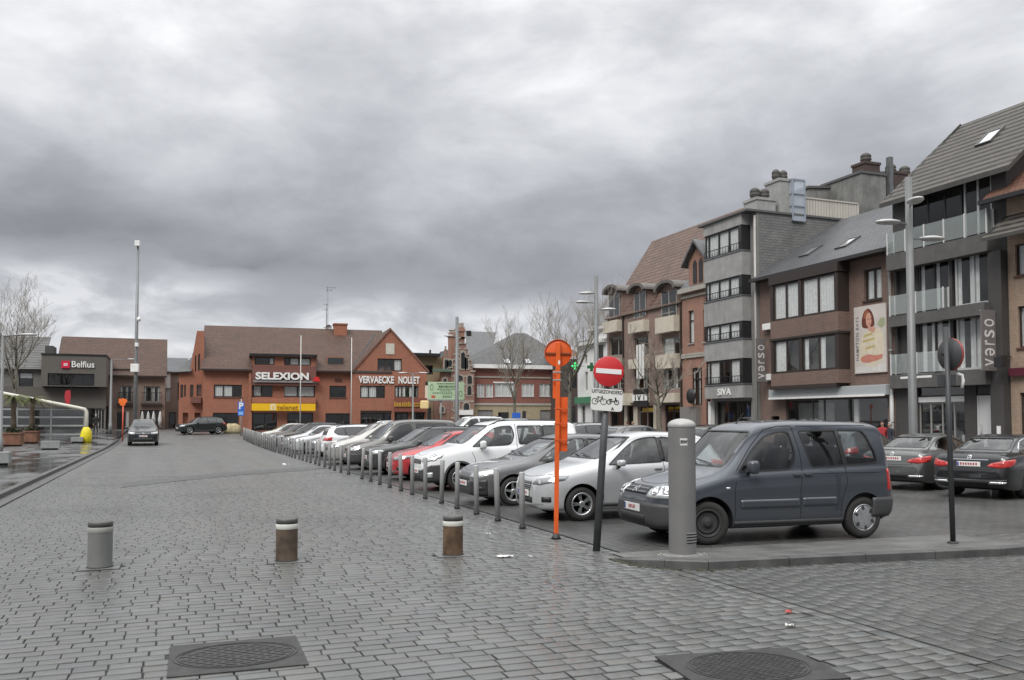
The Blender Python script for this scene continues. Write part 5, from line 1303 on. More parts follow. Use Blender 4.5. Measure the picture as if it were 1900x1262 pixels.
def planter(px0, px1, pyb, Y, lab, lab2, seed):
 x0, x1 = at_y(px0, Y), at_y(px1, Y); w = x1 - x0; g = .1 + gz(Y); root = empty('planter', ((x0 + x1) / 2, Y + .5, g), R(-4), lab, 'planter')
 mb = MB(); mb.cbox(-w / 2, w / 2, -.55, .55, .08, .82, .03); mb.build('planter_box', M_('terracotta', (.2, .095, .06), .8, var=.3, vscale=3, dirt=.3), root)
 mb = MB(); mb.cbox(-w / 2 - .04, w / 2 + .04, -.59, .59, .74, .84, .02); mb.build('rim', M_('terracotta rim', (.17, .085, .055), .8), root)
 mb = MB(); mb.box(-w / 2 + .1, w / 2 - .1, -.45, .45, 0, .08); mb.build('foot', DARK, root)
 r = random.Random(seed); mb = MB()
 for k in range(160):
  p = Vector((r.uniform(-w / 2 + .1, w / 2 - .1), r.uniform(-.45, .45), .82 + r.uniform(0, .32))); d = Vector((r.uniform(-1, 1), r.uniform(-1, 1), r.uniform(-.3, 1))).normalized() * .14
  e = Vector((r.uniform(-1, 1), r.uniform(-1, 1), r.uniform(-1, 1))).normalized() * .07; mb.poly([p - d, p + e, p + d, p - e])
 mb.build('low_plants', M_('planter green', (.05, .055, .03), .8, var=.5, vscale=9), root)
 palm((x0 + x1) / 2, Y + .5, lab2, seed, 2.15, g + .8)
planter(4, 40, 822, 61.5, 'terracotta planter box with dark low plants, left of the two at the terrace', 'small palm with drooping yellow green fronds in the left terracotta planter', 1)
planter(44, 70, 814, 68.5 - 2.6, 'terracotta planter box nearer the yellow padded post, right of the two', 'small palm with drooping fronds in the right terracotta planter', 2)
def block(px0, px1, Y, h, lab, rz=0):
 x0, x1 = at_y(px0, Y), at_y(px1, Y); w = x1 - x0; root = empty('seat_block', ((x0 + x1) / 2, Y + .35, .1 + gz(Y)), rz, lab, 'seat')
 mb = MB(); mb.cbox(-w / 2, w / 2, -.3, .35, .09, h, .015); mb.build('seat', M_('grey seat block', (.27, .28, .28), .5, var=.12, dirt=.2), root)
 mb = MB(); mb.box(-w / 2 + .08, w / 2 - .12, -.24, .3, 0, .09); mb.build('plinth', DARK, root)
block(76, 111, 55., .5, 'grey cube seat on the wet plaza, below the terracotta planters')
block(-22, 18, 37., .5, 'grey cube seat cut off by the left frame edge on the wet plaza')
block(132, 154, 66., .4, 'low grey cube seat beside the yellow padded post')
# orange sign by the kerb on the left
root = empty('roadworks_sign', (at_y(228, 70.5), 70.5, gz(70)), -HEAD, 'small orange roadworks sign on a red striped pole by the left kerb', 'road sign')
mb = MB(); mb.tube([(0, 0, 0), (0, 0, 3.2)], [.05, .05], 10); mb.build('pole', M_('coral pole', (.62, .12, .07), .5), root)
mb = MB(); mb.prism([(-.38, 2.95), (.22, 2.88), (.42, 3.1), (.3, 3.36), (-.36, 3.38)], 'y', -.08, -.05); mb.prism([(-.2, 2.7), (.2, 2.7), (.24, 2.88), (-.3, 2.92)], 'y', -.075, -.05); mb.v = [(v[0] * .8, v[1], 2.95 + (v[2] - 3.1) * .75) for v in mb.v]; mb.build('sign_panel', M_('bright orange', (.8, .16, .02), .5), root)
# parking sign
root = empty('parking_sign', (at_y(447, 79.), 79., gz(79)), -HEAD, 'blue parking sign with a white P, before the corner of the brick shops', 'road sign')
mb = MB(); mb.tube([(0, .05, 0), (0, .05, 3.2)], [.04, .04], 10); mb.build('pole', GALV, root)
mb = MB(); mb.cbox(-.28, .28, -.03, .02, 1.75, 2.95, .01); o = mb.build('sign_panel', M_('sign blue', (.03, .12, .5), .4), root)
mb = MB(); mb.text('P', .75, XF((0, -.034, 2.58)), .004, .03); mb.build('lettering', M_('sign white', (.72, .72, .71)), o)
mb = MB(); mb.cbox(-.2, .2, -.036, -.031, 1.82, 2.1, .002); mb.build('lower_mark', M_('light blue', (.2, .4, .7), .5), o)
root = empty('parking_sign', (at_y(958, 58.), 58., gz(58)), -HEAD, 'small blue sign sticking up behind the white van roof', 'road sign')
mb = MB(); mb.tube([(0, .05, 0), (0, .05, 2.2)], [.035, .035], 10); mb.build('pole', GALV, root)
mb = MB(); mb.cbox(-.3, .3, -.03, .02, 1.85, 2.28, .01); mb.build('sign_panel', M_('sign blue', (.03, .12, .5)), root)
# straw coloured boulder
bm = bmesh.new(); bmesh.ops.create_icosphere(bm, subdivisions=3, radius=1)
for v in bm.verts: v.co = Vector((v.co.x * .85, v.co.y * .6, max(0, v.co.z * .75 + .2))) * (1 + .05 * math.sin(v.co.x * 7 + v.co.z * 5))
mb = MB(); mb.smooth = True; mb.addbm(bm); bm.free()
o = mb.build('boulder', M_('straw', (.36, .3, .18), .9, var=.3, vscale=4, bmp=.4, bscale=30)); o.location = (at_y(431, 84.5), 84.5, gz(84)); tag(o, 'straw coloured rounded boulder beside the entrance of the brick shops', 'boulder')
# ================================================================ buildings
def clip(poly, hull):
 """keep the piece of poly inside the convex hull (counter-clockwise)"""
 for i in range(len(hull)):
  a, b = hull[i], hull[(i + 1) % len(hull)]; out = []
  def side(p): return (b[0] - a[0]) * (p[1] - a[1]) - (b[1] - a[1]) * (p[0] - a[0])
  for k in range(len(poly)):
   p, q = poly[k], poly[(k + 1) % len(poly)]; sp, sq = side(p), side(q)
   if sp >= -1e-9: out.append(p)
   if (sp > 1e-9 and sq < -1e-9) or (sp < -1e-9 and sq > 1e-9):
    t = sp / (sp - sq); out.append((p[0] + (q[0] - p[0]) * t, p[1] + (q[1] - p[1]) * t))
  poly = out
  if len(poly) < 3: return []
 return poly
GL_WIN = glass('window glass', (.96, .98, .98), .04)
CURT = M_('net curtain', (.6, .6, .585), .9, var=.12, vscale=5)
ROOM = M_('room', (.06, .057, .053), .9)
class Bld:
 def __init__(s, name, x, y, rz, label, cat='building', g=None):
  s.rz = rz; s.o = Vector((x, y, gz(y) if g is None else g)); s.root = empty(name, s.o, rz, label, cat)
  s.ex = Vector((math.cos(rz), math.sin(rz), 0)); s.ey = Vector((-math.sin(rz), math.cos(rz), 0))
 def at(s, px, py, d=0.):
  """point (s, z) on the wall plane (or d behind it) seen at a photo position"""
  r = ray(px, py); o = s.o + s.ey * d
  t = (o - EYE).dot(s.ey) / r.dot(s.ey); p = EYE + r * t
  return ((p - s.o).dot(s.ex), p.z - s.o.z)
 def S(s, px, d=0.): return s.at(px, HY, d)[0]
 def Z(s, px, py, d=0.): return s.at(px, py, d)[1]
 def rect(s, pl, pr, pt, pb, d=0.):
  m = (pl + pr) / 2; return (s.S(pl, d), s.S(pr, d), s.Z(m, pb, d), s.Z(m, pt, d))
 def wall(s, outline, holes, m, y=0., deep=.14, name='wall', room=True, parent=None, mats=None, flip=False):
  """front wall in the plane y with real openings and reveals"""
  ar = sum(outline[i][0] * outline[(i + 1) % len(outline)][1] - outline[(i + 1) % len(outline)][0] * outline[i][1] for i in range(len(outline)))
  if ar < 0: outline = outline[::-1]
  xs = sorted({p[0] for p in outline} | {h[0] for h in holes} | {h[1] for h in holes}); zs = sorted({p[1] for p in outline} | {h[2] for h in holes} | {h[3] for h in holes})
  mb = MB()
  for a, b in zip(xs, xs[1:]):
   if b - a < 1e-4: continue
   for c, d in zip(zs, zs[1:]):
    if d - c < 1e-4: continue
    mx, mz = (a + b) / 2, (c + d) / 2
    if any(h[0] < mx < h[1] and h[2] < mz < h[3] for h in holes): continue
    q = clip([(a, c), (b, c), (b, d), (a, d)], outline)
    if len(q) > 2: mb.poly([(u, y, v) for u, v in q])
  for x0, x1, z0, z1 in holes:
   y1 = y + deep
   mb.poly([(x0, y, z0), (x1, y, z0), (x1, y1, z0), (x0, y1, z0)][::-1]); mb.poly([(x0, y, z1), (x1, y, z1), (x1, y1, z1), (x0, y1, z1)])
   mb.poly([(x0, y, z0), (x0, y, z1), (x0, y1, z1), (x0, y1, z0)][::-1]); mb.poly([(x1, y, z0), (x1, y, z1), (x1, y1, z1), (x1, y1, z0)])
  if room and holes:
   mb.mat(1)
   for x0, x1, z0, z1 in holes:      # a shallow dark room behind each opening
    a, b, c, d, y1, y2 = x0 - .25, x1 + .25, z0 - .2, z1 + .2, y + deep + .01, y + deep + 1.3
    mb.poly([(a, y2, c), (b, y2, c), (b, y2, d), (a, y2, d)])
    mb.poly([(a, y1, c), (b, y1, c), (b, y2, c), (a, y2, c)]); mb.poly([(a, y1, d), (a, y2, d), (b, y2, d), (b, y1, d)])
    mb.poly([(a, y1, c), (a, y2, c), (a, y2, d), (a, y1, d)]); mb.poly([(b, y1, c), (b, y1, d), (b, y2, d), (b, y2, c)])
  return mb.build(name, mats or [m, ROOM], parent or s.root)
 def solid(s, name, pts, axis, a, b, m, parent=None):
  mb = MB(); mb.prism(pts, axis, a, b); return mb.build(name, m, parent or s.root)
 def box(s, name, x0, x1, y0, y1, z0, z1, m, parent=None, c=0.):
  mb = MB(); mb.cbox(x0, x1, y0, y1, z0, z1, c) if c else mb.box(x0, x1, y0, y1, z0, z1); return mb.build(name, m, parent or s.root)
 def window(s, r, fm, panes=2, y=.1, curt='full', fw=.06, tr=None, sill=None, widths=None, parent=None, gm=None, seed=None):
  x0, x1, z0, z1 = r; mb = MB(); rr = random.Random(int(abs(x0 * 91 + z0 * 57) * 10) if seed is None else seed)
  mb.box(x0, x1, y, y + .06, z0, z0 + fw); mb.box(x0, x1, y, y + .06, z1 - fw, z1); mb.box(x0, x0 + fw, y + .002, y + .058, z0 + fw, z1 - fw); mb.box(x1 - fw, x1, y + .002, y + .058, z0 + fw, z1 - fw)
  cuts = widths or [k / panes for k in range(1, panes)]
  for t in cuts:
   c = x0 + (x1 - x0) * t; mb.box(c - fw * .6, c + fw * .6, y + .004, y + .056, z0 + fw, z1 - fw)
  if tr:
   c = z0 + (z1 - z0) * tr; mb.box(x0 + fw, x1 - fw, y + .006, y + .054, c - fw * .5, c + fw * .5)
  f = mb.build('window', fm, parent or s.root)
  mb = MB(); mb.poly([(x0 + fw * .5, y + .03, z0 + fw * .5), (x1 - fw * .5, y + .03, z0 + fw * .5), (x1 - fw * .5, y + .03, z1 - fw * .5), (x0 + fw * .5, y + .03, z1 - fw * .5)]); mb.build('pane', gm or GL_WIN, f)
  if curt:
   mb = MB(); mb.smooth = True; ys = y + .085
   def cloth(a, b, c, d):
    n = max(6, int((b - a) / .06)); P = []
    for k in range(n + 1):
     u = a + (b - a) * k / n; w = .022 * math.sin(k * 1.9 + rr.random()) ; P.append((u, ys + w))
    for k in range(n): mb.poly([(P[k][0], P[k][1], c), (P[k + 1][0], P[k + 1][1], c), (P[k + 1][0], P[k + 1][1], d), (P[k][0], P[k][1], d)])
   ed = [0] + list(cuts) + [1]
   for a, b in zip(ed, ed[1:]):
    xa, xb = x0 + (x1 - x0) * a + .03, x0 + (x1 - x0) * b - .03
    if curt == 'full': cloth(xa, xb, z0 + .02, z1 - .02)
    elif curt == 'side':
     w = (xb - xa) * rr.uniform(.22, .4); cloth(xa, xa + w, z0, z1)
     if rr.random() < .6: cloth(xb - w * .8, xb, z0, z1)
    elif curt == 'blind': cloth(xa, xb, z1 - (z1 - z0) * rr.uniform(.25, .6), z1)
    elif curt == 'some':
     if rr.random() < .6: cloth(xa, xb, z0 + .02, z1 - .02)
   if mb.f: mb.build('curtain', CURT, f)
  if sill:
   mb = MB(); mb.box(x0 - .06, x1 + .06, -.07, y, z0 - .07, z0 - .002); mb.build('sill', sill, f)
  return f
 def roof(s, name, x0, x1, prof, m, th=.14, parent=None):
  """roof skin of thickness th along x over a (y,z) profile"""
  up = [(y, z) for y, z in prof]; dn = [(y, z - th * 1.25) for y, z in prof][::-1]
  mb = MB()
  for a, b in zip(prof, prof[1:]):
   mb.poly([(x0, *a), (x0, *b), (x1, *b), (x1, *a)][::-1] if b[0] > a[0] else [(x0, *a), (x0, *b), (x1, *b), (x1, *a)])
  mb.mat(1)
  for a, b in zip(prof, prof[1:]):
   q = [(x0, a[0], a[1] - th), (x0, b[0], b[1] - th), (x1, b[0], b[1] - th), (x1, a[0], a[1] - th)]; mb.poly(q)
   for x in (x0, x1): mb.poly([(x, *a), (x, *b), (x, b[0], b[1] - th), (x, a[0], a[1] - th)])
  for a in (prof[0], prof[-1]): mb.poly([(x0, *a), (x1, *a), (x1, a[0], a[1] - th), (x0, a[0], a[1] - th)])
  return mb.build(name, m if isinstance(m, list) else [m, M_('roof edge', (.06, .058, .055), .7, var=.2)], parent or s.root)
 def slab(s, name, pts, m, parent=None, th=.12):
  """flat roof surface through 3-D points with thickness below"""
  mb = MB(); P = [Vector(p) for p in pts]; n = (P[1] - P[0]).cross(P[2] - P[0]).normalized()
  if n.z < 0: P.reverse(); n = -n
  mb.poly(P); mb.mat(1); mb.poly([p - n * th for p in P[::-1]])
  for a, b in zip(P, P[1:] + P[:1]): mb.poly([a, a - n * th, b - n * th, b])
  return mb.build(name, m if isinstance(m, list) else [m, M_('roof edge', (.06, .058, .055), .7, var=.2)], parent or s.root)
def shell(b, w, D, prof, m, name='side_wall', x0=0.):
 """side and back walls of a block: prof is the (y,z) outline of the gable walls"""
 mb = MB()
 mb.poly([(x0, y, z) for y, z in prof]); mb.poly([(x0 + w, y, z) for y, z in prof][::-1])
 mb.poly([(x0, D, 0), (x0, D, prof[-1][1]), (x0 + w, D, prof[-1][1]), (x0 + w, D, 0)])
 bm_o = mb.build(name, m, b.root); return bm_o
MORT = (.32, .3, .27)
BR_RED = brick('red brick', (.37, .122, .066), (.30, .096, .054), (.26, .17, .13), stain=.2)
BR_BROWN = brick('brown brick', (.17, .10, .078), (.125, .073, .06), (.19, .165, .145), stain=.3)
BR_PINK = brick('pale brown brick', (.27, .185, .15), (.22, .15, .122), (.28, .25, .22), stain=.25)
BR_OLD = brick('old red brick', (.33, .15, .10), (.26, .115, .08), (.3, .24, .2), stain=.35)
BR_TAN = brick('tan brick', (.36, .255, .175), (.29, .2, .14), (.33, .29, .25), stain=.2)
BR_DARK = brick('dark stack brick', (.075, .05, .045), (.06, .04, .036), (.07, .06, .055), stain=.2)
BR_GREY = brick('grey brick', (.155, .15, .142), (.13, .125, .118), (.12, .118, .112), ms=.008, stain=.2)
T_BROWN = tiles('brown roof tiles', (.105, .054, .036), (.078, .042, .029), (.03, .018, .014), .24, .33, moss=.06)
T_RED = tiles('weathered red tiles', (.19, .108, .08), (.145, .085, .066), (.045, .03, .025), .26, .42, moss=.3, ms=.05)
T_SLATE = tiles('grey slates', (.1, .103, .11), (.08, .083, .09), (.03, .03, .032), .3, .22, rough=.5, ms=.016)
T_DKTILE = tiles('dark brown tiles', (.095, .083, .072), (.082, .071, .062), (.006, .005, .004), 40., .46, rough=.7, ms=.12, moss=.25)
T_GREYT = tiles('dull grey tiles', (.11, .11, .112), (.09, .09, .092), (.045, .045, .045), .3, .25, rough=.6, moss=.15)
RENDER_DK = M_('charcoal render', (.06, .056, .054), .7, var=.12, vscale=2, dirt=.2)
RENDER_GR = M_('grey render', (.21, .208, .2), .75, var=.1, vscale=2, dirt=.5)
CONC_BAND = M_('balcony concrete', (.3, .297, .29), .75, var=.12, vscale=2, dirt=.5)
CREAM = M_('cream panels', (.55, .5, .41), .6, var=.08, dirt=.3)
FR_BLACK = M_('black frame', (.02, .02, .021), .4)
FR_BROWN = M_('dark brown frame', (.034, .025, .021), .5)
FR_WHITE = M_('white frame', (.6, .6, .59), .45)
FR_GREY = M_('grey frame', (.28, .27, .255), .5)
ZINC = M_('zinc gutter', (.2, .205, .21), .45, .5, var=.2, dirt=.3)
LETW = M_('white letters', (.78, .78, .76), .4)
RX = 32.; RR = -PI / 2

# ---------------------------------------------------------------- black flats with glass balconies
y0 = at_x(1663, RX); b = Bld('black_flats', RX, y0, RR, 'charcoal block of flats with glass balconies under a big dark tiled roof', g=.09)
w = b.S(1877); zs1 = b.Z(1765, 691); zs2 = b.Z(1765, 574); zs3 = b.Z(1765, 452); ze = b.Z(1790, 336)
sB = b.S(1768)                                         # balconies left of this, bay to the right
ent = b.rect(1703, 1790, 702, 815); ent = (ent[0], ent[1], .05, ent[3]); dr = (b.S(1812), b.S(1855), .05, b.Z(1833, 704))
rec1 = (.15, sB, zs1 + .02, zs2 - .28); rec2 = (.15, sB, zs2 + .02, zs3 - .3)
bay1 = (sB + .12, b.S(1848), zs1 + .02, zs2 - .3); bay2 = (sB + .1, b.S(1848), zs2 + .02, zs3 - .32)
rec3 = (.9, w - .7, zs3 + .02, ze + .3)
b.wall([(0, 0), (w, 0), (w, ze + .2), (0, ze + .2)], [ent, dr, rec1, rec2, bay1, bay2, rec3], RENDER_DK, deep=.2, mats=[RENDER_DK, ROOM])
D = 9.
shell(b, w, D, [(0, 0), (0, ze + .2), (D * .5, ze + 4.4), (D, ze + .2), (D, 0)], RENDER_DK)
# roof: overhangs the top balcony; the ridge lies far back
xe0, xe1 = -.25, w + .6
prof = [(-.55, ze - .05), (4.6, ze + 4.35), (9.4, ze + .1)]
ro = b.roof('roof', xe0, xe1, prof, T_DKTILE, .22)
def skylight(bb, px0, px1, py0, py1, prof, par, lab=None):
 """roof window on the front slope of prof"""
 (ya, za), (yb, zb) = prof[0], prof[1]; q = []
 n = Vector((0, -(zb - za), (yb - ya))).normalized()
 def hit(px, py):
  r_ = ray(px, py); N = bb.ey * n.y + Vector((0, 0, n.z)); P0 = bb.o + bb.ey * ya + Vector((0, 0, za))
  t = (P0 - EYE).dot(N) / r_.dot(N); p = EYE + r_ * t - bb.o; return p.dot(bb.ex), p.dot(bb.ey)
 c = hit((px0 + px1) / 2, (py0 + py1) / 2); tp = hit((px0 + px1) / 2, py0); bt = hit((px0 + px1) / 2, py1)
 hw_, hl = .42, .6
 def P(u, v, h): 
  d = Vector((0, yb - ya, zb - za)).normalized(); base = Vector((c[0], c[1], za + (c[1] - ya) / (yb - ya) * (zb - za)))
  return base + Vector((u, 0, 0)) + d * v + n * h
 mb = MB()
 for (u0, u1, v0, v1) in ((-hw_, hw_, -hl, -hl + .1), (-hw_, hw_, hl - .1, hl), (-hw_, -hw_ + .08, -hl + .1, hl - .1), (hw_ - .08, hw_, -hl + .1, hl - .1)):
  A = [P(u0, v0, .09), P(u1, v0, .09), P(u1, v1, .09), P(u0, v1, .09)]; B = [P(u0, v0, 0), P(u1, v0, 0), P(u1, v1, 0), P(u0, v1, 0)]
  mb.poly(A)
  for i in range(4): mb.poly([A[i], B[i], B[(i + 1) % 4], A[(i + 1) % 4]])
 f = mb.build('roof_window', M_('roof window frame', (.09, .09, .09), .5), par)
 mb = MB(); mb.poly([P(-hw_ + .05, -hl + .06, .06), P(hw_ - .05, -hl + .06, .06), P(hw_ - .05, hl - .06, .06), P(-hw_ + .05, hl - .06, .06)]); mb.build('pane', M_('skylight pane', (.55, .57, .6), .05, .6, coat=1.), f)
skylight(b, 1812, 1862, 238, 272, prof, ro)
GRAIL = frosted('balcony glass', (.52, .58, .56), .3)
def balcony(bb, x0, x1, z, dep, m, hgt=1.0, th=.5, rail_m=None, posts=3, ends=(1, 1), y0=0.):
 mb = MB(); mb.box(x0, x1, y0 - dep, y0 - .003, z - th, z); o = mb.build('balcony', m, bb.root)
 rm = rail_m or FR_WHITE
 pts = [(x0 + .04, y0 - .05), (x0 + .04, y0 - dep + .05)] if ends[0] else [(x0 + .04, y0 - dep + .05)]
 n = max(1, posts); pts += [(x0 + .04 + (x1 - x0 - .08) * k / n, y0 - dep + .05) for k in range(1, n + 1)]
 if ends[1]: pts.append((x1 - .04, y0 - .05))
 for p in pts: mb = MB(); mb.box(p[0] - .025, p[0] + .025, p[1] - .025, p[1] + .025, z, z + hgt); mb.build('rail_post', rm, o)
 for p, q in zip(pts, pts[1:]):
  mb = MB(); d = Vector((q[0] - p[0], q[1] - p[1], 0)).normalized() * .04
  nrm = Vector((-d.y, d.x, 0)).normalized() * .006
  A = [Vector((p[0], p[1], z + .06)) + d, Vector((q[0], q[1], z + .06)) - d, Vector((q[0], q[1], z + hgt - .03)) - d, Vector((p[0], p[1], z + hgt - .03)) + d]
  mb.poly(A); mb.build('glass_panel', GRAIL, o)
 return o
balcony(b, .05, sB - .02, zs1, .4, M_('dark concrete', (.1, .096, .092), .7, var=.15, dirt=.4), th=.62, posts=2)
balcony(b, .05, sB - .02, zs2, .4, M_('dark concrete', (.1, .096, .092), .7), th=.5, posts=2)
balcony(b, .05, w - .55, zs3, .5, M_('dark concrete', (.1, .096, .092), .7), th=.75, posts=5, hgt=1.05)
bx = M_('dark concrete', (.1, .096, .092), .7)
b.box('bay_band', sB, b.S(1852), -.65, -.003, zs1 - .62, zs1 + .02, bx); b.box('bay_band', sB, b.S(1852), -.65, -.003, zs2 - .5, zs2 + .02, bx)
b.box('lift_wall', b.S(1850), w - .05, -.35, -.003, .02, zs3 - .8, RENDER_DK)
for r0, nm in ((bay1, 'a'), (bay2, 'b')):
 r = (r0[0] + .15, r0[1] - .06, r0[2] + .05, r0[3] - .05)
 b.window(r, M_('silver frame', (.5, .51, .51), .4, .2), 2, y=.03, curt='side', fw=.09)
for r0 in (rec1, rec2):
 b.window((r0[0] + 1.2, r0[1] - .1, r0[2], r0[3]), FR_BLACK, 2, y=.16, curt='side', fw=.08)
 mb = MB(); mb.box(r0[0] + .02, r0[0] + 1.15, .17, .25, r0[2], r0[3]); mb.build('recess_panel', M_('recess wall', (.045, .043, .042), .7), b.root)
b.window((1.0, w - 2.3, zs3 + .02, ze - .05), FR_BLACK, 3, y=.16, curt=None, fw=.07)
b.window((w - 2.2, w - .8, zs3 + .02, ze + .1), M_('silver frame', (.5, .51, .51), .4), 2, y=.16, curt=None, fw=.08)
# entrance
e0, e1, z0, z1 = ent
zl = b.Z(1747, 741)
b.box('lintel', e0 + .005, e1 - .005, .05, .18, zl - .12, zl + .12, WHITE)
f = b.window((e0, e1, zl + .13, z1), FR_BLACK, 1, y=.1, curt=None)
b.window((e0, e1, .06, zl - .13), FR_GREY, 4, y=.12, curt=None, fw=.055)
mb = MB(); mb.box(e0 + .3, e0 + .75, .6, .8, .05, 1.1); mb.box(e1 - .6, e1 - .2, .5, .7, .05, 1.05); mb.build('shop_display', M_('display white', (.4, .4, .39), .6), b.root)
mb = MB(); mb.box(dr[0] + .005, dr[1] - .005, .05, .15, zl + .16, dr[3] - .005); mb.build('door_panel', FR_BLACK, b.root)
mb = MB(); mb.cbox(dr[0] + .08, dr[1] - .08, .06, .12, .06, zl + .12, .01); d = mb.build('door', M_('white door', (.55, .55, .55), .4, dirt=.15), b.root)
mb = MB(); mb.box(dr[0], dr[0] + .075, .04, .14, .05, zl + .12); mb.box(dr[1] - .075, dr[1], .04, .14, .05, zl + .12); mb.build('frame', FR_WHITE, d)
mb = MB(); mb.tube([(dr[0] + .2, .02, .7), (dr[0] + .2, .02, 1.5)], .025, 8); mb.build('handle', STEEL, d)
zr = b.Z(1747, 696); b.box('intercom', b.S(1865) - .09, b.S(1865) + .09, -.39, -.352, 1.0, 1.45, WHITE, c=.01)
BB = b
def awning_box(bb, x0, x1, z, dep, hgt, lab, m, arms=True):
 root = empty('shop_awning', bb.o + bb.ex * x0 + Vector((0, 0, z)), bb.rz, lab, 'awning'); L = x1 - x0
 mb = MB(); mb.cbox(0, L, -dep, -.01, 0, hgt, .03); mb.build('cassette', m, root)
 mb = MB(); mb.box(.05, L - .05, -dep - .06, -dep - .002, -.05, .05); mb.build('front_bar', WHITE, root)
 if arms:
  for x in (.1, L - .1):
   mb = MB(); mb.bar((x, -.03, -.1), (x, -dep, -.02), .06); mb.build('bracket', STEEL, root)
awning_box(b, b.S(1683), b.S(1745), b.Z(1714, 700), .35, .16, 'rolled up pale awning over the shop entrance of the black flats, left piece', M_('awning case', (.42, .42, .41), .45))
awning_box(b, b.S(1775), b.S(1848), b.Z(1811, 697), .45, .2, 'rolled up white awning over the white door of the black flats', WHITE)
def verso_banner(x0, x1, yw, z0, z1, lab):
 root = empty('shop_banner', (x1, yw, (z0 + z1) / 2), 0, lab, 'banner'); h = (z1 - z0) / 2; w_ = x1 - x0
 mb = MB(); mb.cbox(-w_, 0, -.03, .03, -h, h, .01); o = mb.build('banner_panel', M_('banner grey', (.17, .155, .15), .6, var=.08), root)
 mb = MB()
 for ch, t, up in (('v', -.36, 1), ('e', -.19, -1), ('r', -.035, 1), ('s', .11, 1), ('o', .29, 1)):
  M = XF((-w_ * .46, -.034, 2 * h * t), (0, 0, up), (-up, 0, 0)); mb.textfit(ch, 2 * h * (.075 if ch == 'r' else .125), w_ * .7, M, .004, .0)
 mb.build('lettering', M_('banner letters', (.7, .68, .67), .5), o)
 for z in (h - .05, -h + .05):
  mb = MB(); mb.bar((-w_ - .05, 0, z), (.55, 0, z), .05); mb.lathe([(.02, -.06), (.06, -.04), (.06, .04), (.02, .06)], 10, Matrix.Translation((.5, 0, z))); mb.build('bracket', STEEL, root)
yw = y0 - w + .35
def py_x(px, Y): return at_y(px, Y)
verso_banner(py_x(1824, yw), py_x(1850.5, yw), yw, z_at(688, RX - 1, yw), z_at(574, RX - 1, yw), 'grey hanging banner reading verso in white, on the black flats above the white door')
# ---------------------------------------------------------------- brown brick shop with slate roof and poster
y0 = at_x(1412, RX); b = Bld('brown_brick_shop', RX, y0, RR, 'brown brick shop house with a projecting window bay and grey slate roof', g=.09); VB = b
w = at_x(1412, RX) - at_x(1663, RX) - .02
ze = b.Z(1540, 490); s0, s1 = b.S(1452), b.S(1580)
shopz = b.Z(1540, 735); shop = (b.S(1458), w - .5, .45, shopz - .12)
wr = b.rect(1607, 1640, 497, 556); small = b.rect(1431, 1446, 752, 773)
bay0, bay1_ = b.Z(1516, 712), ze - .15
b.wall([(0, 0), (w, 0), (w, ze), (0, ze)], [shop, wr, (small[0], small[1], 1.2, 1.9), (s0 + .3, s1 - .3, bay0 + .4, bay1_ - .3)], BR_BROWN, deep=.22)
D = 10.; zr_ = b.Z(1640, 384, 6.); prof = [(-.55, ze + .05), (6., zr_), (D + 2.3, ze)]
shell(b, w, D, [(0, 0), (0, ze), (6., zr_ - .1), (D + 2, ze), (D + 2, 0)], BR_BROWN)
ro = b.roof('roof', -.02, w + .02, prof, T_SLATE, .16)
skylight(b, 1548, 1598, 433, 470, prof, ro); skylight(b, 1485, 1525, 452, 482, prof, ro)
mb = MB(); mb.box(-.05, w + .05, -.72, -.5, ze - .15, ze + .02); mb.build('gutter', M_('dark gutter', (.03, .028, .027), .5), b.root)
b.box('eaves_board', 0, w, -.5, -.003, ze - .14, ze - .05, FR_BROWN)
# projecting bay of two storeys
bd = -.75
bz = [b.Z(1516, 714), b.Z(1516, 690), b.Z(1516, 622), b.Z(1516, 588), b.Z(1516, 518), bay1_]
for (za, zb) in ((bz[0], bz[1]), (bz[2], bz[3])):
 mb = MB(); mb.box(s0, s1, bd, -.004, za, zb); mb.build('bay_wall', BR_BROWN, b.root)
b.box('bay_head', s0 - .05, s1 + .05, bd - .06, -.003, bz[4] + .02, bz[5], FR_BROWN); b.box('bay_foot', s0 - .05, s1 - .2, bd - .04, -.005, bz[0] - .2, bz[0] - .002, FR_BROWN)
b.box('bay_lintel', s0 - .04, s1 + .04, bd - .04, -.005, bz[2] - .12, bz[2] - .002, FR_BROWN)
for (za, zb) in ((bz[1], bz[2] - .12), (bz[3], bz[4])):
 mid = b.S(1508)
 for x in (s0, mid - .12, s1 - .24): b.box('bay_post', x + .004, x + .23, bd + .01, bd + .3, za, zb, FR_BROWN)
 b.box('bay_side', s1 - .1, s1 - .02, bd + .3, -.01, za, zb, FR_BROWN); b.box('bay_side', s0 + .02, s0 + .1, bd + .3, -.01, za, zb, FR_BROWN)
 mb = MB(); mb.box(s0 + .15, s1 - .12, -.03, -.006, za, zb); mb.build('bay_back', ROOM, b.root)
 up = za > bz[2]
 b.window((s0 + .23, mid - .12, za + .02, zb - .02), FR_BROWN, 2, y=bd + .06, curt='full' if up else 'some', fw=.09, seed=4)
 b.window((mid + .11, s1 - .24, za + .02, zb - .02), FR_BROWN, 2, y=bd + .06, curt='full' if up else 'side', fw=.09, seed=12)
b.window(wr, FR_BROWN, 2, y=.14, curt='full', fw=.09, sill=FR_BROWN)
for pz in (606, 700):
 zc = b.Z(1433, pz); b.box('lamp_box', b.S(1424), b.S(1443), -.3, -.003, zc - .18, zc + .18, WHITE, c=.02)
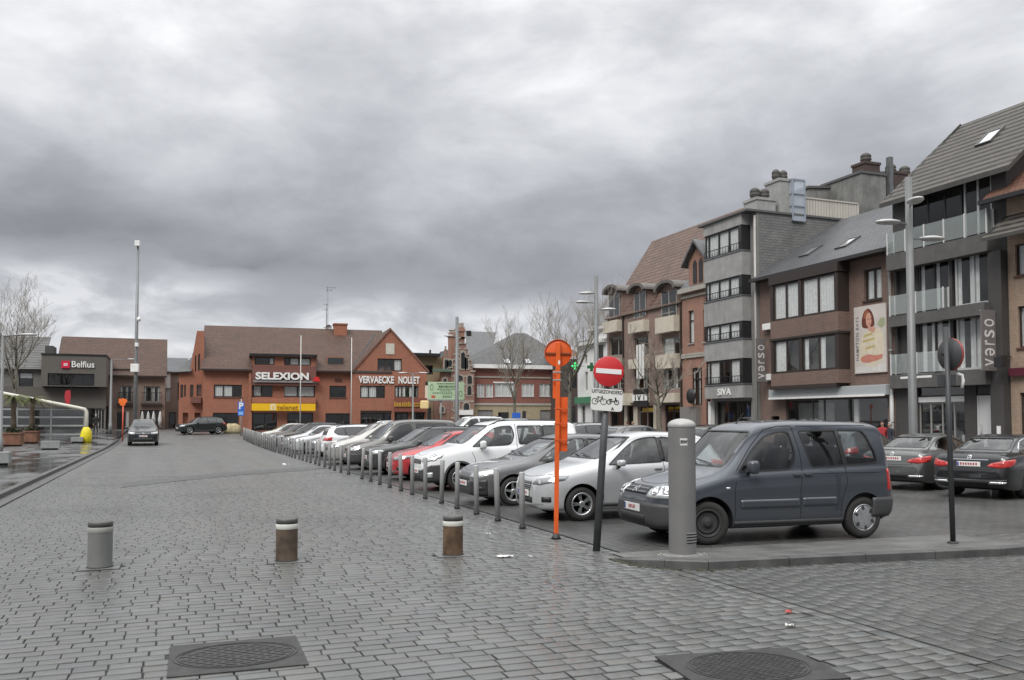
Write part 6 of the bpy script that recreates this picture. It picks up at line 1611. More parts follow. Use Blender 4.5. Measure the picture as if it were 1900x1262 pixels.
# shop front
x0, x1, z0, z1 = shop
mb = MB(); mb.box(x0, x1, -.03, -.003, .05, .44); mb.build('plinth', M_('shop plinth', (.07, .068, .065), .5), b.root)
b.window(shop, M_('shop frame', (.06, .06, .06), .4), 4, y=.1, curt=None, fw=.08, widths=[.28, .40, .64])
mb = MB(); mb.box(x0 + .2, x0 + (x1 - x0) * .4, .75, .8, .6, z1 - .2); mb.build('display_screen', M_('display screen', (.3, .32, .31), .7, var=.2), b.root)
mb = MB(); mb.box(x0 + (x1 - x0) * .66, x0 + (x1 - x0) * .7, .3, .4, .4, z1); mb.build('display_column', WHITE, b.root)
awning_box(b, b.S(1440), w - .1, shopz - .05, .5, .5, 'long grey awning case with a white bar over the brown brick shop window', M_('grey awning case', (.36, .38, .39), .45, dirt=.15), False)
root = empty('drain_pipe', b.o + b.ex * (w - .12), RR, 'white downpipe between the brown brick shop and the black flats', 'drain pipe')
mb = MB(); mb.tube([(0, -.12, .1), (0, -.12, 3.2)], .1, 12); mb.mat(1).tube([(0, -.12, 3.2), (0, -.12, ze - .3), (0, -.3, ze - .05)], .085, 12); mb.build('pipe', [M_('pipe sleeve', (.5, .5, .49), .5), M_('pale pipe', (.4, .38, .36), .5, dirt=.4)], root)
for z in (1.6, 3.2, 5., 7.2): mb = MB(); mb.lathe([(.11, -.03), (.115, 0), (.11, .03)], 12, Matrix.Translation((0, -.12, z))); mb.build('clip', STEEL, root)
# poster on the wall: a woman in a striped jumper, printed flat
r = b.rect(1590, 1649.5, 566, 692)
root = empty('wall_poster', b.o + b.ex * r[0] + Vector((0, 0, r[2])), RR, 'tall pale poster of a woman in a striped jumper, fixed to the brown brick wall', 'poster')
pw, ph = r[1] - r[0], r[3] - r[2]
mb = MB(); mb.cbox(0, pw, -.09, -.01, 0, ph, .01); mb.build('panel', M_('poster ground', (.55, .5, .465), .5, var=.1, vscale=.9), root)
cols = [('skin', (.55, .3, .22)), ('hair', (.13, .035, .025)), ('knit white', (.62, .55, .42)), ('mustard', (.47, .38, .16)), ('rose skin', (.5, .2, .15)), ('leaf', (.33, .36, .22)), ('lettering grey', (.1, .1, .11)), ('pale floor', (.6, .58, .55)), ('lip', (.4, .05, .05)), ('hair light', (.3, .1, .05)), ('peach', (.62, .4, .28))]
pm = [M_('print ' + n, c, .5, var=.1, vscale=5) for n, c in cols]
mb = MB()
def shape(m, pts, y, rr=.03):
 P = rpoly([(u * pw, v * ph) for u, v in pts], rr * pw, 4); mb.mat(m)
 for t in mgeo.tessellate_polygon([[Vector((u, v, 0)) for u, v in P]]):
  q = [(P[i][0], y, P[i][1]) for i in t]
  n = (Vector(q[1]) - Vector(q[0])).cross(Vector(q[2]) - Vector(q[0])); mb.poly(q if n.y < 0 else q[::-1])
E_ = -.0905
shape(7, [(.04, .02), (.96, .02), (.96, .12), (.04, .1)], E_)
shape(5, [(.72, .7), (.82, .78), (.97, .8), (.98, .68), (.86, .64)], E_, .05); shape(10, [(.26, .86), (.36, .93), (.4, .82), (.33, .78)], E_, .05)
shape(2, [(.16, .16), (.18, .48), (.28, .58), (.45, .64), (.62, .64), (.8, .66), (.92, .58), (.94, .3), (.86, .14)], E_ - .001, .08)
for (a, b_, c, d) in ((.3, .545, .58, .575), (.28, .47, .66, .50), (.36, .36, .66, .39)): shape(3, [(a, b_ - .015), (c, d - .015), (c, d + .02), (a, b_ + .018)], E_ - .002, .02)
shape(1, [(.26, .68), (.25, .8), (.33, .92), (.45, .965), (.56, .92), (.64, .82), (.66, .7), (.58, .66), (.4, .66)], E_ - .002, .08)
shape(9, [(.3, .84), (.38, .93), (.46, .95), (.44, .86), (.36, .8)], E_ - .0025, .05)
shape(0, [(.40, .72), (.38, .8), (.42, .88), (.5, .9), (.56, .84), (.57, .75), (.52, .69), (.46, .68)], E_ - .003, .08)
shape(0, [(.44, .69), (.54, .69), (.58, .62), (.46, .62)], E_ - .0035, .03); shape(0, [(.5, .66), (.62, .69), (.7, .64), (.62, .58), (.52, .6)], E_ - .004, .05)
shape(8, [(.47, .735), (.53, .74), (.52, .725), (.48, .722)], E_ - .0045, .01)
for ex_ in (.435, .515): shape(1, [(ex_, .80), (ex_ + .05, .802), (ex_ + .05, .79), (ex_, .788)], E_ - .0045, .01)
shape(4, [(.22, .17), (.2, .24), (.45, .28), (.7, .25), (.9, .27), (.88, .2), (.66, .17), (.42, .15)], E_ - .003, .05); shape(2, [(.24, .13), (.5, .09), (.76, .11), (.7, .15), (.45, .14)], E_ - .0025, .04)
mb.mat(6).text('HAMPTON BAYS', .27, XF((.11 * pw, E_ - .002, .52 * ph), (0, 0, 1), (-1, 0, 0)), .002, .004, .92, 'CENTER', 1.25)
mb.build('print', pm, root)
yw = y0 - 1.; verso_banner(at_y(1404, yw), at_y(1421, yw), yw, z_at(709, RX - .5, yw), z_at(628, RX - .5, yw), 'grey hanging banner reading verso in white, beside the grey flats')
# ---------------------------------------------------------------- grey flats
y1g = at_x(1412, RX); y0 = at_x(1321, RX); b = Bld('grey_flats', RX, y0, RR, 'grey concrete block of flats with black ribbon windows and rooftop stacks', g=.09); GA = b
w = y0 - y1g - .02
zt = b.Z(1365, 408); D = 17.
zz_ = lambda py: b.Z(1365, py)
bandz = [(zz_(428), zt), (zz_(518) , zz_(475)), (zz_(601), zz_(556)), (zz_(668) , zz_(634)), (zz_(739), zz_(715))]
gf = zz_(744)
b.wall([(0, 0), (w, 0), (w, zt), (0, zt)], [(.5, w - .9, .1, gf)] + [(.35, w - .5, bandz[i + 1][1] + .02, bandz[i][0] - .02) for i in range(4)], RENDER_GR, deep=.15)
SL_CLAD = tiles('slate cladding', (.18, .18, .176), (.145, .145, .143), (.07, .07, .07), .3, .16, rough=.7, ms=.01, moss=.3)
mb = MB(); mb.poly([(w, 0, 0), (w, D, 0), (w, D, zt), (w, 0, zt)]); mb.poly([(0, 0, 0), (0, 0, zt), (0, D, zt), (0, D, 0)]); mb.poly([(0, D, 0), (0, D, zt), (w, D, zt), (w, D, 0)]); mb.build('side_wall', SL_CLAD, b.root)
mb = MB(); mb.box(-.1, w + .08, -.9, D, zt, zt + .12); mb.build('roof', M_('flat roof edge', (.1, .1, .1), .6), b.root)
b.box('corner_pier', w - .62, w - .003, -.12, -.003, .05, zt - .002, RENDER_GR)
mb = MB(); mb.tube([(w - .1, -.2, 0.1), (w - .1, -.2, zt - .2)], .07, 10); mb.build('downpipe', M_('pale pipe', (.4, .38, .36), .5), b.root)
for (za, zb) in bandz:
 pts = [(.05, -.003), (.35, -.75), (w - .62, -.75), (w - .62, -.003)]
 mb = MB(); mb.prism(pts, 'z', za, zb); mb.build('bay_band', CONC_BAND, b.root)
 mb = MB(); mb.prism([(.0, -.003), (.32, -.8), (w - .58, -.8), (w - .58, -.003)], 'z', zb, zb + .06); mb.build('coping', ZINC, b.root)
for i in range(4):
 za, zb = bandz[i + 1][1] + .06, bandz[i][0]
 b.window((.42, w - .7, za, zb), FR_BLACK, 4, y=-.66, curt='some' if i == 3 else 'full', fw=.1, widths=[.1, .38, .66], seed=i)
 mb = MB(); mb.poly([(.07, -.01, za), (.42, -.66, za), (.42, -.66, zb), (.07, -.01, zb)]); mb.build('side_pane', SOLIDGLASS, b.root)
 b.box('window_post', w - .95, w - .66, -.74, -.004, za, zb, FR_BLACK)
 mb = MB()
 for k in range(14): x = .5 + (w - 1.3) * k / 13; mb.box(x - .012, x + .012, -.79, -.77, za, za + .42)
 mb.box(.45, w - .7, -.8, -.765, za + .42, za + .46); mb.build('railing', FR_BLACK, b.root)
mb = MB(); mb.text('SIVA', .55, XF((b.S(1364), -.78, zz_(728))), .03, .015, 1.25); mb.build('lettering', M_('steel letters', (.75, .75, .72), .4), b.root)
b.window((.5, w - .9, .1, gf), FR_BLACK, 3, y=.1, curt=None, fw=.08); b.box('white_pillar', .18, .45, -.4, -.1, .05, gf, WHITE)
# rooftop things stand along the side wall (s = w) and further back
def on_side(px, py, s_=None):
 r_ = ray(px, py); P0 = b.o + b.ex * (w if s_ is None else s_); t = (P0 - EYE).dot(b.ex) / r_.dot(b.ex); p = EYE + r_ * t - b.o; return p.dot(b.ey), p.z
def stack(name, pl, pr, pt, s0, s1, m, pots, z0):
 d0, d1 = on_side(pl, HY, s1)[0], on_side(pr, HY, s1)[0]; z1 = on_side((pl + pr) / 2, pt, s1)[1]; mb = MB(); mb.box(s0, s1, d0, d1, z0, z1); mb.box(s0 - .06, s1 + .05, d0 - .06, d1 + .06, z1 - .14, z1 + .02); o = mb.build(name, m, b.root)
 for k in range(pots):
  mb = MB(); rr = min(.34, (d1 - d0) / pots * .46)
  mb.lathe([(rr * .8, z1), (rr * .85, z1 + .2), (rr, z1 + .26), (rr, z1 + .36), (rr * .85, z1 + .4), (rr, z1 + .46), (rr * .9, z1 + .6), (rr * .4, z1 + .72)], 16, Matrix.Translation(((s0 + s1) / 2, d0 + (d1 - d0) * (k + .5) / pots, 0))); mb.build('chimney_pot', M_('dark pot', (.07, .065, .06), .7), o)
WST = M_('whitish stack', (.33, .33, .32), .8, var=.15, dirt=.5); WTH = M_('weathered cladding', (.2, .2, .19), .8, var=.35, vscale=.8, dirt=.7); CAP = M_('flat roof edge', (.1, .1, .1), .6)
stack('chimney', 1409, 1444, 368, w - 1.4, w - .15, WST, 2, zt + .1); stack('chimney', 1452, 1480, 333, w - 1.5, w - .15, WST, 2, zt + .1)
d0, d1 = on_side(1474, HY)[0], on_side(1497, HY)[0]; z1 = on_side(1485, 335)[1]
mb = MB()
for y in (d0, d1):
 for x in (w - 1., w + .1): mb.bar((x, y, zt - .3), (x, y, z1), .07)
for t in (0, .36, .66, 1.):
 z = zt - .3 + (z1 - zt + .3) * t; mb.bar((w + .1, d0, z), (w + .1, d1, z), .08); mb.bar((w - 1., d0, z), (w + .1, d0, z), .07)
o = mb.build('roof_cage', M_('cage steel', (.4, .44, .5), .4, .4), b.root)
mb = MB(); mb.poly([(w + .07, d0, zt - .3), (w + .07, d1, zt - .3), (w + .07, d1, z1), (w + .07, d0, z1)]); mb.poly([(w - 1., d0 + .02, zt), (w, d0 + .02, zt), (w, d0 + .02, z1), (w - 1., d0 + .02, z1)]); mb.build('cage_glass', frosted('cage glass', (.6, .66, .75), .5), o)
d0, d1 = on_side(1501, HY)[0], on_side(1599, HY)[0]; z2 = on_side(1545, 373)[1]; zr = zt + .12
mb = MB(); n = 20
for k in range(n): y = d0 + (d1 - d0) * k / (n - 1); mb.box(w - .06, w - .02, y - .08, y + .08, zr, z2)
mb.box(w - .1, w + .02, d0, d1, z2 - .03, z2 + .06)
for k in range(9): x = w - .3 - k * .26; mb.box(x - .08, x + .08, d0 - .02, d0 + .02, zr, z2)
mb.build('roof_railing', M_('bone railing', (.5, .47, .42), .6, dirt=.4), b.root)
sb = w - 2.8; q0, q1, q2 = on_side(1500, 350, sb), on_side(1542, 350, sb), on_side(1606, 323, sb); d8 = on_side(1606, HY)[0] ; d9 = on_side(1652, HY)[0]
mb = MB(); mb.prism([(q0[0], zt), (q2[0] + 2, zt), (q2[0] + 2, q2[1] + .2), (q2[0], q2[1]), (q1[0], q1[1]), (q0[0], q0[1])], 'x', sb - 4, sb); mb.mat(1).prism([(q0[0] - .1, q0[1] + .01), (q1[0], q1[1] + .01), (q2[0], q2[1] + .01), (q2[0] + 2, q2[1] + .21), (q2[0] + 2, q2[1] + .36), (q2[0], q2[1] + .16), (q1[0], q1[1] + .16), (q0[0] - .1, q0[1] + .16)], 'x', sb - 4, sb + .1); mb.build('rear_block', [WTH, CAP], b.root)
zk = on_side(1630, 325)[1]
mb = MB(); mb.box(w - 3.5, w - .02, d8, d9, zt - .5, zk); mb.mat(1).box(w - 3.6, w + .05, d8 - .08, d9 + .05, zk + .003, zk + .15); mb.build('rear_block', [WTH, CAP], b.root)
mb = MB(); y = on_side(1580, HY, sb)[0]; mb.box(sb + .003, sb + .05, y - .3, y + .3, zt + .2, on_side(1580, 361, sb)[1]); mb.build('roof_door', FR_BLACK, b.root)
stack('chimney', 1613, 1641, 302, w - 1.3, w - .2, BR_DARK, 1, zk + .1)
y = on_side(1657, HY)[0]; mb = MB(); mb.bar((w, y + .1, zt - 1.), (w, y + .1, on_side(1657, 293)[1]), .3); mb.build('flue', ZINC, b.root)
stack('chimney', 1667, 1720, 322, w - 1.6, w + .1, BR_DARK, 2, zt - 3)
# ---------------------------------------------------------------- old house with a dormer gable
y0 = at_x(1267, RX); b = Bld('old_brick_house', RX, y0, RR, 'narrow old red brick house with a pointed brick dormer and stone bands', g=.09)
w = y0 - at_x(1321, RX) - .02; ze = b.Z(1290, 536); D = 10
wins = [b.rect(1279, 1289, 576, 637), b.rect(1306, 1318, 574, 634)]
dwr = b.rect(1284, 1303, 682, 752); dor = b.rect(1310, 1320, 700, 800)
b.wall([(0, 0), (w, 0), (w, ze), (0, ze)], wins + [dwr, (dor[0], dor[1] - .1, .1, dor[3])], BR_OLD, deep=.16)
shell(b, w, D, [(0, 0), (0, ze), (5, ze + 4.5), (D, ze), (D, 0)], BR_OLD)
for r in wins: b.window(r, FR_BROWN, 1, y=.1, curt='full', tr=.7, sill=M_('stone', (.36, .34, .3), .8, dirt=.4))
b.window(dwr, FR_BROWN, 2, y=.1, curt='side', tr=.7); b.window((dor[0], dor[1] - .1, .1, dor[3]), FR_BLACK, 1, y=.1, curt=None, tr=.75)
STONE = M_('stone', (.36, .34, .3), .8)
for py in (657, 661, 548): z = b.Z(1290, py); b.box('stone_band', 0, w, -.1, -.003, z - .08, z + .08, STONE)
b.box('cornice', -.02, w + .02, -.35, -.003, ze - .18, ze + .12, STONE)
b.box('porch_base', b.S(1270), b.S(1300), -.35, -.003, .1, b.Z(1285, 755), M_('stone plinth', (.2, .19, .18), .8, dirt=.5))
mb = MB(); mb.lathe([(.05, -.03), (.5, -.03), (.5, .03), (.05, .03)], 20, Matrix.Translation((b.S(1297), -.6, b.Z(1297, 735))) @ Matrix.Rotation(R(90), 4, 'X')); mb.bar((b.S(1297), -.6, b.Z(1297, 722)), (b.S(1297) + .4, -.003, b.Z(1297, 722)), .04); mb.build('hanging_sign', FR_BLACK, b.root)
b.roof('roof', -.02, w + .02, [(-.3, ze + .1), (5, ze + 4.6), (D + .2, ze)], T_SLATE, .15)
x0, x1 = b.S(1283), w - .1; zd = b.Z(1300, 470) ; zp = b.Z(1292, 452)
mb = MB(); mid = (x0 + x1) / 2
mb.prism([(x0, ze + .1), (x1, ze + .1), (x1, zd - .4), (mid, zp - .2), (x0, zd - .4)], 'y', -.12, 4.); o = mb.build('dormer', BR_OLD, b.root)
for x in (mid - .55, mid + .12):
 mb = MB(); mb.prism(rpoly([(x, ze + .35), (x + .42, ze + .35), (x + .42, zd - .6), (x + .21, zd - .35), (x, zd - .6)], .03), 'y', -.16, -.122); mb.build('dormer_window', FR_BLACK, o)
mb = MB(); mb.prism([(x0 - .35, zd - .75), (mid, zp), (x1 + .35, zd - .75), (x1 + .35, zd - .55), (mid, zp + .2), (x0 - .35, zd - .55)], 'y', -.5, 4.2); mb.build('dormer_roof', M_('dormer slate', (.12, .122, .125), .6, var=.3, vscale=3), o)
# ---------------------------------------------------------------- brown block with cream balconies
y0 = at_x(1128, RX); b = Bld('tiled_roof_flats', RX, y0, RR, 'brown flats with cream balconies, arched dormers and a steep red tiled roof', g=.09)
w = y0 - at_x(1267, RX) - .02; D = 12.
zz_ = lambda py: b.Z(1200, py)
ze = b.Z(1200, 577)
PINKR = M_('pinkish brick render', (.235, .165, .14), .8, var=.12, vscale=3, dirt=.35)
cols_ = [(1130, 1157), (1177, 1206), (1228, 1264)]
holes = []
flo = [(b.Z(1190, 661), b.Z(1190, 622)), (b.Z(1190, 722), b.Z(1190, 687))]
for i, (pl, pr) in enumerate(cols_):
 for (pa_, pb_) in ((625, 661), (684, 722)):
  q = b.rect(pl + 1, pr - 2, pa_, pb_); holes.append((q[0], q[1], q[2], q[3]))
gfz = b.Z(1200, 752)
shops = [(b.S(1132), b.S(1156), .1, gfz), (b.S(1165), b.S(1176), .1, gfz), (b.S(1184), b.S(1214), .1, gfz), (b.S(1233), b.S(1263), .1, gfz)]
topw = [b.rect(pl + 2, pr - 3, 545 if i else 560, 580) for i, (pl, pr) in enumerate(cols_)]
b.wall([(0, 0), (w, 0), (w, ze), (0, ze)], [h for h in holes] + shops, PINKR, deep=.2)
zrid = b.Z(1325, 432, 6.); zrl = 0
prof = [(-.15, ze), (6., ze + 7.3), (12.2, ze)]
shell(b, w, D, [(0, 0), (0, ze), (6., ze + 7.2), (D, ze), (D, 0)], BR_PINK)
mb = MB()
# hipped left end: ridge starts inside
rx0 = b.S(1212, 6.)
A, B_ = Vector((-.2, -.2, ze)), Vector((w + .05, -.2, ze)); r0, r1 = Vector((rx0, 6., ze + 7.3)), Vector((w + .05, 6., ze + 7.3)); C_, D_ = Vector((-.2, 12.2, ze)), Vector((w + .05, 12.2, ze))
mb.poly([A, B_, r1, r0]); mb.poly([C_, A, r0]); mb.poly([D_, C_, r0, r1]); mb.poly([B_, D_, r1]); mb.build('roof', [T_RED], b.root)
for i, (h) in enumerate(holes):
 b.window(h, FR_GREY, 2 if h[1] - h[0] > 2 else 2, y=.12, curt='side' if i % 2 else 'some', fw=.08, widths=[.62], seed=i)
for i, (pl, pr) in enumerate(cols_):
 for k, (pa_, pb_) in enumerate(((596, 617), (666, 684), (730, 747))):
  q = b.rect(pl, pr - 1 if i != 1 else 1206, pa_ - (8 if i == 2 and k < 2 else 0), pb_); o = balcony_ = b.box('balcony', q[0], q[1], -.5, -.004, q[2], q[3], CREAM)
  mb = MB(); mb.tube([(q[0], -.46, q[3] + .22), (q[1], -.46, q[3] + .22)], .025, 8); mb.build('hand_rail', FR_GREY, o)
 # arched dormer at the eaves
 q = b.rect(pl + 1, pr - 3, 556 + (6 if i == 0 else 0), 594)
 n = 12; cx, rr_ = (q[0] + q[1]) / 2, (q[1] - q[0]) / 2
 zsill = b.Z((pl + pr) / 2, 590); zh = zsill + 1.9
 arc = [(cx + rr_ * math.cos(PI * k / n), zh + rr_ * .45 * math.sin(PI * k / n)) for k in range(n + 1)]
 mb = MB(); mb.prism([(q[1], zsill), *arc, (q[0], zsill)][::1], 'y', -.02, 3.); o = mb.build('dormer', PINKR, b.root)
 mb = MB(); ar2 = [(cx + (rr_ + .3) * math.cos(PI * k / n), zh + .08 + (rr_ + .2) * .5 * math.sin(PI * k / n)) for k in range(n + 1)]; ar3 = [(cx + (rr_ + .02) * math.cos(PI * k / n), zh + .0 + (rr_ + .02) * .46 * math.sin(PI * k / n)) for k in range(n + 1)]
 mb.prism(ar2 + ar3[::-1], 'y', -.5, 3.1); mb.build('dormer_hood', M_('dormer hood', (.12, .11, .1), .6, var=.2), o)
 mb = MB(); mb.box(q[0] + .15, q[1] - .15, -.06, -.025, zsill + .1, zh); mb.build('dormer_window', SOLIDGLASS, o)
 mb = MB()
 for t in (.0, .5, 1.): x = q[0] + .15 + (q[1] - q[0] - .3) * t; mb.box(x - .05, x + .05, -.09, -.061, zsill + .1, zh)
 mb.build('dormer_frame', FR_GREY, o)
for px in (1159, 1267): b.box('dark_pier', b.S(px) - .12, b.S(px) - .01, -.12, -.003, .1, ze, FR_BROWN)
for i, h in enumerate(shops):
 b.window(h, [FR_BLACK, FR_BLACK, FR_GREY, FR_BLACK][i], 1 if i == 1 else 2, y=.12, curt=None, fw=.08, tr=.82)
for px0, px1 in ((1160, 1165), (1177, 1184), (1214, 1218), (1264, 1266)): b.box('cream_pier', b.S(px0), b.S(px1), -.08, -.003, .1, gfz + .02, CREAM)
b.box('shop_lintel', b.S(1160), b.S(1180), -.9, -.004, gfz + .02, gfz + .9, CREAM)
mb = MB(); q = b.rect(1190, 1212, 757, 764); mb.box(q[0], q[1], .08, .11, q[2], q[3]); mb.build('yellow_blind', M_('yellow blind', (.45, .3, .05), .6), b.root)
q = b.rect(1206.5, 1220.5, 640, 703); root = empty('hanging_flag', b.o + b.ex * q[0] + Vector((0, 0, q[2])), RR, 'long black and white flag hanging on the brown flats with cream balconies', 'flag')
mb = MB(); mb.smooth = True; L = q[1] - q[0]; H_ = q[3] - q[2]
for k in range(10):
 mb.mat(0 if k not in (3, 6) else 1)
 a, c = L * k / 10, L * (k + 1) / 10
 for j in range(8): mb.poly([(a, -1.1 + .05 * math.sin(k * 1.3), H_ * j / 8), (c, -1.1 + .05 * math.sin(k * 1.3 + 1.3), H_ * j / 8), (c, -1.1 + .05 * math.sin(k * 1.3 + 1.3), H_ * (j + 1) / 8), (a, -1.1 + .05 * math.sin(k * 1.3), H_ * (j + 1) / 8)])
mb.build('cloth', [M_('flag white', (.6, .6, .58), .8), M_('flag black', (.05, .05, .055), .8)], root)
mb = MB(); mb.bar((L / 2, 0, H_ + .05), (L / 2, -1.2, H_ + .12), .05); mb.build('pole', STEEL, root)
q = b.rect(1200, 1226, 722, 755); root = empty('shop_sign', b.o + b.ex * q[0] + Vector((0, 0, q[2])), RR, 'black shop sign box with a white lettered band, behind the bare street tree', 'sign')
L, H_ = q[1] - q[0], q[3] - q[2]
mb = MB(); mb.cbox(0, L, -1.1, -.96, 0, H_, .02); o = mb.build('sign_box', FR_BLACK, root)
mb = MB(); mb.box(-.1, L + .05, -1.13, -1.102, H_ * .34, H_ * .68); [mb.mat(1).prism([(L * a, H_ * .36), (L * (a + .07), H_ * .36), (L * (a + .07 + d), H_ * .66), (L * (a + d), H_ * .66)], 'y', -1.14, -1.131) for a, d in ((.16, .0), (.42, -.08), (.44, .09), (.78, 0))]; mb.build('lettering', [LETW, M_('sign ink', (.02, .02, .022))], o)
# ---------------------------------------------------------------- white pharmacy corner
y0 = at_x(1072, RX); b = Bld('white_pharmacy', RX, y0, RR, 'white rendered pharmacy house with a green shop band', g=.3)
w = y0 - at_x(1127, RX) - .02; D = 9.; zl, zu = b.Z(1088, 640), b.Z(1110, 612); xs = b.S(1094)
WR = M_('white render', (.68, .68, .67), .7, var=.05, dirt=.3)
hw_ = [b.rect(1085, 1090, 658, 674), b.rect(1086, 1091, 690, 724), b.rect(1112, 1120, 640, 664), b.rect(1100, 1108, 690, 722), b.rect(1114, 1122, 690, 722)]
sh_ = [(b.S(1079), b.S(1086), .1, b.Z(1083, 752)), (b.S(1098), b.S(1124), .1, b.Z(1110, 752))]
b.wall([(0, 0), (w, 0), (w, zl), (0, zl)], hw_[:2] + [h for h in hw_[2:] if h[3] < zl] + sh_, WR, deep=.15)
mb = MB(); mb.box(xs, w, 0, D, zl, zu); mb.box(xs - .1, w + .05, -.25, D, zu, zu + .15); mb.build('upper_storey', WR, b.root)
shell(b, w, D, [(0, 0), (0, zl), (D, zl), (D, 0)], WR)
b.box('cornice', -.15, w, -.4, -.003, zl - .05, zl + .22, WR)
b.box('roof', -.05, xs, .05, D, zl + .23, zl + .4, ZINC)
for h in hw_: 
 if h[3] < zl: b.window(h, FR_GREY, 1, y=.09, curt='side')
mb = MB(); mb.box(hw_[2][0], hw_[2][1], -.04, -.004, hw_[2][2], hw_[2][3]); mb.build('upper_window', SOLIDGLASS, b.root)
for h in sh_: b.window(h, FR_GREY, 2, y=.1, curt=None, tr=.8)
q = b.rect(1073, 1098, 737, 749); b.box('green_band', q[0], b.S(1127), -.35, -.003, q[2], q[3], M_('pharmacy green', (.06, .2, .11), .5))
b.box('chimney', b.S(1076), b.S(1081), 1., 1.8, zl + .2, b.Z(1078, 604), WR)
def cross(px, py, lab, lit, s_):
 d = 1.1; X = RX - d; Y = at_x(px, X); z = z_at(py, X, Y); root = empty('pharmacy_cross', (X, Y, z), -HEAD * 1.2, lab, 'pharmacy cross')
 mb = MB(); a = s_ / 6; mb.prism([(-a, -3 * a), (a, -3 * a), (a, -a), (3 * a, -a), (3 * a, a), (a, a), (a, 3 * a), (-a, 3 * a), (-a, a), (-3 * a, a), (-3 * a, -a), (-a, -a)], 'y', -.08, .08); o = mb.build('cross_box', M_('cross green', (.02, .12, .04), .4), root)
 if lit:
  mb = MB()
  for sx, sz in ((0, 0), (1, 0), (-1, 0), (0, 1), (0, -1)): mb.lathe([(a * .8, 0), (a * .8, .012)], 14, Matrix.Translation((sx * 2 * a, -.083, sz * 2 * a)) @ Matrix.Rotation(R(90), 4, 'X'))
  mb.build('lit_tubes', emit('cross light', (.03, .85, .2), 1.1), o)
 mb = MB(); mb.bar((0, .05, 0), (.75, .45, 0), .05); mb.build('bracket', STEEL, root)
cross(1067.5, 679, 'lit bright green pharmacy cross, left of the white pharmacy', True, .66)
cross(1098, 681, 'dark unlit pharmacy cross on the white wall, beside the no entry sign', False, .7)
# ---------------------------------------------------------------- tan brick house at the right edge
y0 = at_x(1877, RX); b = Bld('tan_brick_house', RX, y0, RR, 'tan brick house with a red tiled roof, cut off by the right frame edge', g=.09)
w = 8.; ze = b.Z(1890, 357); D = 9
hs = [(b.S(1891), b.S(1891) + 1.3, b.Z(1895, 511), b.Z(1895, 452)), (b.S(1893), b.S(1893) + 1.3, b.Z(1897, 645), b.Z(1897, 568)), (b.S(1893), b.S(1893) + 1.5, .5, 2.8)]
b.wall([(0, 0), (w, 0), (w, ze), (0, ze)], hs, BR_TAN, deep=.16)
shell(b, w, D, [(0, 0), (0, ze), (4.5, ze + 4.), (D, ze), (D, 0)], BR_TAN)
for h in hs: b.window(h, FR_BROWN, 2, y=.1, curt='full', sill=M_('brick sill', (.12, .05, .04), .8))
b.roof('roof', -.75, w + .3, [(-.55, ze - .1), (4.5, ze + 4.1), (D + .3, ze)], tiles('red brown tiles', (.19, .085, .055), (.145, .068, .046), (.05, .028, .02), .25, .33, moss=.25), .2)
z = b.Z(1885, 405 + 26); b.roof('porch_roof', b.S(1872), w, [(-1.3, z - .25), (-.003, z + .75)], T_DKTILE, .14)
b.box('gutter', -.75, w, -.75, -.56, ze - .3, ze - .12, FR_BLACK)
q = b.rect(1880, 1900, 683, 698); b.box('maroon_sign', q[0], q[1] + 1.5, -.2, -.004, q[2], q[3], M_('maroon', (.1, .015, .03), .5))
mb = MB(); z = b.Z(1886, 666); mb.bar((b.S(1880), -.05, z + .1), (b.S(1890), -.9, z + .1), .05); mb.box(b.S(1887) - .18, b.S(1887) + .18, -1., -.7, z - .35, z + .05); mb.build('wall_lamp', FR_BLACK, b.root)
# ---------------------------------------------------------------- brick shops across the end of the street
Y0 = 88.; X0 = at_y(376, Y0); b = Bld('brick_shop_building', X0, Y0, R(-4.5), 'long red brick shop building with a brown tiled roof, front gable and shop signs')
DKR = M_('dark red panel', (.17, .07, .055), .7, var=.1)
zz_ = lambda px, py: b.Z(px, py)
ze = zz_(520, 686); w = b.S(651); wg = b.S(790); zr = zz_(560, 609, ) ; D = 13.
# depth of the ridge is 6.5 m behind the wall
zr = b.Z(560, 609, 6.5)
win_a = b.rect(396, 448, 714, 737); rec0, rec1 = b.S(467), b.S(585)
win_b = b.rect(611, 642, 716, 738); shop_a = (b.S(395), b.S(443), .1, zz_(420, 766)); sh1 = (b.S(468), b.S(514), .1, zz_(490, 766)); sh2 = (b.S(533), b.S(581), .1, zz_(555, 766)); sh3 = (b.S(604), b.S(649), .1, zz_(625, 767))
wband = b.rect(468, 584, 715, 737)
b.wall([(0, 0), (w, 0), (w, ze), (0, ze)], [win_a, win_b, shop_a, sh1, sh2, sh3, wband], BR_RED, deep=.18)
shell(b, w + 2, D, [(0, 0), (0, ze), (6.5, zr - .1), (D, ze), (D, 0)], BR_RED)
b.window(win_a, FR_BROWN, 3, y=.1, curt='some', fw=.1, sill=DKR); b.window(win_b, FR_BROWN, 1, y=.1, curt=None, fw=.1, sill=DKR)
b.window(wband, FR_BROWN, 4, y=.1, curt='some', fw=.12, widths=[.14, .36, .72])
for h in (shop_a, sh1, sh2, sh3): b.window(h, FR_BLACK, 2, y=.12, curt=None, fw=.08)
b.box('wall_panel', b.S(505), b.S(527), -.02, .09, wband[2], wband[3], BR_RED)
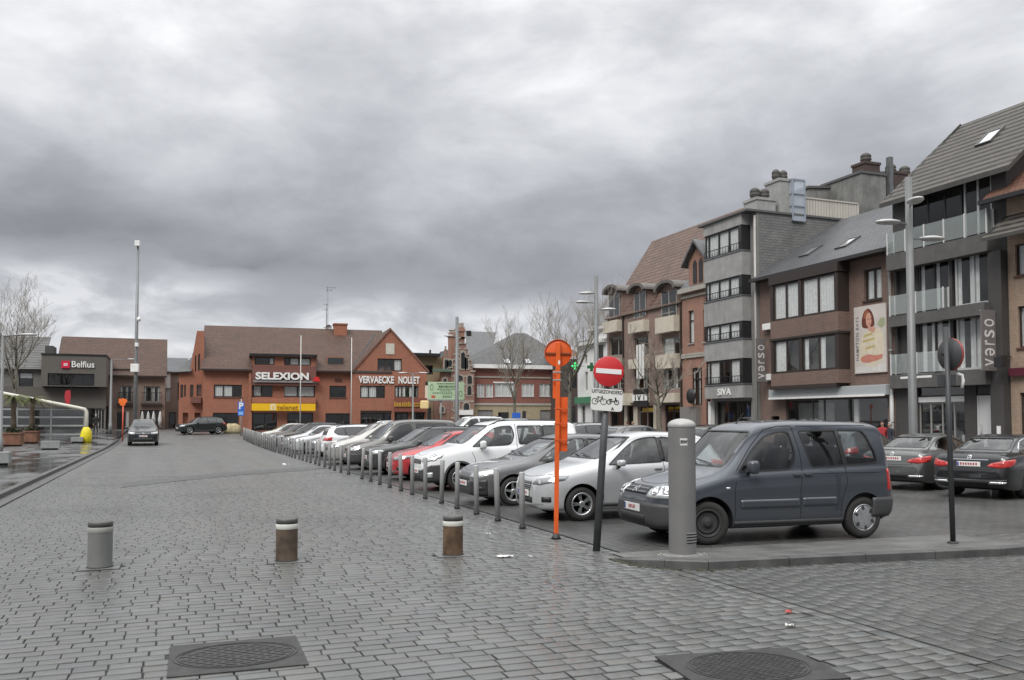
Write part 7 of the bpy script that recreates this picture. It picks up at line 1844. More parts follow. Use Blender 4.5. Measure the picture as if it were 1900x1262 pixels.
# projecting shop bay with roof dormer
zt = b.Z(525, 661, -.5)
za, zb = zz_(525, 711), zz_(525, 686)
b.box('bay_band', rec0, rec1, -.55, -.004, za - .25, zb + .35, DKR); b.box('bay_band', rec0, rec1, -.5, -.004, zz_(525, 748), zz_(525, 738), BR_RED); b.box('bay_roof', rec0 - .3, rec1 + .1, -.7, 4., zt - .02, zt + .2, FR_BLACK)
dz0 = zb + .36
b.wall([(rec0, dz0), (rec1, dz0), (rec1, zt), (rec0, zt)], [(rec0 + .2, b.S(508), dz0 + .05, zt - .1), (b.S(526), rec1 - .5, dz0 + .05, zt - .1)], BR_RED, y=-.3, name='dormer_wall')
for h in ((rec0 + .2, b.S(508), dz0 + .05, zt - .1), (b.S(526), rec1 - .5, dz0 + .05, zt - .1)): b.window(h, FR_BROWN, 2, y=-.2, curt='some', fw=.11, widths=[.72] if h[0] < b.S(500) else [.2, .55])
for x in (rec0, rec1):
 mb = MB(); mb.prism([(-.3, dz0), (3.5, dz0), (3.5, zt), (-.3, zt)], 'x', x - .06, x + .06); mb.build('dormer_cheek', BR_RED, b.root)
b.box('pillar', b.S(459), b.S(467), -.7, -.004, .05, zz_(463, 766), BR_RED); b.box('pillar_shaft', b.S(460.5), b.S(466), -.4, -.004, zz_(463, 766), ze, BR_RED)
ro = b.roof('roof', -.25, w + 4, [(-.45, ze - .05), (6.5, zr), (D + .4, ze - .1)], T_BROWN, .15)
b.box('gutter', -.2, rec0 - .1, -.6, -.46, ze - .2, ze - .05, FR_BROWN); b.box('gutter', rec1 + .1, w, -.6, -.46, ze - .2, ze - .05, FR_BROWN)
# the ridge drops near the left end
b.box('roof_light_box', b.S(607), b.S(638), .6, 2.6, ze + .25, b.Z(622, 662, .6), BR_RED); mb = MB(); mb.box(b.S(608), b.S(637), .56, .598, ze + .35, b.Z(622, 664, .6)); mb.build('roof_window', SOLIDGLASS, b.root)
b.box('vent', b.S(621), b.S(634), -.04, -.003, zz_(627, 709), zz_(627, 703), M_('vent', (.1, .035, .03), .7))
cx0, cx1 = b.S(619, 5.4), b.S(643, 5.4); mb = MB(); zc = b.Z(631, 600, 5.4); mb.box(cx0, cx1, 5.4, 6.9, zr - 1.6, zc); mb.box(cx0 - .08, cx1 + .08, 5.32, 6.98, zc - .14, zc); o = mb.build('chimney', BR_RED, b.root)
mb = MB(); mb.box(cx0 - .15, cx1 + .15, 5.2, 5.38, zr - 1.7, zr - 1.35); mb.build('flashing', ZINC, o)
# front gable
gx0, gx1 = w, wg; apx = b.S(722); zap = zz_(722, 611); zL = zz_(652, 690); zR = zz_(790, 686)
g1 = b.rect(699, 744, 666, 689); g2 = b.rect(667, 713, 716, 739); g3 = b.rect(731, 775, 716, 738)
shp = [(b.S(668), b.S(725), .1, zz_(690, 766)), (b.S(731), b.S(756), .1, zz_(740, 766)), (b.S(762), b.S(786), .1, zz_(775, 766))]
yg = -.35
b.wall([(gx0, 0), (gx1, 0), (gx1, zR), (apx, zap), (gx0, zL)], [g1, g2, g3] + shp, BR_RED, y=yg, name='gable_wall', deep=.18)
for h in (g1, g2): b.window(h, FR_BROWN, 3, y=yg + .1, curt='some', fw=.1, sill=DKR)
b.window(g3, FR_BROWN, 3, y=yg + .1, curt='side', fw=.1, widths=[.3, .75]); 
for h in shp: b.window(h, FR_BLACK, 2, y=yg + .12, curt=None, fw=.08)
mb = MB(); mb.poly([(gx1, yg, 0), (gx1, D, 0), (gx1, D, zR), (gx1, yg, zR)]); mb.poly([(gx0, yg, 0), (gx0, yg, zL), (gx0, 0, zL), (gx0, 0, 0)]); mb.build('side_wall', BR_RED, b.root)
mb = MB()
for (xa, z_a, xb, z_b, s_) in ((gx0 - .15, zL - .1, apx, zap + .12, 1), (gx1 + .25, zR - .15, apx, zap + .12, -1)):
 P = [(xa, yg - .12, z_a), (xb, yg - .12, z_b), (xb, D, z_b), (xa, D, z_a)]; mb.mat(0).poly(P if s_ > 0 else P[::-1])
 mb.mat(1).poly([(xa, yg - .12, z_a - .22), (xb, yg - .12, z_b - .22), (xb, yg - .12, z_b), (xa, yg - .12, z_a)])
 mb.poly([(xa, yg - .12, z_a - .22), (xb, yg - .12, z_b - .22), (xb, D, z_b - .22), (xa, D, z_a - .22)])
mb.build('gable_roof', [T_BROWN, M_('verge', (.2, .1, .075), .7)], b.root)
mb = MB(); P, Q = (gx0 - .2, yg - .15, zL), (b.S(694), yg - .15, zz_(694, 620)); mb.bar(P, Q, .12); mb.build('verge_flashing', ZINC, b.root)
b.box('plaque', b.S(714), b.S(730), yg - .05, yg - .004, zz_(722, 658), zz_(722, 638), M_('plaque', (.55, .52, .45), .6, var=.2, vscale=9))
b.box('bay_box', b.S(730), b.S(789), yg - .6, yg - .004, zz_(760, 764), zz_(760, 739), M_('bay brick', (.2, .065, .045), .8, var=.1))
b.box('door_lintel', b.S(668), b.S(725), yg - .05, yg - .003, zz_(690, 765), zz_(690, 762), FR_BLACK)
# left wing, end gable
wl = b.S(331, 1.) ; g_ = b.rect(336, 341, 715, 738, 1.)
mb = MB(); zlw = b.Z(345, 691, 1.)
ws_ = [b.rect(334, 339, 714, 738, 1.), b.rect(341, 344, 714, 736, 1.), b.rect(352, 358, 714, 737, 1.), b.rect(364, 373, 714, 735, 1.), b.rect(360, 362.5, 660, 690, 1.), b.rect(366, 369.5, 657, 688, 1.)]
dz = b.Z(355, 766, 1.)
sm = b.S(351, 1.); gx_ = b.S(363, 1.)
b.wall([(wl, 0), (sm, 0), (sm, zlw), (wl, zlw)], ws_[:2] + [(b.S(339, 1.), b.S(349, 1.), .1, dz)], BR_RED, y=1., name='wing_wall'); b.wall([(sm, 0), (-.003, 0), (-.003, b.Z(372, 614, 1.)), (gx_, b.Z(363, 614, 1.)), (sm, b.Z(352, 688, 1.))], ws_[2:] + [(b.S(361, 1.), b.S(372, 1.), .1, dz)], BR_RED, y=1., name='wing_gable')
mb = MB(); mb.poly([(sm, 1., zlw - .3), (gx_, 1., b.Z(363, 614, 1.)), (gx_ + .8, 7.5, b.Z(363, 614, 1.)), (sm, 7.5, zlw - .3)]); mb.build('wing_slope', BR_RED, b.root)
for h in ws_: b.window(h, FR_BROWN, 1, y=1.1, curt=None, fw=.06)
mb = MB(); mb.box(wl, -.01, 1.4, 9, 0, zlw); mb.build('wing_block', BR_RED, b.root)
b.box('wing_balcony', b.S(354, 1.), b.S(373, 1.), .4, .99, b.Z(363, 748, 1.), b.Z(363, 737, 1.), DKR)
b.slab('wing_roof', [(wl - .3, .6, zlw), (b.S(352, 1.) + .1, .6, zlw + .1), (b.S(352, 1.) + 1.2, 6, zlw + 3.6), (wl + 2.2, 6, zlw + 3.2)], T_GREYT)
# antenna mast on the roof
root = empty('antenna_mast', b.o + b.ex * b.S(605, 7) + b.ey * 7 + Vector((0, 0, zr - .4)), 0, 'thin lattice antenna mast on the brown tiled roof', 'antenna'); H_ = b.Z(605, 532, 7) - zr + .4
mb = MB()
for k in range(3): a = 2 * PI * k / 3; mb.tube([(.11 * math.cos(a), .11 * math.sin(a), 0), (.08 * math.cos(a), .08 * math.sin(a), H_ * .97)], .022, 5)
for k in range(16):
 a, c = 2 * PI * (k % 3) / 3, 2 * PI * ((k + 1) % 3) / 3; mb.bar((.1 * math.cos(a), .1 * math.sin(a), H_ * k / 16), (.1 * math.cos(c), .1 * math.sin(c), H_ * (k + 1) / 16), .015)
mb.tube([(0, 0, H_ * .9), (0, 0, H_ * 1.12)], .018, 5); mb.build('mast', M_('mast steel', (.25, .26, .27), .5, .4), root)
mb = MB()
for z, L in ((H_ * .985, .9), (H_ * .93, .55), (H_ * .62, -.35), (H_ * .5, -.4), (H_ * .12, -.4)): mb = MB(); mb.tube([(-.1 if L > 0 else .1, 0, z), (L, 0, z)], .033, 6); mb.build('aerial', MATS['mast steel'], root)
mb = MB(); mb.lathe([(.02, -.03), (.3, .06), (.36, .16)], 18, Matrix.Translation((.1, -.4, .5)) @ Matrix.Rotation(R(90), 4, 'X'), caps=False); mb.build('dish', M_('dish', (.45, .45, .45), .5), root)
for px, p0, p1 in ((557, 622, 695), (651.5, 626, 690)):
 Y = 70.; x = at_y(px, Y)
 root = empty('flag_pole', (x, Y, gz(Y)), 0, 'thin pale flag pole before the shop building, ' + ('in front of the white shop letters' if px < 600 else 'at the left edge of the brick gable'), 'flag pole')
 mb = MB(); mb.tube([(0, 0, 0), (0, 0, z_at(p0, x, Y) - gz(Y))], [.05, .025], 8); mb.build('pole', M_('pale pole', (.6, .6, .58), .4), root)
# signs of the shops
def sign(name, lab, bb, s, y, z, build, cat='shop sign'):
 root = empty(name, bb.o + bb.ex * s + bb.ey * y + Vector((0, 0, z)), bb.rz, lab, cat); build(root); return root
def f_(root):
 L = b.S(572, -.6) - b.S(473, -.6)
 mb = MB(); mb.textfit('SELEXION', L, .72, XF((L / 2, 0, 0)), .14, .04); mb.build('lettering', LETW, root)
 mb = MB(); mb.box(-.2, L + .9, .02, .05, -.62, -.42); mb.build('back_rail', M_('sign rail', (.25, .24, .24), .6), root)
 mb = MB(); mb.prism([(L + .35, -.45), (L + 1.1, -.5), (L + .95, -.05), (L + .6, -.02)], 'y', -.1, .02); mb.build('red_mark', M_('red mark', (.6, .02, .02), .5), root)
sign('shop_sign', 'white SELEXION letters on the dark red band of the brick shops', b, b.S(473, -.6), -.72, b.Z(522, 698, -.6), f_)
def f_(root):
 L = b.S(585, -.7) - b.S(466.5, -.7); H_ = b.Z(525, 749, -.7) - b.Z(525, 762.5, -.7)
 mb = MB(); mb.cbox(0, L, -.12, .12, -H_ / 2, H_ / 2, .02); o = mb.build('sign_box', M_('yellow sign', (.8, .47, .012), .45, var=.03), root)
 mb = MB(); mb.cbox(L * .285, L * .375, -.14, -.121, -H_ * .42, H_ * .44, .005); mb.build('white_square', M_('pale square', (.75, .66, .4), .5), o)
 mb = MB(); mb.textfit('telenet', L * .33, H_ * .72, XF((L * .56, -.13, -.02)), .02, .012); mb.build('lettering', M_('ochre letters', (.28, .14, .01), .5), o)
 mb = MB(); mb.text('t', H_ * .6, XF((L * .33, -.15, 0)), .02, .02, 1.2); mb.build('letter_mark', M_('yellow sign', (.8, .47, .012)), o)
sign('shop_sign', 'long yellow telenet sign over the shop windows of the brick shops', b, b.S(466.5, -.7), -.72, b.Z(525, 755.7, -.7), f_)
def f_(root):
 L = b.S(778, yg) - b.S(664.5, yg)
 mb = MB(); mb.textfit('VERVAECKE', L * .575, .74, XF((L * .2875, -.06, 0)), .08, .03); mb.textfit('NOLLET', L * .35, .74, XF((L * .825, -.06, 0)), .08, .03); mb.build('lettering', LETW, root)
sign('shop_sign', 'white VERVAECKE NOLLET letters across the brick front gable', b, b.S(664.5, yg), yg - .02, b.Z(722, 705, yg), f_)
def f_(root):
 mb = MB(); u = 0.; rl = random.Random(8)
 while u < 2.9:
  wd_ = rl.uniform(.12, .26); mb.box(u, u + wd_, -.06, .0, -.2, .2 if rl.random() < .7 else .3); u += wd_ + rl.uniform(.03, .07)
 mb.build('lettering', M_('gold letters', (.42, .23, .04), .5), root)
sign('shop_sign', 'small gold letters on the brick bay under the white gable letters', b, b.S(731, yg - .6), yg - .64, b.Z(760, 751, yg - .6), f_)
x_, Y_ = at_y(787.5, 84.), 84.
root = empty('lit_box_sign', (x_, Y_, z_at(751, x_, Y_)), -HEAD, 'small square cream box sign at the right corner of the brick gable', 'sign')
mb = MB(); mb.cbox(-.42, .42, -.1, .1, -.42, .42, .12); mb.build('sign_box', M_('cream sign', (.75, .58, .28), .4), root); mb = MB(); mb.bar((-.4, .05, 0), (-1.2, .5, 0), .06); mb.build('bracket', FR_BLACK, root)
x_, Y_ = at_y(792, 86.), 86.
root = empty('vertical_sign', (x_, Y_, z_at(733, x_, Y_)), -HEAD, 'narrow upright cream sign box on the wall right of the brick gable', 'sign')
mb = MB(); mb.cbox(-.2, .2, -.1, .1, -.95, .95, .03); mb.build('sign_box', M_('cream sign pale', (.6, .55, .45), .4), root); mb = MB(); mb.box(-.15, .15, -.12, .12, 1., 1.35); mb.build('lamp_box', FR_BLACK, root)
# ---------------------------------------------------------------- bank at the left
Y0 = 92.; b2 = b = Bld('bank_building', at_y(77, Y0), Y0, 0, 'modern dark grey bank with a boxed upper storey and a red and white sign')
GREYW = brick('bank grey brick', (.125, .118, .108), (.112, .105, .096), (.1, .094, .087), .4, .09, .006, stain=.1)
w = b.S(196.5); z1, z2 = b.Z(137, 718), b.Z(137, 661)
wn = (b.S(89), b.S(175), b.Z(137, 716.5), b.Z(137, 694)); gfz = b.Z(137, 757)
yb_ = -.9
b.wall([(0, z1 + .003), (w, z1 + .003), (w, z2), (0, z2)], [wn], GREYW, y=yb_, deep=.2, name='upper_storey')
mb = MB(); mb.box(0, w, yb_ + .25, 8, z1 + .003, z2 - .003) if 0 else None
mb.poly([(0, yb_, z1), (0, 8, z1), (0, 8, z2), (0, yb_, z2)]); mb.poly([(w, yb_, z1), (w, yb_, z2), (w, 8, z2), (w, 8, z1)]); mb.poly([(0, yb_, z2), (w, yb_, z2), (w, 8, z2), (0, 8, z2)]); mb.poly([(0, yb_, z1), (0, 0, z1), (w, 0, z1), (w, yb_, z1)]); mb.build('box_sides', GREYW, b.root)
b.box('parapet', -.05, w + .05, yb_ - .05, 8, z2, z2 + .15, FR_BLACK)
b.window(wn, FR_BLACK, 4, y=yb_ + .14, curt=None, fw=.1)
xl = b.S(-12)
gl = (b.S(163), b.S(194), .1, gfz); gl2 = (xl + .4, b.S(160), .1, gfz); wl_ = b.rect(33, 60, 691, 721)
zlow = z1 - .004; zleft = b.Z(40, 685)
b.wall([(xl, 0), (w, 0), (w, zlow), (xl, zlow)], [gl, gl2], GREYW, deep=.3)
b.wall([(xl, zlow), (-.003, zlow), (-.003, zleft), (xl, zleft)], [wl_], M_('bank left render', (.15, .142, .132), .75, var=.1), deep=.2, name='left_wall'); b.window(wl_, FR_BLACK, 1, y=.1, curt='blind', fw=.08)
b.window(gl, FR_GREY, 4, y=.18, curt=None, fw=.06, widths=[.45, .62, .8]); b.window(gl2, FR_BLACK, 6, y=.2, curt=None, fw=.1, tr=.4)
mb = MB(); mb.box(xl, w, 1.5, 12, 0, zlow - .01); mb.build('rear_block', GREYW, b.root)
zt_ = b.Z(30, 622, 5.); b.slab('roof', [(xl - 1, -.4, zleft + .02), (-.05, -.4, zleft + .02), (-.05, 6., zt_), (xl - 1, 6., zt_)], tiles('bank roof sheets', (.125, .122, .118), (.11, .108, .104), (.035, .034, .033), 3., .55, ms=.07))
b.box('stair_head', b.S(80), b.S(95), .2, 3, z2 - .5, b.Z(87, 641), M_('dark cladding', (.07, .068, .066), .6))
def f_(root):
 mb = MB(); mb.cbox(0, 1.9, -.05, .05, -.95, .95, .02) if 0 else mb.cbox(0, .78, -.05, .05, -.38, .38, .02); o = mb.build('red_square', M_('bank red', (.6, .012, .05), .45), root)
 mb = MB(); mb.cbox(.2, .58, -.07, -.051, .03, .12, .004); mb.cbox(.2, .58, -.07, -.051, -.12, -.03, .004); mb.build('equals_mark', LETW, o)
 mb = MB(); mb.text('Belfius', .92, XF((.9, 0, .02)), .06, .012, .92, 'LEFT'); mb.build('lettering', LETW, root)
s_ = (b.S(168, yb_) - b.S(112, yb_))
sg_ = sign('bank_sign', 'white Belfius letters with a red square on the grey bank', b, b.S(112, yb_), yb_ - .08, b.Z(140, 677, yb_), f_); sg_.scale = (s_ / (.9 + 1.92),) * 3
x_, Y_ = at_y(125, 90.), 90.
root = empty('red_flag', (x_, Y_, z_at(738, x_, Y_)), 0, 'small red pennant hanging on the grey bank front', 'flag')
mb = MB(); mb.prism([(-.2, .65), (.18, .7), (.25, .15), (.15, -.65), (-.18, -.5), (-.28, .15)], 'y', -.03, .03); mb.build('cloth', M_('red cloth', (.45, .03, .04), .7), root); mb = MB(); mb.bar((-.5, .2, -1.3), (.3, .2, 1.1), .05); mb.build('pole', FR_BLACK, root)
# bare brick house next to the bank, with its long brown roof
Y0 = 95.; b = Bld('pale_brick_house', at_y(100, Y0), Y0, 0, 'pale brown brick house with a long brown roof beside the grey bank')
w = b.S(305); ze = b.Z(250, 697); zr = b.Z(210, 627, 5.)
s1 = b.S(196.5)
hs = [b.rect(222, 245, 716, 746), b.rect(266, 296, 717, 746)]; gs = [(b.S(217), b.S(232), .1, b.Z(225, 764)), (b.S(260), b.S(299), .1, b.Z(280, 761))]
b.wall([(0, 0), (w, 0), (w, ze), (0, ze)], hs + gs, BR_PINK, deep=.18)
shell(b, w, 10, [(0, 0), (0, ze), (5, zr - .05), (10, ze), (10, 0)], BR_PINK)
for h in hs:
 b.window(h, FR_WHITE if 0 else FR_GREY, 2, y=.1, curt='side', fw=.09); mb = MB()
 for k in range(11): x = h[0] - .15 + (h[1] - h[0] + .3) * k / 10; mb.box(x - .015, x + .015, -.3, -.27, h[2] - .15, h[2] + .9)
 mb.box(h[0] - .2, h[1] + .2, -.32, -.25, h[2] + .9, h[2] + .96); mb.box(h[0] - .25, h[1] + .25, -.35, -.004, h[2] - .35, h[2] - .15); mb.build('balcony', FR_BROWN, b.root)
for h in gs: b.window(h, FR_BLACK, 2, y=.12, curt=None, fw=.08)
b.box('white_door', b.S(234), b.S(239), -.05, -.004, .1, b.Z(236, 764), WHITE)
rt = b.roof('roof', .05, w + .15, [(-.4, ze), (5., zr), (10.3, ze)], T_BROWN, .15)
b.box('gutter', s1, w + .1, -.56, -.41, ze - .15, ze, FR_BROWN)
mb = MB()
for k, px in enumerate((264, 275, 285, 297)): 
 x = b.S(px); z = b.Z(px, 763); mb.lathe([(.16, z - 1.5), (.2, z - .9), (.12, z - .3), (.03, z)], 10, Matrix.Translation((x, -.3, 0)))
mb.build('folded_parasol', M_('white canvas', (.6, .6, .58), .8), b.root)
b.box('dormer', b.S(207), b.S(242), .2, 2, ze + .1, b.Z(225, 684), FR_BROWN)
# far house behind
Y0 = 104.; b = Bld('dark_roof_house', at_y(303, Y0), Y0, 0, 'dark slate roofed house far behind, between the pale house and the brick shops')
w = b.S(345); ze = b.Z(320, 690); zr = b.Z(315, 664, 4.)
dh = (b.S(313), b.S(326), .1, b.Z(320, 765)); uh = b.rect(308, 316, 720, 745)
b.wall([(0, 0), (w, 0), (w, ze), (0, ze)], [dh, uh], BR_PINK, deep=.2); shell(b, w, 8, [(0, 0), (0, ze), (4, zr - .05), (8, ze), (8, 0)], BR_PINK)
b.window(dh, FR_BROWN, 1, y=.12, curt=None); b.window(uh, FR_WHITE, 2, y=.1, curt='full')
b.roof('roof', -.1, w + .2, [(-.3, ze), (4, zr), (8.3, ze)], T_SLATE, .14); b.box('white_gable', b.S(306), b.S(315), -.1, -.004, b.Z(310, 720), b.Z(310, 690), WHITE)
# ---------------------------------------------------------------- tan flat-roofed house, right of the gable
Y0 = 96.; b = Bld('tan_flat_roof_house', at_y(768, Y0), Y0, 0, 'tan flat roofed house with a deep black eave, behind the brick gable')
w = b.S(822) ; zt = b.Z(790, 662)
TAN = M_('tan render', (.30, .235, .145), .8, var=.1, dirt=.3); q = b.rect(785, 803, 678, 695)
b.wall([(0, 0), (w, 0), (w, zt), (0, zt)], [q, (b.S(793), b.S(800), .1, 2.4), (b.S(804), b.S(812), .1, 2.4)], TAN); shell(b, w, 8, [(0, 0), (0, zt), (8, zt), (8, 0)], TAN); b.window(q, FR_BLACK, 2, y=.1, curt=None)
for px0, px1 in ((793, 800), (804, 812)): b.window((b.S(px0), b.S(px1), .1, 2.4), FR_BLACK, 1, y=.1, curt=None)
b.box('roof', -.6, b.S(812.5), -.9, 8, zt, zt + .35, FR_BLACK); b.box('roof_vent', b.S(802), b.S(804), 1, 1.4, zt + .35, zt + .9, FR_BLACK)
# ---------------------------------------------------------------- stepped gable house
Y0 = 95.; b = Bld('stepped_gable_house', at_y(814, Y0), Y0, 0, 'old brick house with a tall stepped gable, pale stone bands and two chimneys')
w = b.S(879); BRS = brick('banded brick', (.27, .125, .095), (.21, .095, .075), (.3, .24, .2), stain=.3); STN = M_('pale stone', (.36, .31, .26), .8, var=.2, dirt=.4)
gx0, gx1 = b.S(836), b.S(880); apx = b.S(858); ztop = b.Z(858, 628); zsh = b.Z(858, 700); xsm0, xsm1 = b.S(818), b.S(836); zsm = b.Z(828, 648); zse = b.Z(828, 690)
steps = 7; half = (gx1 - gx0) / 2
out = [(gx0, 0), (gx1, 0), (gx1, zsh)]
R_pts = []
for k in range(steps):
 z = zsh + (ztop - zsh) * (k + 1) / steps; x = half * (1 - k / (steps)) ; R_pts += [(apx + x, z), (apx + half * (1 - (k + 1) / steps) + .02, z)]
out = [(gx0, 0), (gx1, 0), (gx1, zsh)] + R_pts + [(2 * apx - x, z) for x, z in reversed(R_pts)] + [(gx0, zsh)]
mb = MB(); mb.prism(out, 'y', 0, .5); mb.build('stepped_gable', BRS, b.root)
mb = MB()
for x, z in R_pts[::2]:
 for sg in (1, -1): c = apx + sg * (x - apx); mb.box(c - .45 if sg > 0 else c - .12, c + .12 if sg > 0 else c + .45, -.1, .6, z - .004, z + .16)
mb.build('step_coping', STN, b.root)
for k in range(9): z = 1.2 + (zsh + 3 - 1.2) * k / 8; hw_ = half if z < zsh else half * (1 - (z - zsh) / (ztop - zsh)); b.box('stone_band', apx - hw_ + .05, apx + hw_ - .05, -.04, -.003, z - .1, z + .1, STN)
def arched(x0, x1, z0, z1, m=FR_BLACK):
 n = 8; c = (x0 + x1) / 2; r_ = (x1 - x0) / 2
 P = [(x0, z0), (x1, z0)] + [(c + r_ * math.cos(PI * k / n), z1 - r_ + r_ * math.sin(PI * k / n)) for k in range(n + 1)]
 mb = MB(); mb.prism(grow_poly(P, .16), 'y', -.06, -.003); f = mb.build('window_surround', STN, b.root); mb = MB(); mb.prism(P, 'y', -.09, -.062); mb.build('window', m, f)
def ar(pl, pr, pt, pb): q = b.rect(pl, pr, pt, pb); arched(q[0], q[1], q[2], q[3], SOLIDGLASS)
ar(855, 862, 654, 684); ar(864.5, 868, 664, 684); ar(867, 875, 697, 712); ar(867, 874, 716, 733); ar(850, 858, 697, 706); ar(844, 850, 696, 706); ar(843, 851, 742, 762); ar(860, 870, 748, 762)
b.box('white_shopfront', b.S(851), b.S(877), -.2, -.1, b.Z(864, 770), b.Z(864, 761), WHITE); b.box('shop_opening', b.S(853), b.S(873), -.12, -.004, .1, b.Z(864, 771), FR_BLACK)
mb = MB(); mb.prism([(xsm0, 0), (xsm1, 0), (xsm1, zse), (b.S(833), zse), (b.S(833), zsm - .8), (b.S(830), zsm - .8), (b.S(830), zsm), (b.S(826), zsm), (b.S(826), zsm - .8), (b.S(823), zsm - .8), (b.S(823), zse), (xsm0, zse)], 'y', .15, .6); mb.build('small_gable', BRS, b.root)
ar(824.5, 828.5, 667, 684); ar(831, 838, 668, 680); ar(822, 828, 702, 708); ar(817, 823, 755, 764)
b.box('green_cornice', xsm0 - 1.0, xsm1, -.35, .14, b.Z(826, 690), b.Z(826, 685), M_('green copper', (.1, .16, .12), .6)); b.box('finial', b.S(827), b.S(829), .2, .5, zsm, b.Z(828, 642), STN)
mb = MB(); mb.box(xsm0 - .6, gx1, .6, 9, 0, zsh - .3); mb.build('rear_block', BRS, b.root)
mb = MB(); mb.prism([(gx0 + .2, zsh - .4), (gx1 - .2, zsh - .4), (apx, ztop - .9)], 'y', .5, 9); mb.build('roof', T_SLATE, b.root)
for pl, pr, pt, m_ in ((836, 846, 617, BR_OLD), (853.5, 862, 607, BR_OLD)):
 x0, x1 = b.S(pl, 1.5), b.S(pr, 1.5); z = b.Z((pl + pr) / 2, pt, 1.5); mb = MB(); mb.box(x0, x1, 1.5, 2.6, zsh, z); mb.box(x0 - .1, x1 + .1, 1.4, 2.7, z - .5, z - .3); o = mb.build('chimney', m_, b.root); mb = MB(); mb.box(x0 + .1, x1 - .1, 1.6, 2.4, z, z + .5); mb.build('chimney_pot', STN, o)
# ---------------------------------------------------------------- corner house with hipped roof
Y0 = 96.; b = Bld('hipped_roof_house', at_y(879, Y0), Y0, R(-3), 'red brick corner house with a big grey hipped roof, white cornice and beige ground floor')
w = b.S(1071); zc = b.Z(975, 685); gf = b.Z(975, 750)
BRH = brick('hip house brick', (.25, .085, .065), (.2, .07, .053), (.2, .12, .1), stain=.2)
ws_ = [b.rect(885, 899, 713, 737), b.rect(901, 915, 713, 737), b.rect(918, 956, 711, 736), b.rect(968, 991, 712, 736), b.rect(1001, 1026, 712, 736), b.rect(1041, 1051, 712, 736)]
BEI = M_('beige ground floor', (.34, .285, .19), .75, var=.1, dirt=.3)
b.wall([(0, gf), (w, gf), (w, zc), (0, zc)], ws_, BRH, deep=.16, name='upper_wall')
gs = [(b.S(886), b.S(914), .1, b.Z(900, 761)), (b.S(924), b.S(944), .1, b.Z(934, 765)), (b.S(969), b.S(976), 1., b.Z(972, 763)), (b.S(1002), b.S(1026), .1, b.Z(1014, 761)), (b.S(1036), b.S(1056), .1, b.Z(1046, 761))]
b.wall([(0, 0), (w, 0), (w, gf), (0, gf)], gs, BEI, y=-.06, deep=.2, name='ground_floor_wall')
for i, h in enumerate(ws_): b.window(h, FR_WHITE, 3 if i in (2, 3, 4) else 2, y=.08, curt='full', fw=.1, sill=STONE, seed=i)
mb = MB(); q = ws_[2]; mb.box(q[0] - .2, q[1] + .2, -.05, -.003, q[3], q[3] + .15); mb.build('window_head', WHITE, b.root)
SHUT = M_('shutter grey', (.24, .235, .225), .6, var=.1)
for i, h in enumerate(gs):
 if i in (0, 3):
  mb = MB(); n = int((h[3] - h[2]) / .12)
  for k in range(n): z = h[2] + (h[3] - h[2]) * k / n; mb.poly([(h[0], .06, z), (h[1], .06, z), (h[1], .1, z + .11), (h[0], .1, z + .11)])
  mb.build('roller_shutter', SHUT, b.root)
 else: b.window(h, FR_BROWN, 1, y=.08, curt=None)
b.box('string_course', -.02, w + .02, -.1, -.003, b.Z(975, 702), b.Z(975, 699.5), STONE); b.box('string_course', -.02, w + .02, -.16, -.064, gf - .15, gf + .1, STONE)
b.box('cornice', -.4, w + .4, -.6, -.003, zc, zc + .45, WHITE)
shell(b, w, 12, [(0, 0), (0, zc), (12, zc), (12, 0)], BRH)
zr = b.Z(960, 618, 6.); xr0, xr1 = b.S(955, 6.), b.S(976, 6.); ze = zc + .46; ov = .35
mb = MB()
A, B_, C_, D_ = (-ov, -ov, ze), (w + ov, -ov, ze), (w + ov, 12 + ov, ze), (-ov, 12 + ov, ze); r0, r1 = (xr0, 6, zr), (xr1, 6, zr)
mb.poly([A, B_, r1, r0]); mb.poly([B_, C_, r1]); mb.poly([C_, D_, r0, r1]); mb.poly([D_, A, r0]); ro = mb.build('roof', T_GREYT, b.root)
skylight(b, 934, 947, 665, 676, [(-ov, ze), (6, zr)], ro); skylight(b, 974, 984, 665, 676, [(-ov, ze), (6, zr)], ro)
# the lighter grey roof on the left and orange roofed house on the right
zg = b.Z(890, 621, 9.); b.slab('rear_roof', [(b.S(864, 9), 9, b.Z(866, 690, 9)), (b.S(905, 9), 9, b.Z(905, 690, 9)), (b.S(925, 12), 13, zg + .8), (b.S(868, 12), 13, zg + .8)], M_('zinc roof', (.15, .152, .155), .5, .2, var=.15))
b.box('roof_vent', b.S(868, 12), b.S(876, 12), 12.5, 13.2, zg, b.Z(872, 613, 12), FR_BLACK)
Y0 = 90.; b = Bld('orange_roof_house', at_y(1058, Y0), Y0, 0, 'narrow dark house with an orange tiled roof, left of the white pharmacy')
w = b.S(1080); ze = b.Z(1066, 662)
q = b.rect(1060, 1070, 690, 720); b.wall([(0, 0), (w, 0), (w, ze), (0, ze)], [q, (b.S(1060), b.S(1068), .1, 2.6)], BR_DARK); b.window(q, FR_BLACK, 2, y=.1, curt=None); b.window((b.S(1060), b.S(1068), .1, 2.6), FR_BLACK, 1, y=.1, curt=None)
shell(b, w, 8, [(0, 0), (0, ze), (4, ze + 1.3), (8, ze), (8, 0)], BR_DARK)
b.roof('roof', -.2, w + .2, [(-.5, ze), (4., b.Z(1066, 645, 4.)), (8.4, ze)], tiles('orange tiles', (.3, .12, .07), (.24, .1, .06), (.08, .04, .03)), .15); b.box('eaves_board', -.2, w, -.6, -.52, ze - .3, ze + .02, WHITE)
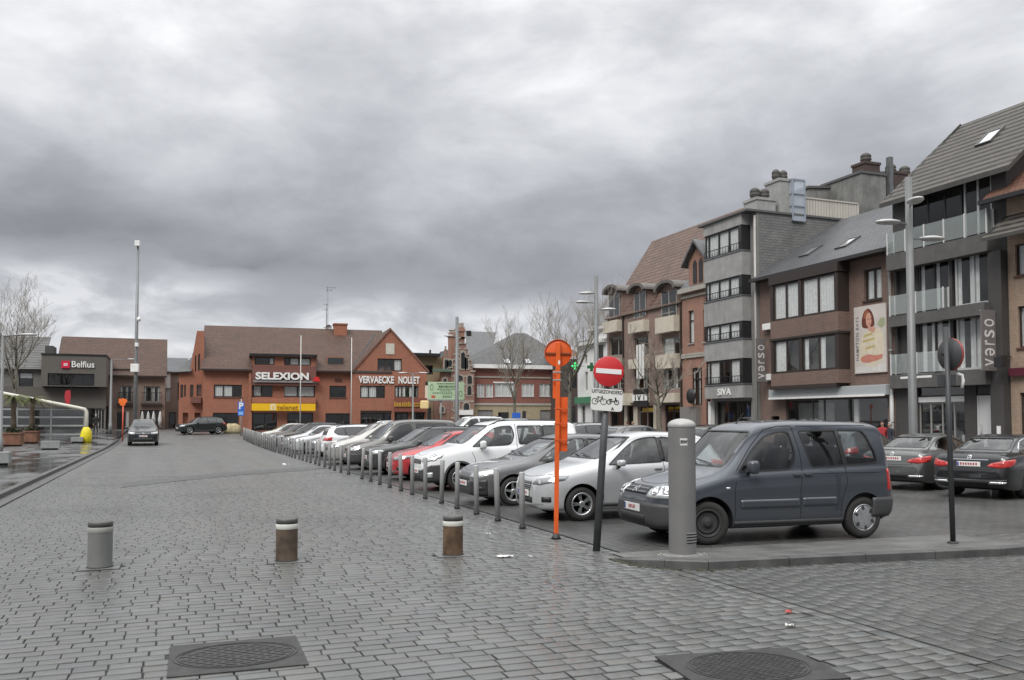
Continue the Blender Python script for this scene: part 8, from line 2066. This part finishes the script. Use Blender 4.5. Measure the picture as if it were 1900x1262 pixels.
# ---------------------------------------------------------------- green board on two posts
Y = 78.; x0, x1 = at_y(796, Y), at_y(859, Y); xm = (x0 + x1) / 2
root = empty('advert_board', (xm, Y, gz(Y)), -HEAD * .6, 'pale green advertising board with dark lettering on two posts, before the stepped gable', 'board')
za, zb = z_at(742, xm, Y) - gz(Y), z_at(709, xm, Y) - gz(Y); L = (x1 - x0) / 2 / math.cos(HEAD * .6) * 1.0
mb = MB(); mb.cbox(-L, L, -.08, .08, za, zb, .02); o = mb.build('board_panel', M_('board green', (.42, .55, .36), .5, var=.05), root)
mb = MB(); GI = M_('board ink', (.08, .13, .07), .6)
H_ = zb - za
rl = random.Random(5)
for hh, zf, u0, u1 in ((.11, .9, -.5, .62), (.2, .74, -.42, .5), (.09, .6, -.5, .55), (.09, .5, -.35, .3), (.1, .38, -.75, .35), (.05, .27, -.2, .6), (.14, .16, -.2, .3)):
 u = u0
 while u < u1:                    # lines of lettering too worn to read
  wd_ = rl.uniform(.05, .12); mb.box(L * u, L * min(u + wd_, u1), -.088, -.0815, za + H_ * zf - hh / 2, za + H_ * zf + hh / 2); u += wd_ + rl.uniform(.01, .035)
for sg in (-1, 1): mb.lathe([(.2, 0), (.2, .006), (.15, .006), (.15, 0)], 14, Matrix.Translation((sg * L * .8, -.083, za + H_ * (.7 if sg < 0 else .35))) @ Matrix.Rotation(R(90), 4, 'X') @ Matrix.Diagonal((.8, 1.4, 1, 1)), caps=False)
mb.mat(1).box(-L * .82, -L * .6, -.088, -.0815, za + H_ * .1, za + H_ * .24); mb.build('lettering', [GI, M_('board red', (.5, .08, .05), .6)], o)
mb = MB(); mb.box(-L - .03, L + .03, -.1, .1, za - .1, za + .03); mb.build('board_frame', STEEL, o)
for t in (-.28, .55): 
 mb = MB(); mb.tube([(L * t, .12, 0), (L * t, .12, zb - .1)], .09, 10); mb.build('post', GALV, root)
# ================================================================ cars on the square
def P_(n, c, m=.35, r=.32): return paint(n, c, m, r)
CG = 'cars parked in the first row along the posts'
build_car(scaled(BOX_VAN, .985, 1.0), 'family_van', (6.55, 11.68, 0), R(-5), 'dark slate blue boxy family van parked behind the grey service pillar', 'van', dict(paint=P_('slate blue paint', (.06, .069, .084), .5), wheel='cover', wheel_front='steel', steer=-12), CG, 2, '1-JBT-537')
build_car(scaled(HATCH, 1.0, 1.05), 'hatchback', (6.12, 14.98, 0), R(-2), 'silver hatchback with alloy wheels parked between the orange sign pole and the slate blue van', 'car', dict(paint=P_('silver paint', (.56, .57, .58), .5, .3), wheel='double', mirror=P_('silver paint', (.56, .57, .58))), CG, 2)
AUR = scaled(HATCH, 1.06, .985, 1.02); AUR['pieces'] = [p for p in AUR['pieces'] if p[0] not in ('grille', 'headlight')] + both('headlight', 'cylf', rpoly([(24, .6), (40, .58), (60, .66), (66, .77), (52, .75), (28, .68)], .01), LENS, .008) + [('grille', 'front', rect(-.34, .34, .52, .585), BLACK, .006)]
AUR['pieces'].append(('front_bumper', 'cylf', [(-52, .22), (52, .22), (52, .56), (24, .5), (-24, .5), (-52, .56)], M_('dark bumper', (.03, .03, .032), .4), .008)); AUR['strokes'] = []
build_car(AUR, 'hatchback', (5.95, 18.02, 0), R(-2), 'dark grey hatchback with big clear headlamps between the silver hatchback and the white van', 'car', dict(paint=P_('mid grey paint', (.135, .135, .137), .5), wheel='five'), CG, 2)
build_car(TALL_VAN, 'family_van', (5.98, 22.05, 0), R(-1), 'white family van with black roof rails and dark plastic bumper in the first row', 'van', dict(paint=P_('white van paint', (.76, .77, .78), .0, .35), wheel='five'), CG, 2)
build_car(scaled(HATCH, .96, .97, .97), 'hatchback', (6.2, 26.0, 0), R(-2), 'small red hatchback parked beyond the white family van', 'car', dict(paint=P_('red paint', (.42, .03, .035), .2), wheel='five'), CG, 1)
build_car(scaled(SUV, .99, .95, .98), 'crossover', (6.1, 28.9, 0), R(-1), 'dark green grey crossover parked behind the small red hatchback', 'car', dict(paint=P_('green grey paint', (.045, .05, .048), .4), wheel='five'), CG, 1)
build_car(BOX_VAN, 'family_van', (6.0, 32.0, 0), R(-2), 'brownish grey boxy family van between the crossover and the silver people carrier', 'van', dict(paint=P_('brown grey paint', (.12, .118, .112), .45), wheel='five'), CG, 1)
build_car(PEOPLE_CARRIER, 'people_carrier', (5.95, 36.0, 0), R(-1), 'light silver people carrier with a long sloping windscreen in the first row', 'car', dict(paint=P_('pale silver paint', (.42, .41, .385), .5), wheel='multi', rail=CHROME), CG, 1)
build_car(scaled(SUV, .95, .95), 'compact_suv', (10.6, 40.2, 0), R(180), 'white compact car parked tail first with red lamps towards the posts', 'car', dict(paint=P_('white van paint', (.76, .77, .78)), wheel='five'), CG, 1)
build_car(scaled(HATCH, 1.05, 1.), 'hatchback', (6.3, 43.6, 0), R(0), 'blue grey hatchback parked beyond the white tail first car', 'car', dict(paint=P_('blue grey paint', (.21, .22, .235), .5), wheel='five'), CG, 1)
build_car(scaled(SALOON, .97, 1.02), 'saloon', (6.0, 47.4, 0), R(0), 'silver saloon with a pale bonnet far along the first row', 'car', dict(paint=P_('silver paint', (.56, .57, .58)), wheel='multi'), CG, 1)
build_car(scaled(HATCH, 1.0, .98), 'hatchback', (6.0, 51.2, 0), R(0), 'pale grey hatchback in the far part of the first row', 'car', dict(paint=P_('pale grey paint', (.45, .46, .47), .5), wheel='five'), CG, 1)
build_car(scaled(SUV, 1.0, .97), 'estate_car', (6.0, 55.0, 0), R(0), 'black estate car towards the far end of the first row', 'car', dict(paint=P_('black paint', (.005, .0052, .006), .2), wheel='five'), CG, 1)
build_car(scaled(HATCH, 1.02, .98), 'hatchback', (6.0, 60.0, gz(60)), R(0), 'dark hatchback, last but one at the far end of the first row', 'car', dict(paint=P_('dark paint', (.05, .052, .056), .4), wheel='five'), CG, 1)
build_car(scaled(HATCH, 1.02, .95), 'hatchback', (5.9, 65.0, gz(65)), R(0), 'light silver hatchback at the far end of the first row', 'car', dict(paint=P_('pale silver paint', (.42, .41, .385)), wheel='five'), CG, 1)
G2 = 'cars parked in the second row'
build_car(SALOON, 'saloon', (21.75, 18.9, 0), R(198), 'grey four door saloon seen from behind, right of the slate blue van', 'car', dict(paint=P_('warm grey paint', (.12, .122, .12), .55), wheel='five'), G2, 2)
C_ = scaled(SALOON, 1.01, 1.02); C_['strokes'] = C_['strokes'] + [('boot_chrome', 'rear', [(-.42, .895), (.42, .895)], .022, CHROME, .012)]; C_['pieces'] = [(n, m, [(u, v - (.0)) for u, v in p], t, o) for n, m, p, t, o in C_['pieces']]
C_['plate_r'] = (-.26, .26, .74, .85)
build_car(C_, 'saloon', (21.6, 16.3, 0), R(197), 'black saloon with a chrome boot strip, rightmost of the parked cars', 'car', dict(paint=P_('black paint', (.005, .0052, .006)), wheel='double', trim=CHROME), G2, 2)
build_car(scaled(HATCH, 1.05, 1.0), 'hatchback', (21.9, 21.9, 0), R(198), 'dark blue grey hatchback half hidden behind the slate blue van', 'car', dict(paint=P_('night grey paint', (.05, .055, .065), .4), wheel='five'), G2, 1)
build_car(scaled(SUV, 1.0, .96), 'estate_car', (21.6, 27.8, 0), R(190), 'black car roof showing behind the windscreen of the slate blue van', 'car', dict(paint=P_('black paint', (.005, .0052, .006)), wheel='five'), G2, 1)
build_car(scaled(HATCH, 1.08, 1.03), 'hatchback', (21.6, 34.2, 0), R(188), 'grey car in the second row, seen over the silver hatchback', 'car', dict(paint=P_('mid grey paint', (.135, .135, .137)), wheel='five'), G2, 1)
build_car(scaled(PEOPLE_CARRIER, .96, .95), 'people_carrier', (21.6, 38.4, 0), R(188), 'pale grey car in the second row behind the white family van', 'car', dict(paint=P_('pale grey paint', (.45, .46, .47)), wheel='five'), G2, 1)
build_car(scaled(TALL_VAN, 1.08, 1.13, 1.02), 'delivery_van', (17.2, 57.5, gz(57)), R(6), 'white delivery van in the second row, behind the small red hatchback', 'van', dict(paint=P_('white van paint', (.76, .77, .78)), wheel='five'), G2, 1)
build_car(scaled(TALL_VAN, 1.0, 1.04, 1.), 'delivery_van', (17.6, 52.0, 0), R(6), 'smaller white van in the second row, just left of the white family van roof', 'van', dict(paint=P_('white van paint', (.76, .77, .78)), wheel='five'), G2, 1)
G3 = 'cars driving in the street'
build_car(scaled(SUV, 1.08, 1.06, 1.08), 'compact_suv', (-1.6, 62.5, gz(64)), R(91), 'black compact four by four facing the camera at the end of the left kerb', 'car', dict(paint=P_('graphite paint', (.012, .013, .014), .2), wheel='multi'), G3, 1)
build_car(scaled(SUV, .94, .92, .96), 'compact_suv', (at_y(329, 82.0), 82.0, gz(84)), R(17), 'dark green black compact car turning before the brick shops', 'car', dict(paint=P_('green black paint', (.01, .014, .013), .2), wheel='multi'), G3, 1)

# ================================================================ bare trees
BARK = M_('pale bark', (.16, .145, .115), .9, var=.4, vscale=6)
TWIG = M_('twig', (.3, .27, .23), .9, var=.2)
def bare_tree(x, y, lab, h, r, seed, spread=.5, first=.35, n1=6, depth=4, g=None, twigs=1.0, trunk_lean=(0, 0), minr=.008):
 rr = random.Random(seed); root = empty('bare_tree', (x, y, gz(y) if g is None else g), 0, lab, 'tree', 'bare trees round the square')
 tk = MB(); cr = MB(); th = h * first; tp = Vector((trunk_lean[0], trunk_lean[1], th))
 mid = tp * .5 + Vector((rr.uniform(-.08, .08), rr.uniform(-.08, .08), 0)); top = tp + Vector((trunk_lean[0] * .3, trunk_lean[1] * .3, h * .16))
 tk.tube([(0, 0, -.1), (0, 0, .25), mid, tp, top], [r * 1.35, r * 1.08, r * .95, r * .8, r * .5], 12); tk.build('trunk', BARK, root)
 def grow(p, d, L, ra, lev):
  n = 5 if lev < 2 else 4; pts = [p]; rs = [ra]; dd = d.copy()
  for i in range(1, n + 1):
   dd = (dd + Vector((rr.uniform(-.16, .16), rr.uniform(-.16, .16), rr.uniform(-.04, .16)))).normalized(); pts.append(pts[-1] + dd * L / n); rs.append(max(minr, ra * (1 - .62 * i / n)))
  cr.mat(0 if lev < 2 else 1); cr.tube(pts, rs, 7 if lev == 0 else (5 if lev == 1 else 3), lev < 2)
  if lev >= depth: return
  k = {0: rr.randint(4, 6), 1: rr.randint(4, 6), 2: rr.randint(3, 5)}.get(lev, 3); k = max(2, round(k * twigs))
  for j in range(k):
   t = rr.uniform(.25, 1.) if j else 1.; i = min(n - 1, int(t * n)); q = pts[i].lerp(pts[i + 1], t * n - i)
   ax = dd.cross(Vector((rr.gauss(0, 1), rr.gauss(0, 1), rr.gauss(0, 1)))).normalized(); an = R(rr.uniform(18, 48))
   nd_ = (dd * math.cos(an) + ax * math.sin(an)); nd_.z += .22; nd_.normalize()
   grow(q, nd_, L * rr.uniform(.45, .72), max(minr, rs[i] * .6), lev + 1)
 for k in range(n1):
  a = 2 * PI * k / n1 + rr.uniform(-.4, .4); t = rr.uniform(.82, 1.0); p = tp * t if k % 2 else tp.lerp(top, rr.uniform(.2, 1))
  e = spread * rr.uniform(.7, 1.25); grow(p, Vector((math.cos(a) * e, math.sin(a) * e, 1)).normalized(), h * rr.uniform(.3, .42), r * rr.uniform(.38, .5), 0)
 cr.build('crown', [BARK, TWIG], root); root.scale = (h / max(v[2] for v in cr.v),) * 3
y = at_x(955, 27.); bare_tree(27., y, 'bare tree with a dense twiggy crown before the hipped roof', z_at(556, 27, y) - .2, .2, 3, .5, .42, 7, 4, twigs=.9)
y = at_x(1058, 27.); bare_tree(27., y, 'tall bare tree behind the orange sign disc, its limbs reaching the lamp mast', z_at(508, 27, y), .24, 8, .62, .42, 7, 3, twigs=1.1, minr=.01)
y = at_x(1228, 26.8); bare_tree(26.8, y, 'bare street tree with thick low limbs before the flats with cream balconies', z_at(585, 26.8, y), .2, 21, 1.15, .48, 6, 3, twigs=.8, trunk_lean=(-.1, .35), minr=.015)
y = 74.; x = at_y(27, y); bare_tree(x, y, 'bare tree with a pale trunk at the left, before the grey bank', z_at(508, x, y), .2, 5, .6, .42, 7, 4)
x, y = 44., at_x(1185, 44.); bare_tree(x, y, 'bare treetop rising behind the steep red tiled roof', z_at(478, x, y), .25, 14, .5, .5, 6, 4)
x, y = 46., at_x(1140, 46.); bare_tree(x, y, 'bare treetop behind the left end of the red tiled roof', z_at(520, x, y), .25, 15, .5, .5, 6, 4)

# ================================================================ people
SKIN = M_('skin', (.42, .25, .19), .6)
def person(x, y, rz, h, lab, coat, trousers, hair, step=.12, long_coat=True, g=None):
 root = empty('person', (x, y, gz(y) if g is None else g), rz, lab, 'person', None); k = h / 1.72
 V, E, RD = [], [], []
 def v(p, r, par=None, r2=None):
  V.append(tuple(c * k for c in p)); RD.append((r * k, (r2 or r) * k)); i = len(V) - 1
  if par is not None: E.append((par, i))
  return i
 pel = v((0, 0, .95), .125, None, .1); sp = v((0, .01, 1.14), .125, pel, .095); ch = v((0, .01, 1.34), .15, sp, .105); nb = v((0, .01, 1.455), .065, ch); nk = v((0, .0, 1.51), .05, nb); hd = v((0, -.01, 1.6), .088, nk, .098); v((0, -.005, 1.68), .07, hd, .08)
 for s in (-1, 1):
  sh = v((s * .17, .01, 1.405), .062, ch); el = v((s * .225, .03, 1.14), .048, sh); wr = v((s * .23, -.05 - s * step * .4, .92), .034, el); pm = v((s * .23, -.07 - s * step * .4, .86), .033, wr, .022)
  for f in range(4): a = v((s * .23 + (f - 1.5) * .0, -.095 + f * .018 - s * step * .4, .8), .0085, pm); v((s * .225, -.095 + f * .018 - s * step * .4, .752 + .008 * abs(f - 1.5)), .0075, a)
  t = v((s * .215, -.105 - s * step * .4, .835), .0095, pm); v((s * .21, -.118 - s * step * .4, .8), .008, t)
  hp = v((s * .085, 0, .9), .095, pel); kn = v((s * .09, -.03 - s * step, .5), .062, hp); an = v((s * .09, .03 - s * step * 1.5, .09), .042, kn); v((s * .095, -.1 - s * step * 1.5, .035), .035, an, .03)
 me = bpy.data.meshes.new('skeleton'); me.from_pydata(V, E, []); o = bpy.data.objects.new('skeleton', me); COL.objects.link(o)
 md = o.modifiers.new('skin', 'SKIN'); md.use_smooth_shade = True
 for i, r_ in enumerate(RD): me.skin_vertices[0].data[i].radius = r_
 me.skin_vertices[0].data[0].use_root = True
 o.modifiers.new('sub', 'SUBSURF').levels = 2; o.modifiers['sub'].render_levels = 2
 dg = bpy.context.evaluated_depsgraph_get(); dg.update(); res = bpy.data.meshes.new_from_object(o.evaluated_get(dg)); bpy.data.objects.remove(o)
 for m in (SKIN, coat, trousers, M_('shoe', (.02, .018, .016), .5)): res.materials.append(m)
 for p in res.polygons:
  c = p.center / k; arm = abs(c.x) > .19 or (abs(c.x) > .15 and c.z < 1.0)
  if c.z > 1.475: p.material_index = 0
  elif arm and c.z < .9: p.material_index = 0
  elif c.z > (.78 if long_coat else .93) or arm: p.material_index = 1
  elif c.z > .1: p.material_index = 2
  else: p.material_index = 3
  p.use_smooth = True
 b = bpy.data.objects.new('body', res); COL.objects.link(b); b.parent = root
 mb = MB(); bm = bmesh.new(); bmesh.ops.create_icosphere(bm, subdivisions=2, radius=.105 * k)
 mb.smooth = True
 for f in [f for f in bm.faces if f.calc_center_median().y < -.03 * k and f.calc_center_median().z < .045 * k]: bm.faces.remove(f)
 mb.addbm(bm, Matrix.Translation((0, .006 * k, 1.625 * k)) @ Matrix.Diagonal((.92, 1.02, 1.06, 1))); bm.free(); mb.build('hair', hair, root)
 mb = MB(); mb.smooth = True
 for s in (-1, 1): mb.lathe([(.002, -.008 * k), (.009 * k, 0), (.002, .008 * k)], 8, Matrix.Translation((s * .032 * k, -.1 * k, 1.605 * k)))
 mb.build('eyes', BLACK, root); mb = MB(); mb.prism([(-.012 * k, 1.565 * k), (.012 * k, 1.565 * k), (0, 1.6 * k)], 'y', -.122 * k, -.09 * k); mb.build('nose', SKIN, root)
CB, CR, CN, CT = M_('black coat', (.02, .02, .022), .8), M_('red coat', (.36, .03, .035), .8), M_('navy coat', (.03, .035, .05), .8), M_('tan coat', (.28, .2, .13), .8)
TJ, TB = M_('jeans', (.05, .06, .09), .85), M_('black trousers', (.02, .02, .02), .85)
HB, HG, HL = M_('brown hair', (.06, .035, .02), .7), M_('grey hair', (.35, .34, .33), .7), M_('fair hair', (.38, .28, .16), .7)
Y = 85.; person(at_y(178, Y), Y, R(20), 1.72, 'person in black clothes with pale hair standing before the grey bank', CB, TB, HG)
X = 29.6; person(X, at_x(1637, X), R(-60), 1.72, 'person in a red coat outside the brown brick shop window', CR, TJ, HB)
X = 29.7; person(X, at_x(1651, X), R(-100), 1.68, 'person in a dark coat with grey hair beside the person in red', CN, TB, HG)
X = 28.2; person(X, at_x(1163, X), R(-80), 1.7, 'person with brown hair walking before the flats with cream balconies', CT, TJ, HB)
X = 28.2; person(X, at_x(1174, X), R(-60), 1.66, 'fair haired person in a dark coat walking before the flats with cream balconies', CB, TJ, HL)

# ================================================================ sky, light, camera
SUN_EL, SUN_AZ = R(48), R(228)
w = bpy.data.worlds.new('World'); scene.world = w; w.use_nodes = True; nt = w.node_tree
bg = nt.nodes['Background']
sky = nt.nodes.new('ShaderNodeTexSky'); sky.sky_type = 'NISHITA'; sky.sun_disc = False; sky.sun_elevation = SUN_EL; sky.sun_rotation = SUN_AZ; sky.air_density = 1.; sky.dust_density = 2.
tc = nt.nodes.new('ShaderNodeTexCoord'); dv = tc.outputs['Generated']
sp = nd(nt, 'ShaderNodeSeparateXYZ'); lk(nt, dv, sp.inputs[0])
zc = math_(nt, 'MAXIMUM', sp.outputs[2], 0.)
cb = nd(nt, 'ShaderNodeCombineXYZ'); lk(nt, sp.outputs[0], cb.inputs[0]); lk(nt, sp.outputs[1], cb.inputs[1]); lk(nt, math_(nt, 'MULTIPLY', zc, 2.1), cb.inputs[2])
def cloud(o, s_, det, ro, dist=0.):
 v = nd(nt, 'ShaderNodeVectorMath', operation='ADD'); lk(nt, cb.outputs[0], v.inputs[0]); v.inputs[1].default_value = o
 n = nd(nt, 'ShaderNodeTexNoise', Scale=s_, Detail=det, Roughness=ro, Distortion=dist); lk(nt, v.outputs[0], n.inputs['Vector']); return n.outputs['Fac']
def mul(a, b): return math_(nt, 'MULTIPLY', a, b)
def wob(n, k): return mul(math_(nt, 'SUBTRACT', n, .5), k)
n1 = cloud((3.1, 1.7, 0.), 1.7, 3, .5)              # broad masses
n2 = cloud((8.3, 4.2, 2.), 5.2, 8, .56, .2)          # billows of the upper deck
n4 = cloud((2.3, 7.7, 1.), 8.5, 7, .55, .4)         # lumps of the lower layer
deck = ramp(nt, math_(nt, 'ADD', zc, wob(n1, .16)), (.13, .20), (.19, .215), (.27, .34), (.35, .50), (.45, .58), (.65, 1.0), (1., 1.6))
deck = mul(deck, ramp(nt, n2, (.3, .78), (.44, .92), (.55, 1.08), (.68, 1.28)))
low = mul(ramp(nt, math_(nt, 'ADD', zc, wob(n1, .05)), (0., .62), (.075, .58), (.095, .45), (.15, .38)), ramp(nt, n4, (.36, .74), (.47, .86), (.54, 1.02), (.62, 1.25)))
edge = math_(nt, 'ADD', zc, math_(nt, 'ADD', wob(n1, .13), wob(n4, .07)))
f = nd(nt, 'ShaderNodeMix'); lk(nt, ramp(nt, edge, (.138, 0.), (.172, 1.)), f.inputs[0]); lk(nt, low, f.inputs[2]); lk(nt, deck, f.inputs[3]); f = f.outputs[0]
fwd = math_(nt, 'ADD', math_(nt, 'MULTIPLY', sp.outputs[0], _S), math_(nt, 'MULTIPLY', sp.outputs[1], _C))
back = math_(nt, 'MULTIPLY', ramp(nt, fwd, (0., 1.), (.45, 0.)), ramp(nt, zc, (.3, 1.), (.62, 0.)))          # sky dimmed low behind the viewer, added to darken reflections
f = math_(nt, 'MULTIPLY', f, math_(nt, 'SUBTRACT', 1., math_(nt, 'MULTIPLY', back, .55)))
col = mixc(nt, ramp(nt, f, (.3, 0.), (.7, 1.)), (.93, .955, 1.03), (.99, 1.0, 1.01))
sc = nd(nt, 'ShaderNodeVectorMath', operation='SCALE'); lk(nt, col, sc.inputs[0]); lk(nt, f, sc.inputs['Scale'])
nis = nd(nt, 'ShaderNodeVectorMath', operation='SCALE'); lk(nt, sky.outputs[0], nis.inputs[0]); nis.inputs['Scale'].default_value = .08
mixed = mixc(nt, .96, nis.outputs[0], sc.outputs[0])
lk(nt, mixed, bg.inputs[0]); bg.inputs[1].default_value = 1.0
su = bpy.data.lights.new('sun', 'SUN'); su.energy = 1.5; su.angle = R(28); su.color = (1., .97, .93)
so = bpy.data.objects.new('sun', su); COL.objects.link(so); so.rotation_euler = (PI / 2 - SUN_EL, 0, PI - SUN_AZ + PI) ; so.location = (0, 0, 60)
d = Vector((math.sin(SUN_AZ) * math.cos(SUN_EL), math.cos(SUN_AZ) * math.cos(SUN_EL), math.sin(SUN_EL))); so.rotation_euler = (-d).to_track_quat('-Z', 'Y').to_euler()
cd = bpy.data.cameras.new('camera'); co = bpy.data.objects.new('camera', cd); COL.objects.link(co); scene.camera = co
co.location = EYE; co.rotation_euler = (PI / 2 + PITCH, 0, -HEAD); cd.sensor_width = 36.; cd.lens = FPX / 1900 * 36.; cd.shift_y = (CYP - 631) / 1900; cd.clip_end = 3000; cd.clip_start = .1
scene.view_settings.view_transform = 'Standard'; scene.view_settings.look = 'None'; scene.view_settings.exposure = .6; scene.view_settings.gamma = 1.
scene.render.resolution_x = 1024; scene.render.resolution_y = 680
scene.cycles.max_bounces = 8; scene.cycles.transparent_max_bounces = 16; scene.cycles.use_denoising = True; scene.cycles.sample_clamp_indirect = 6
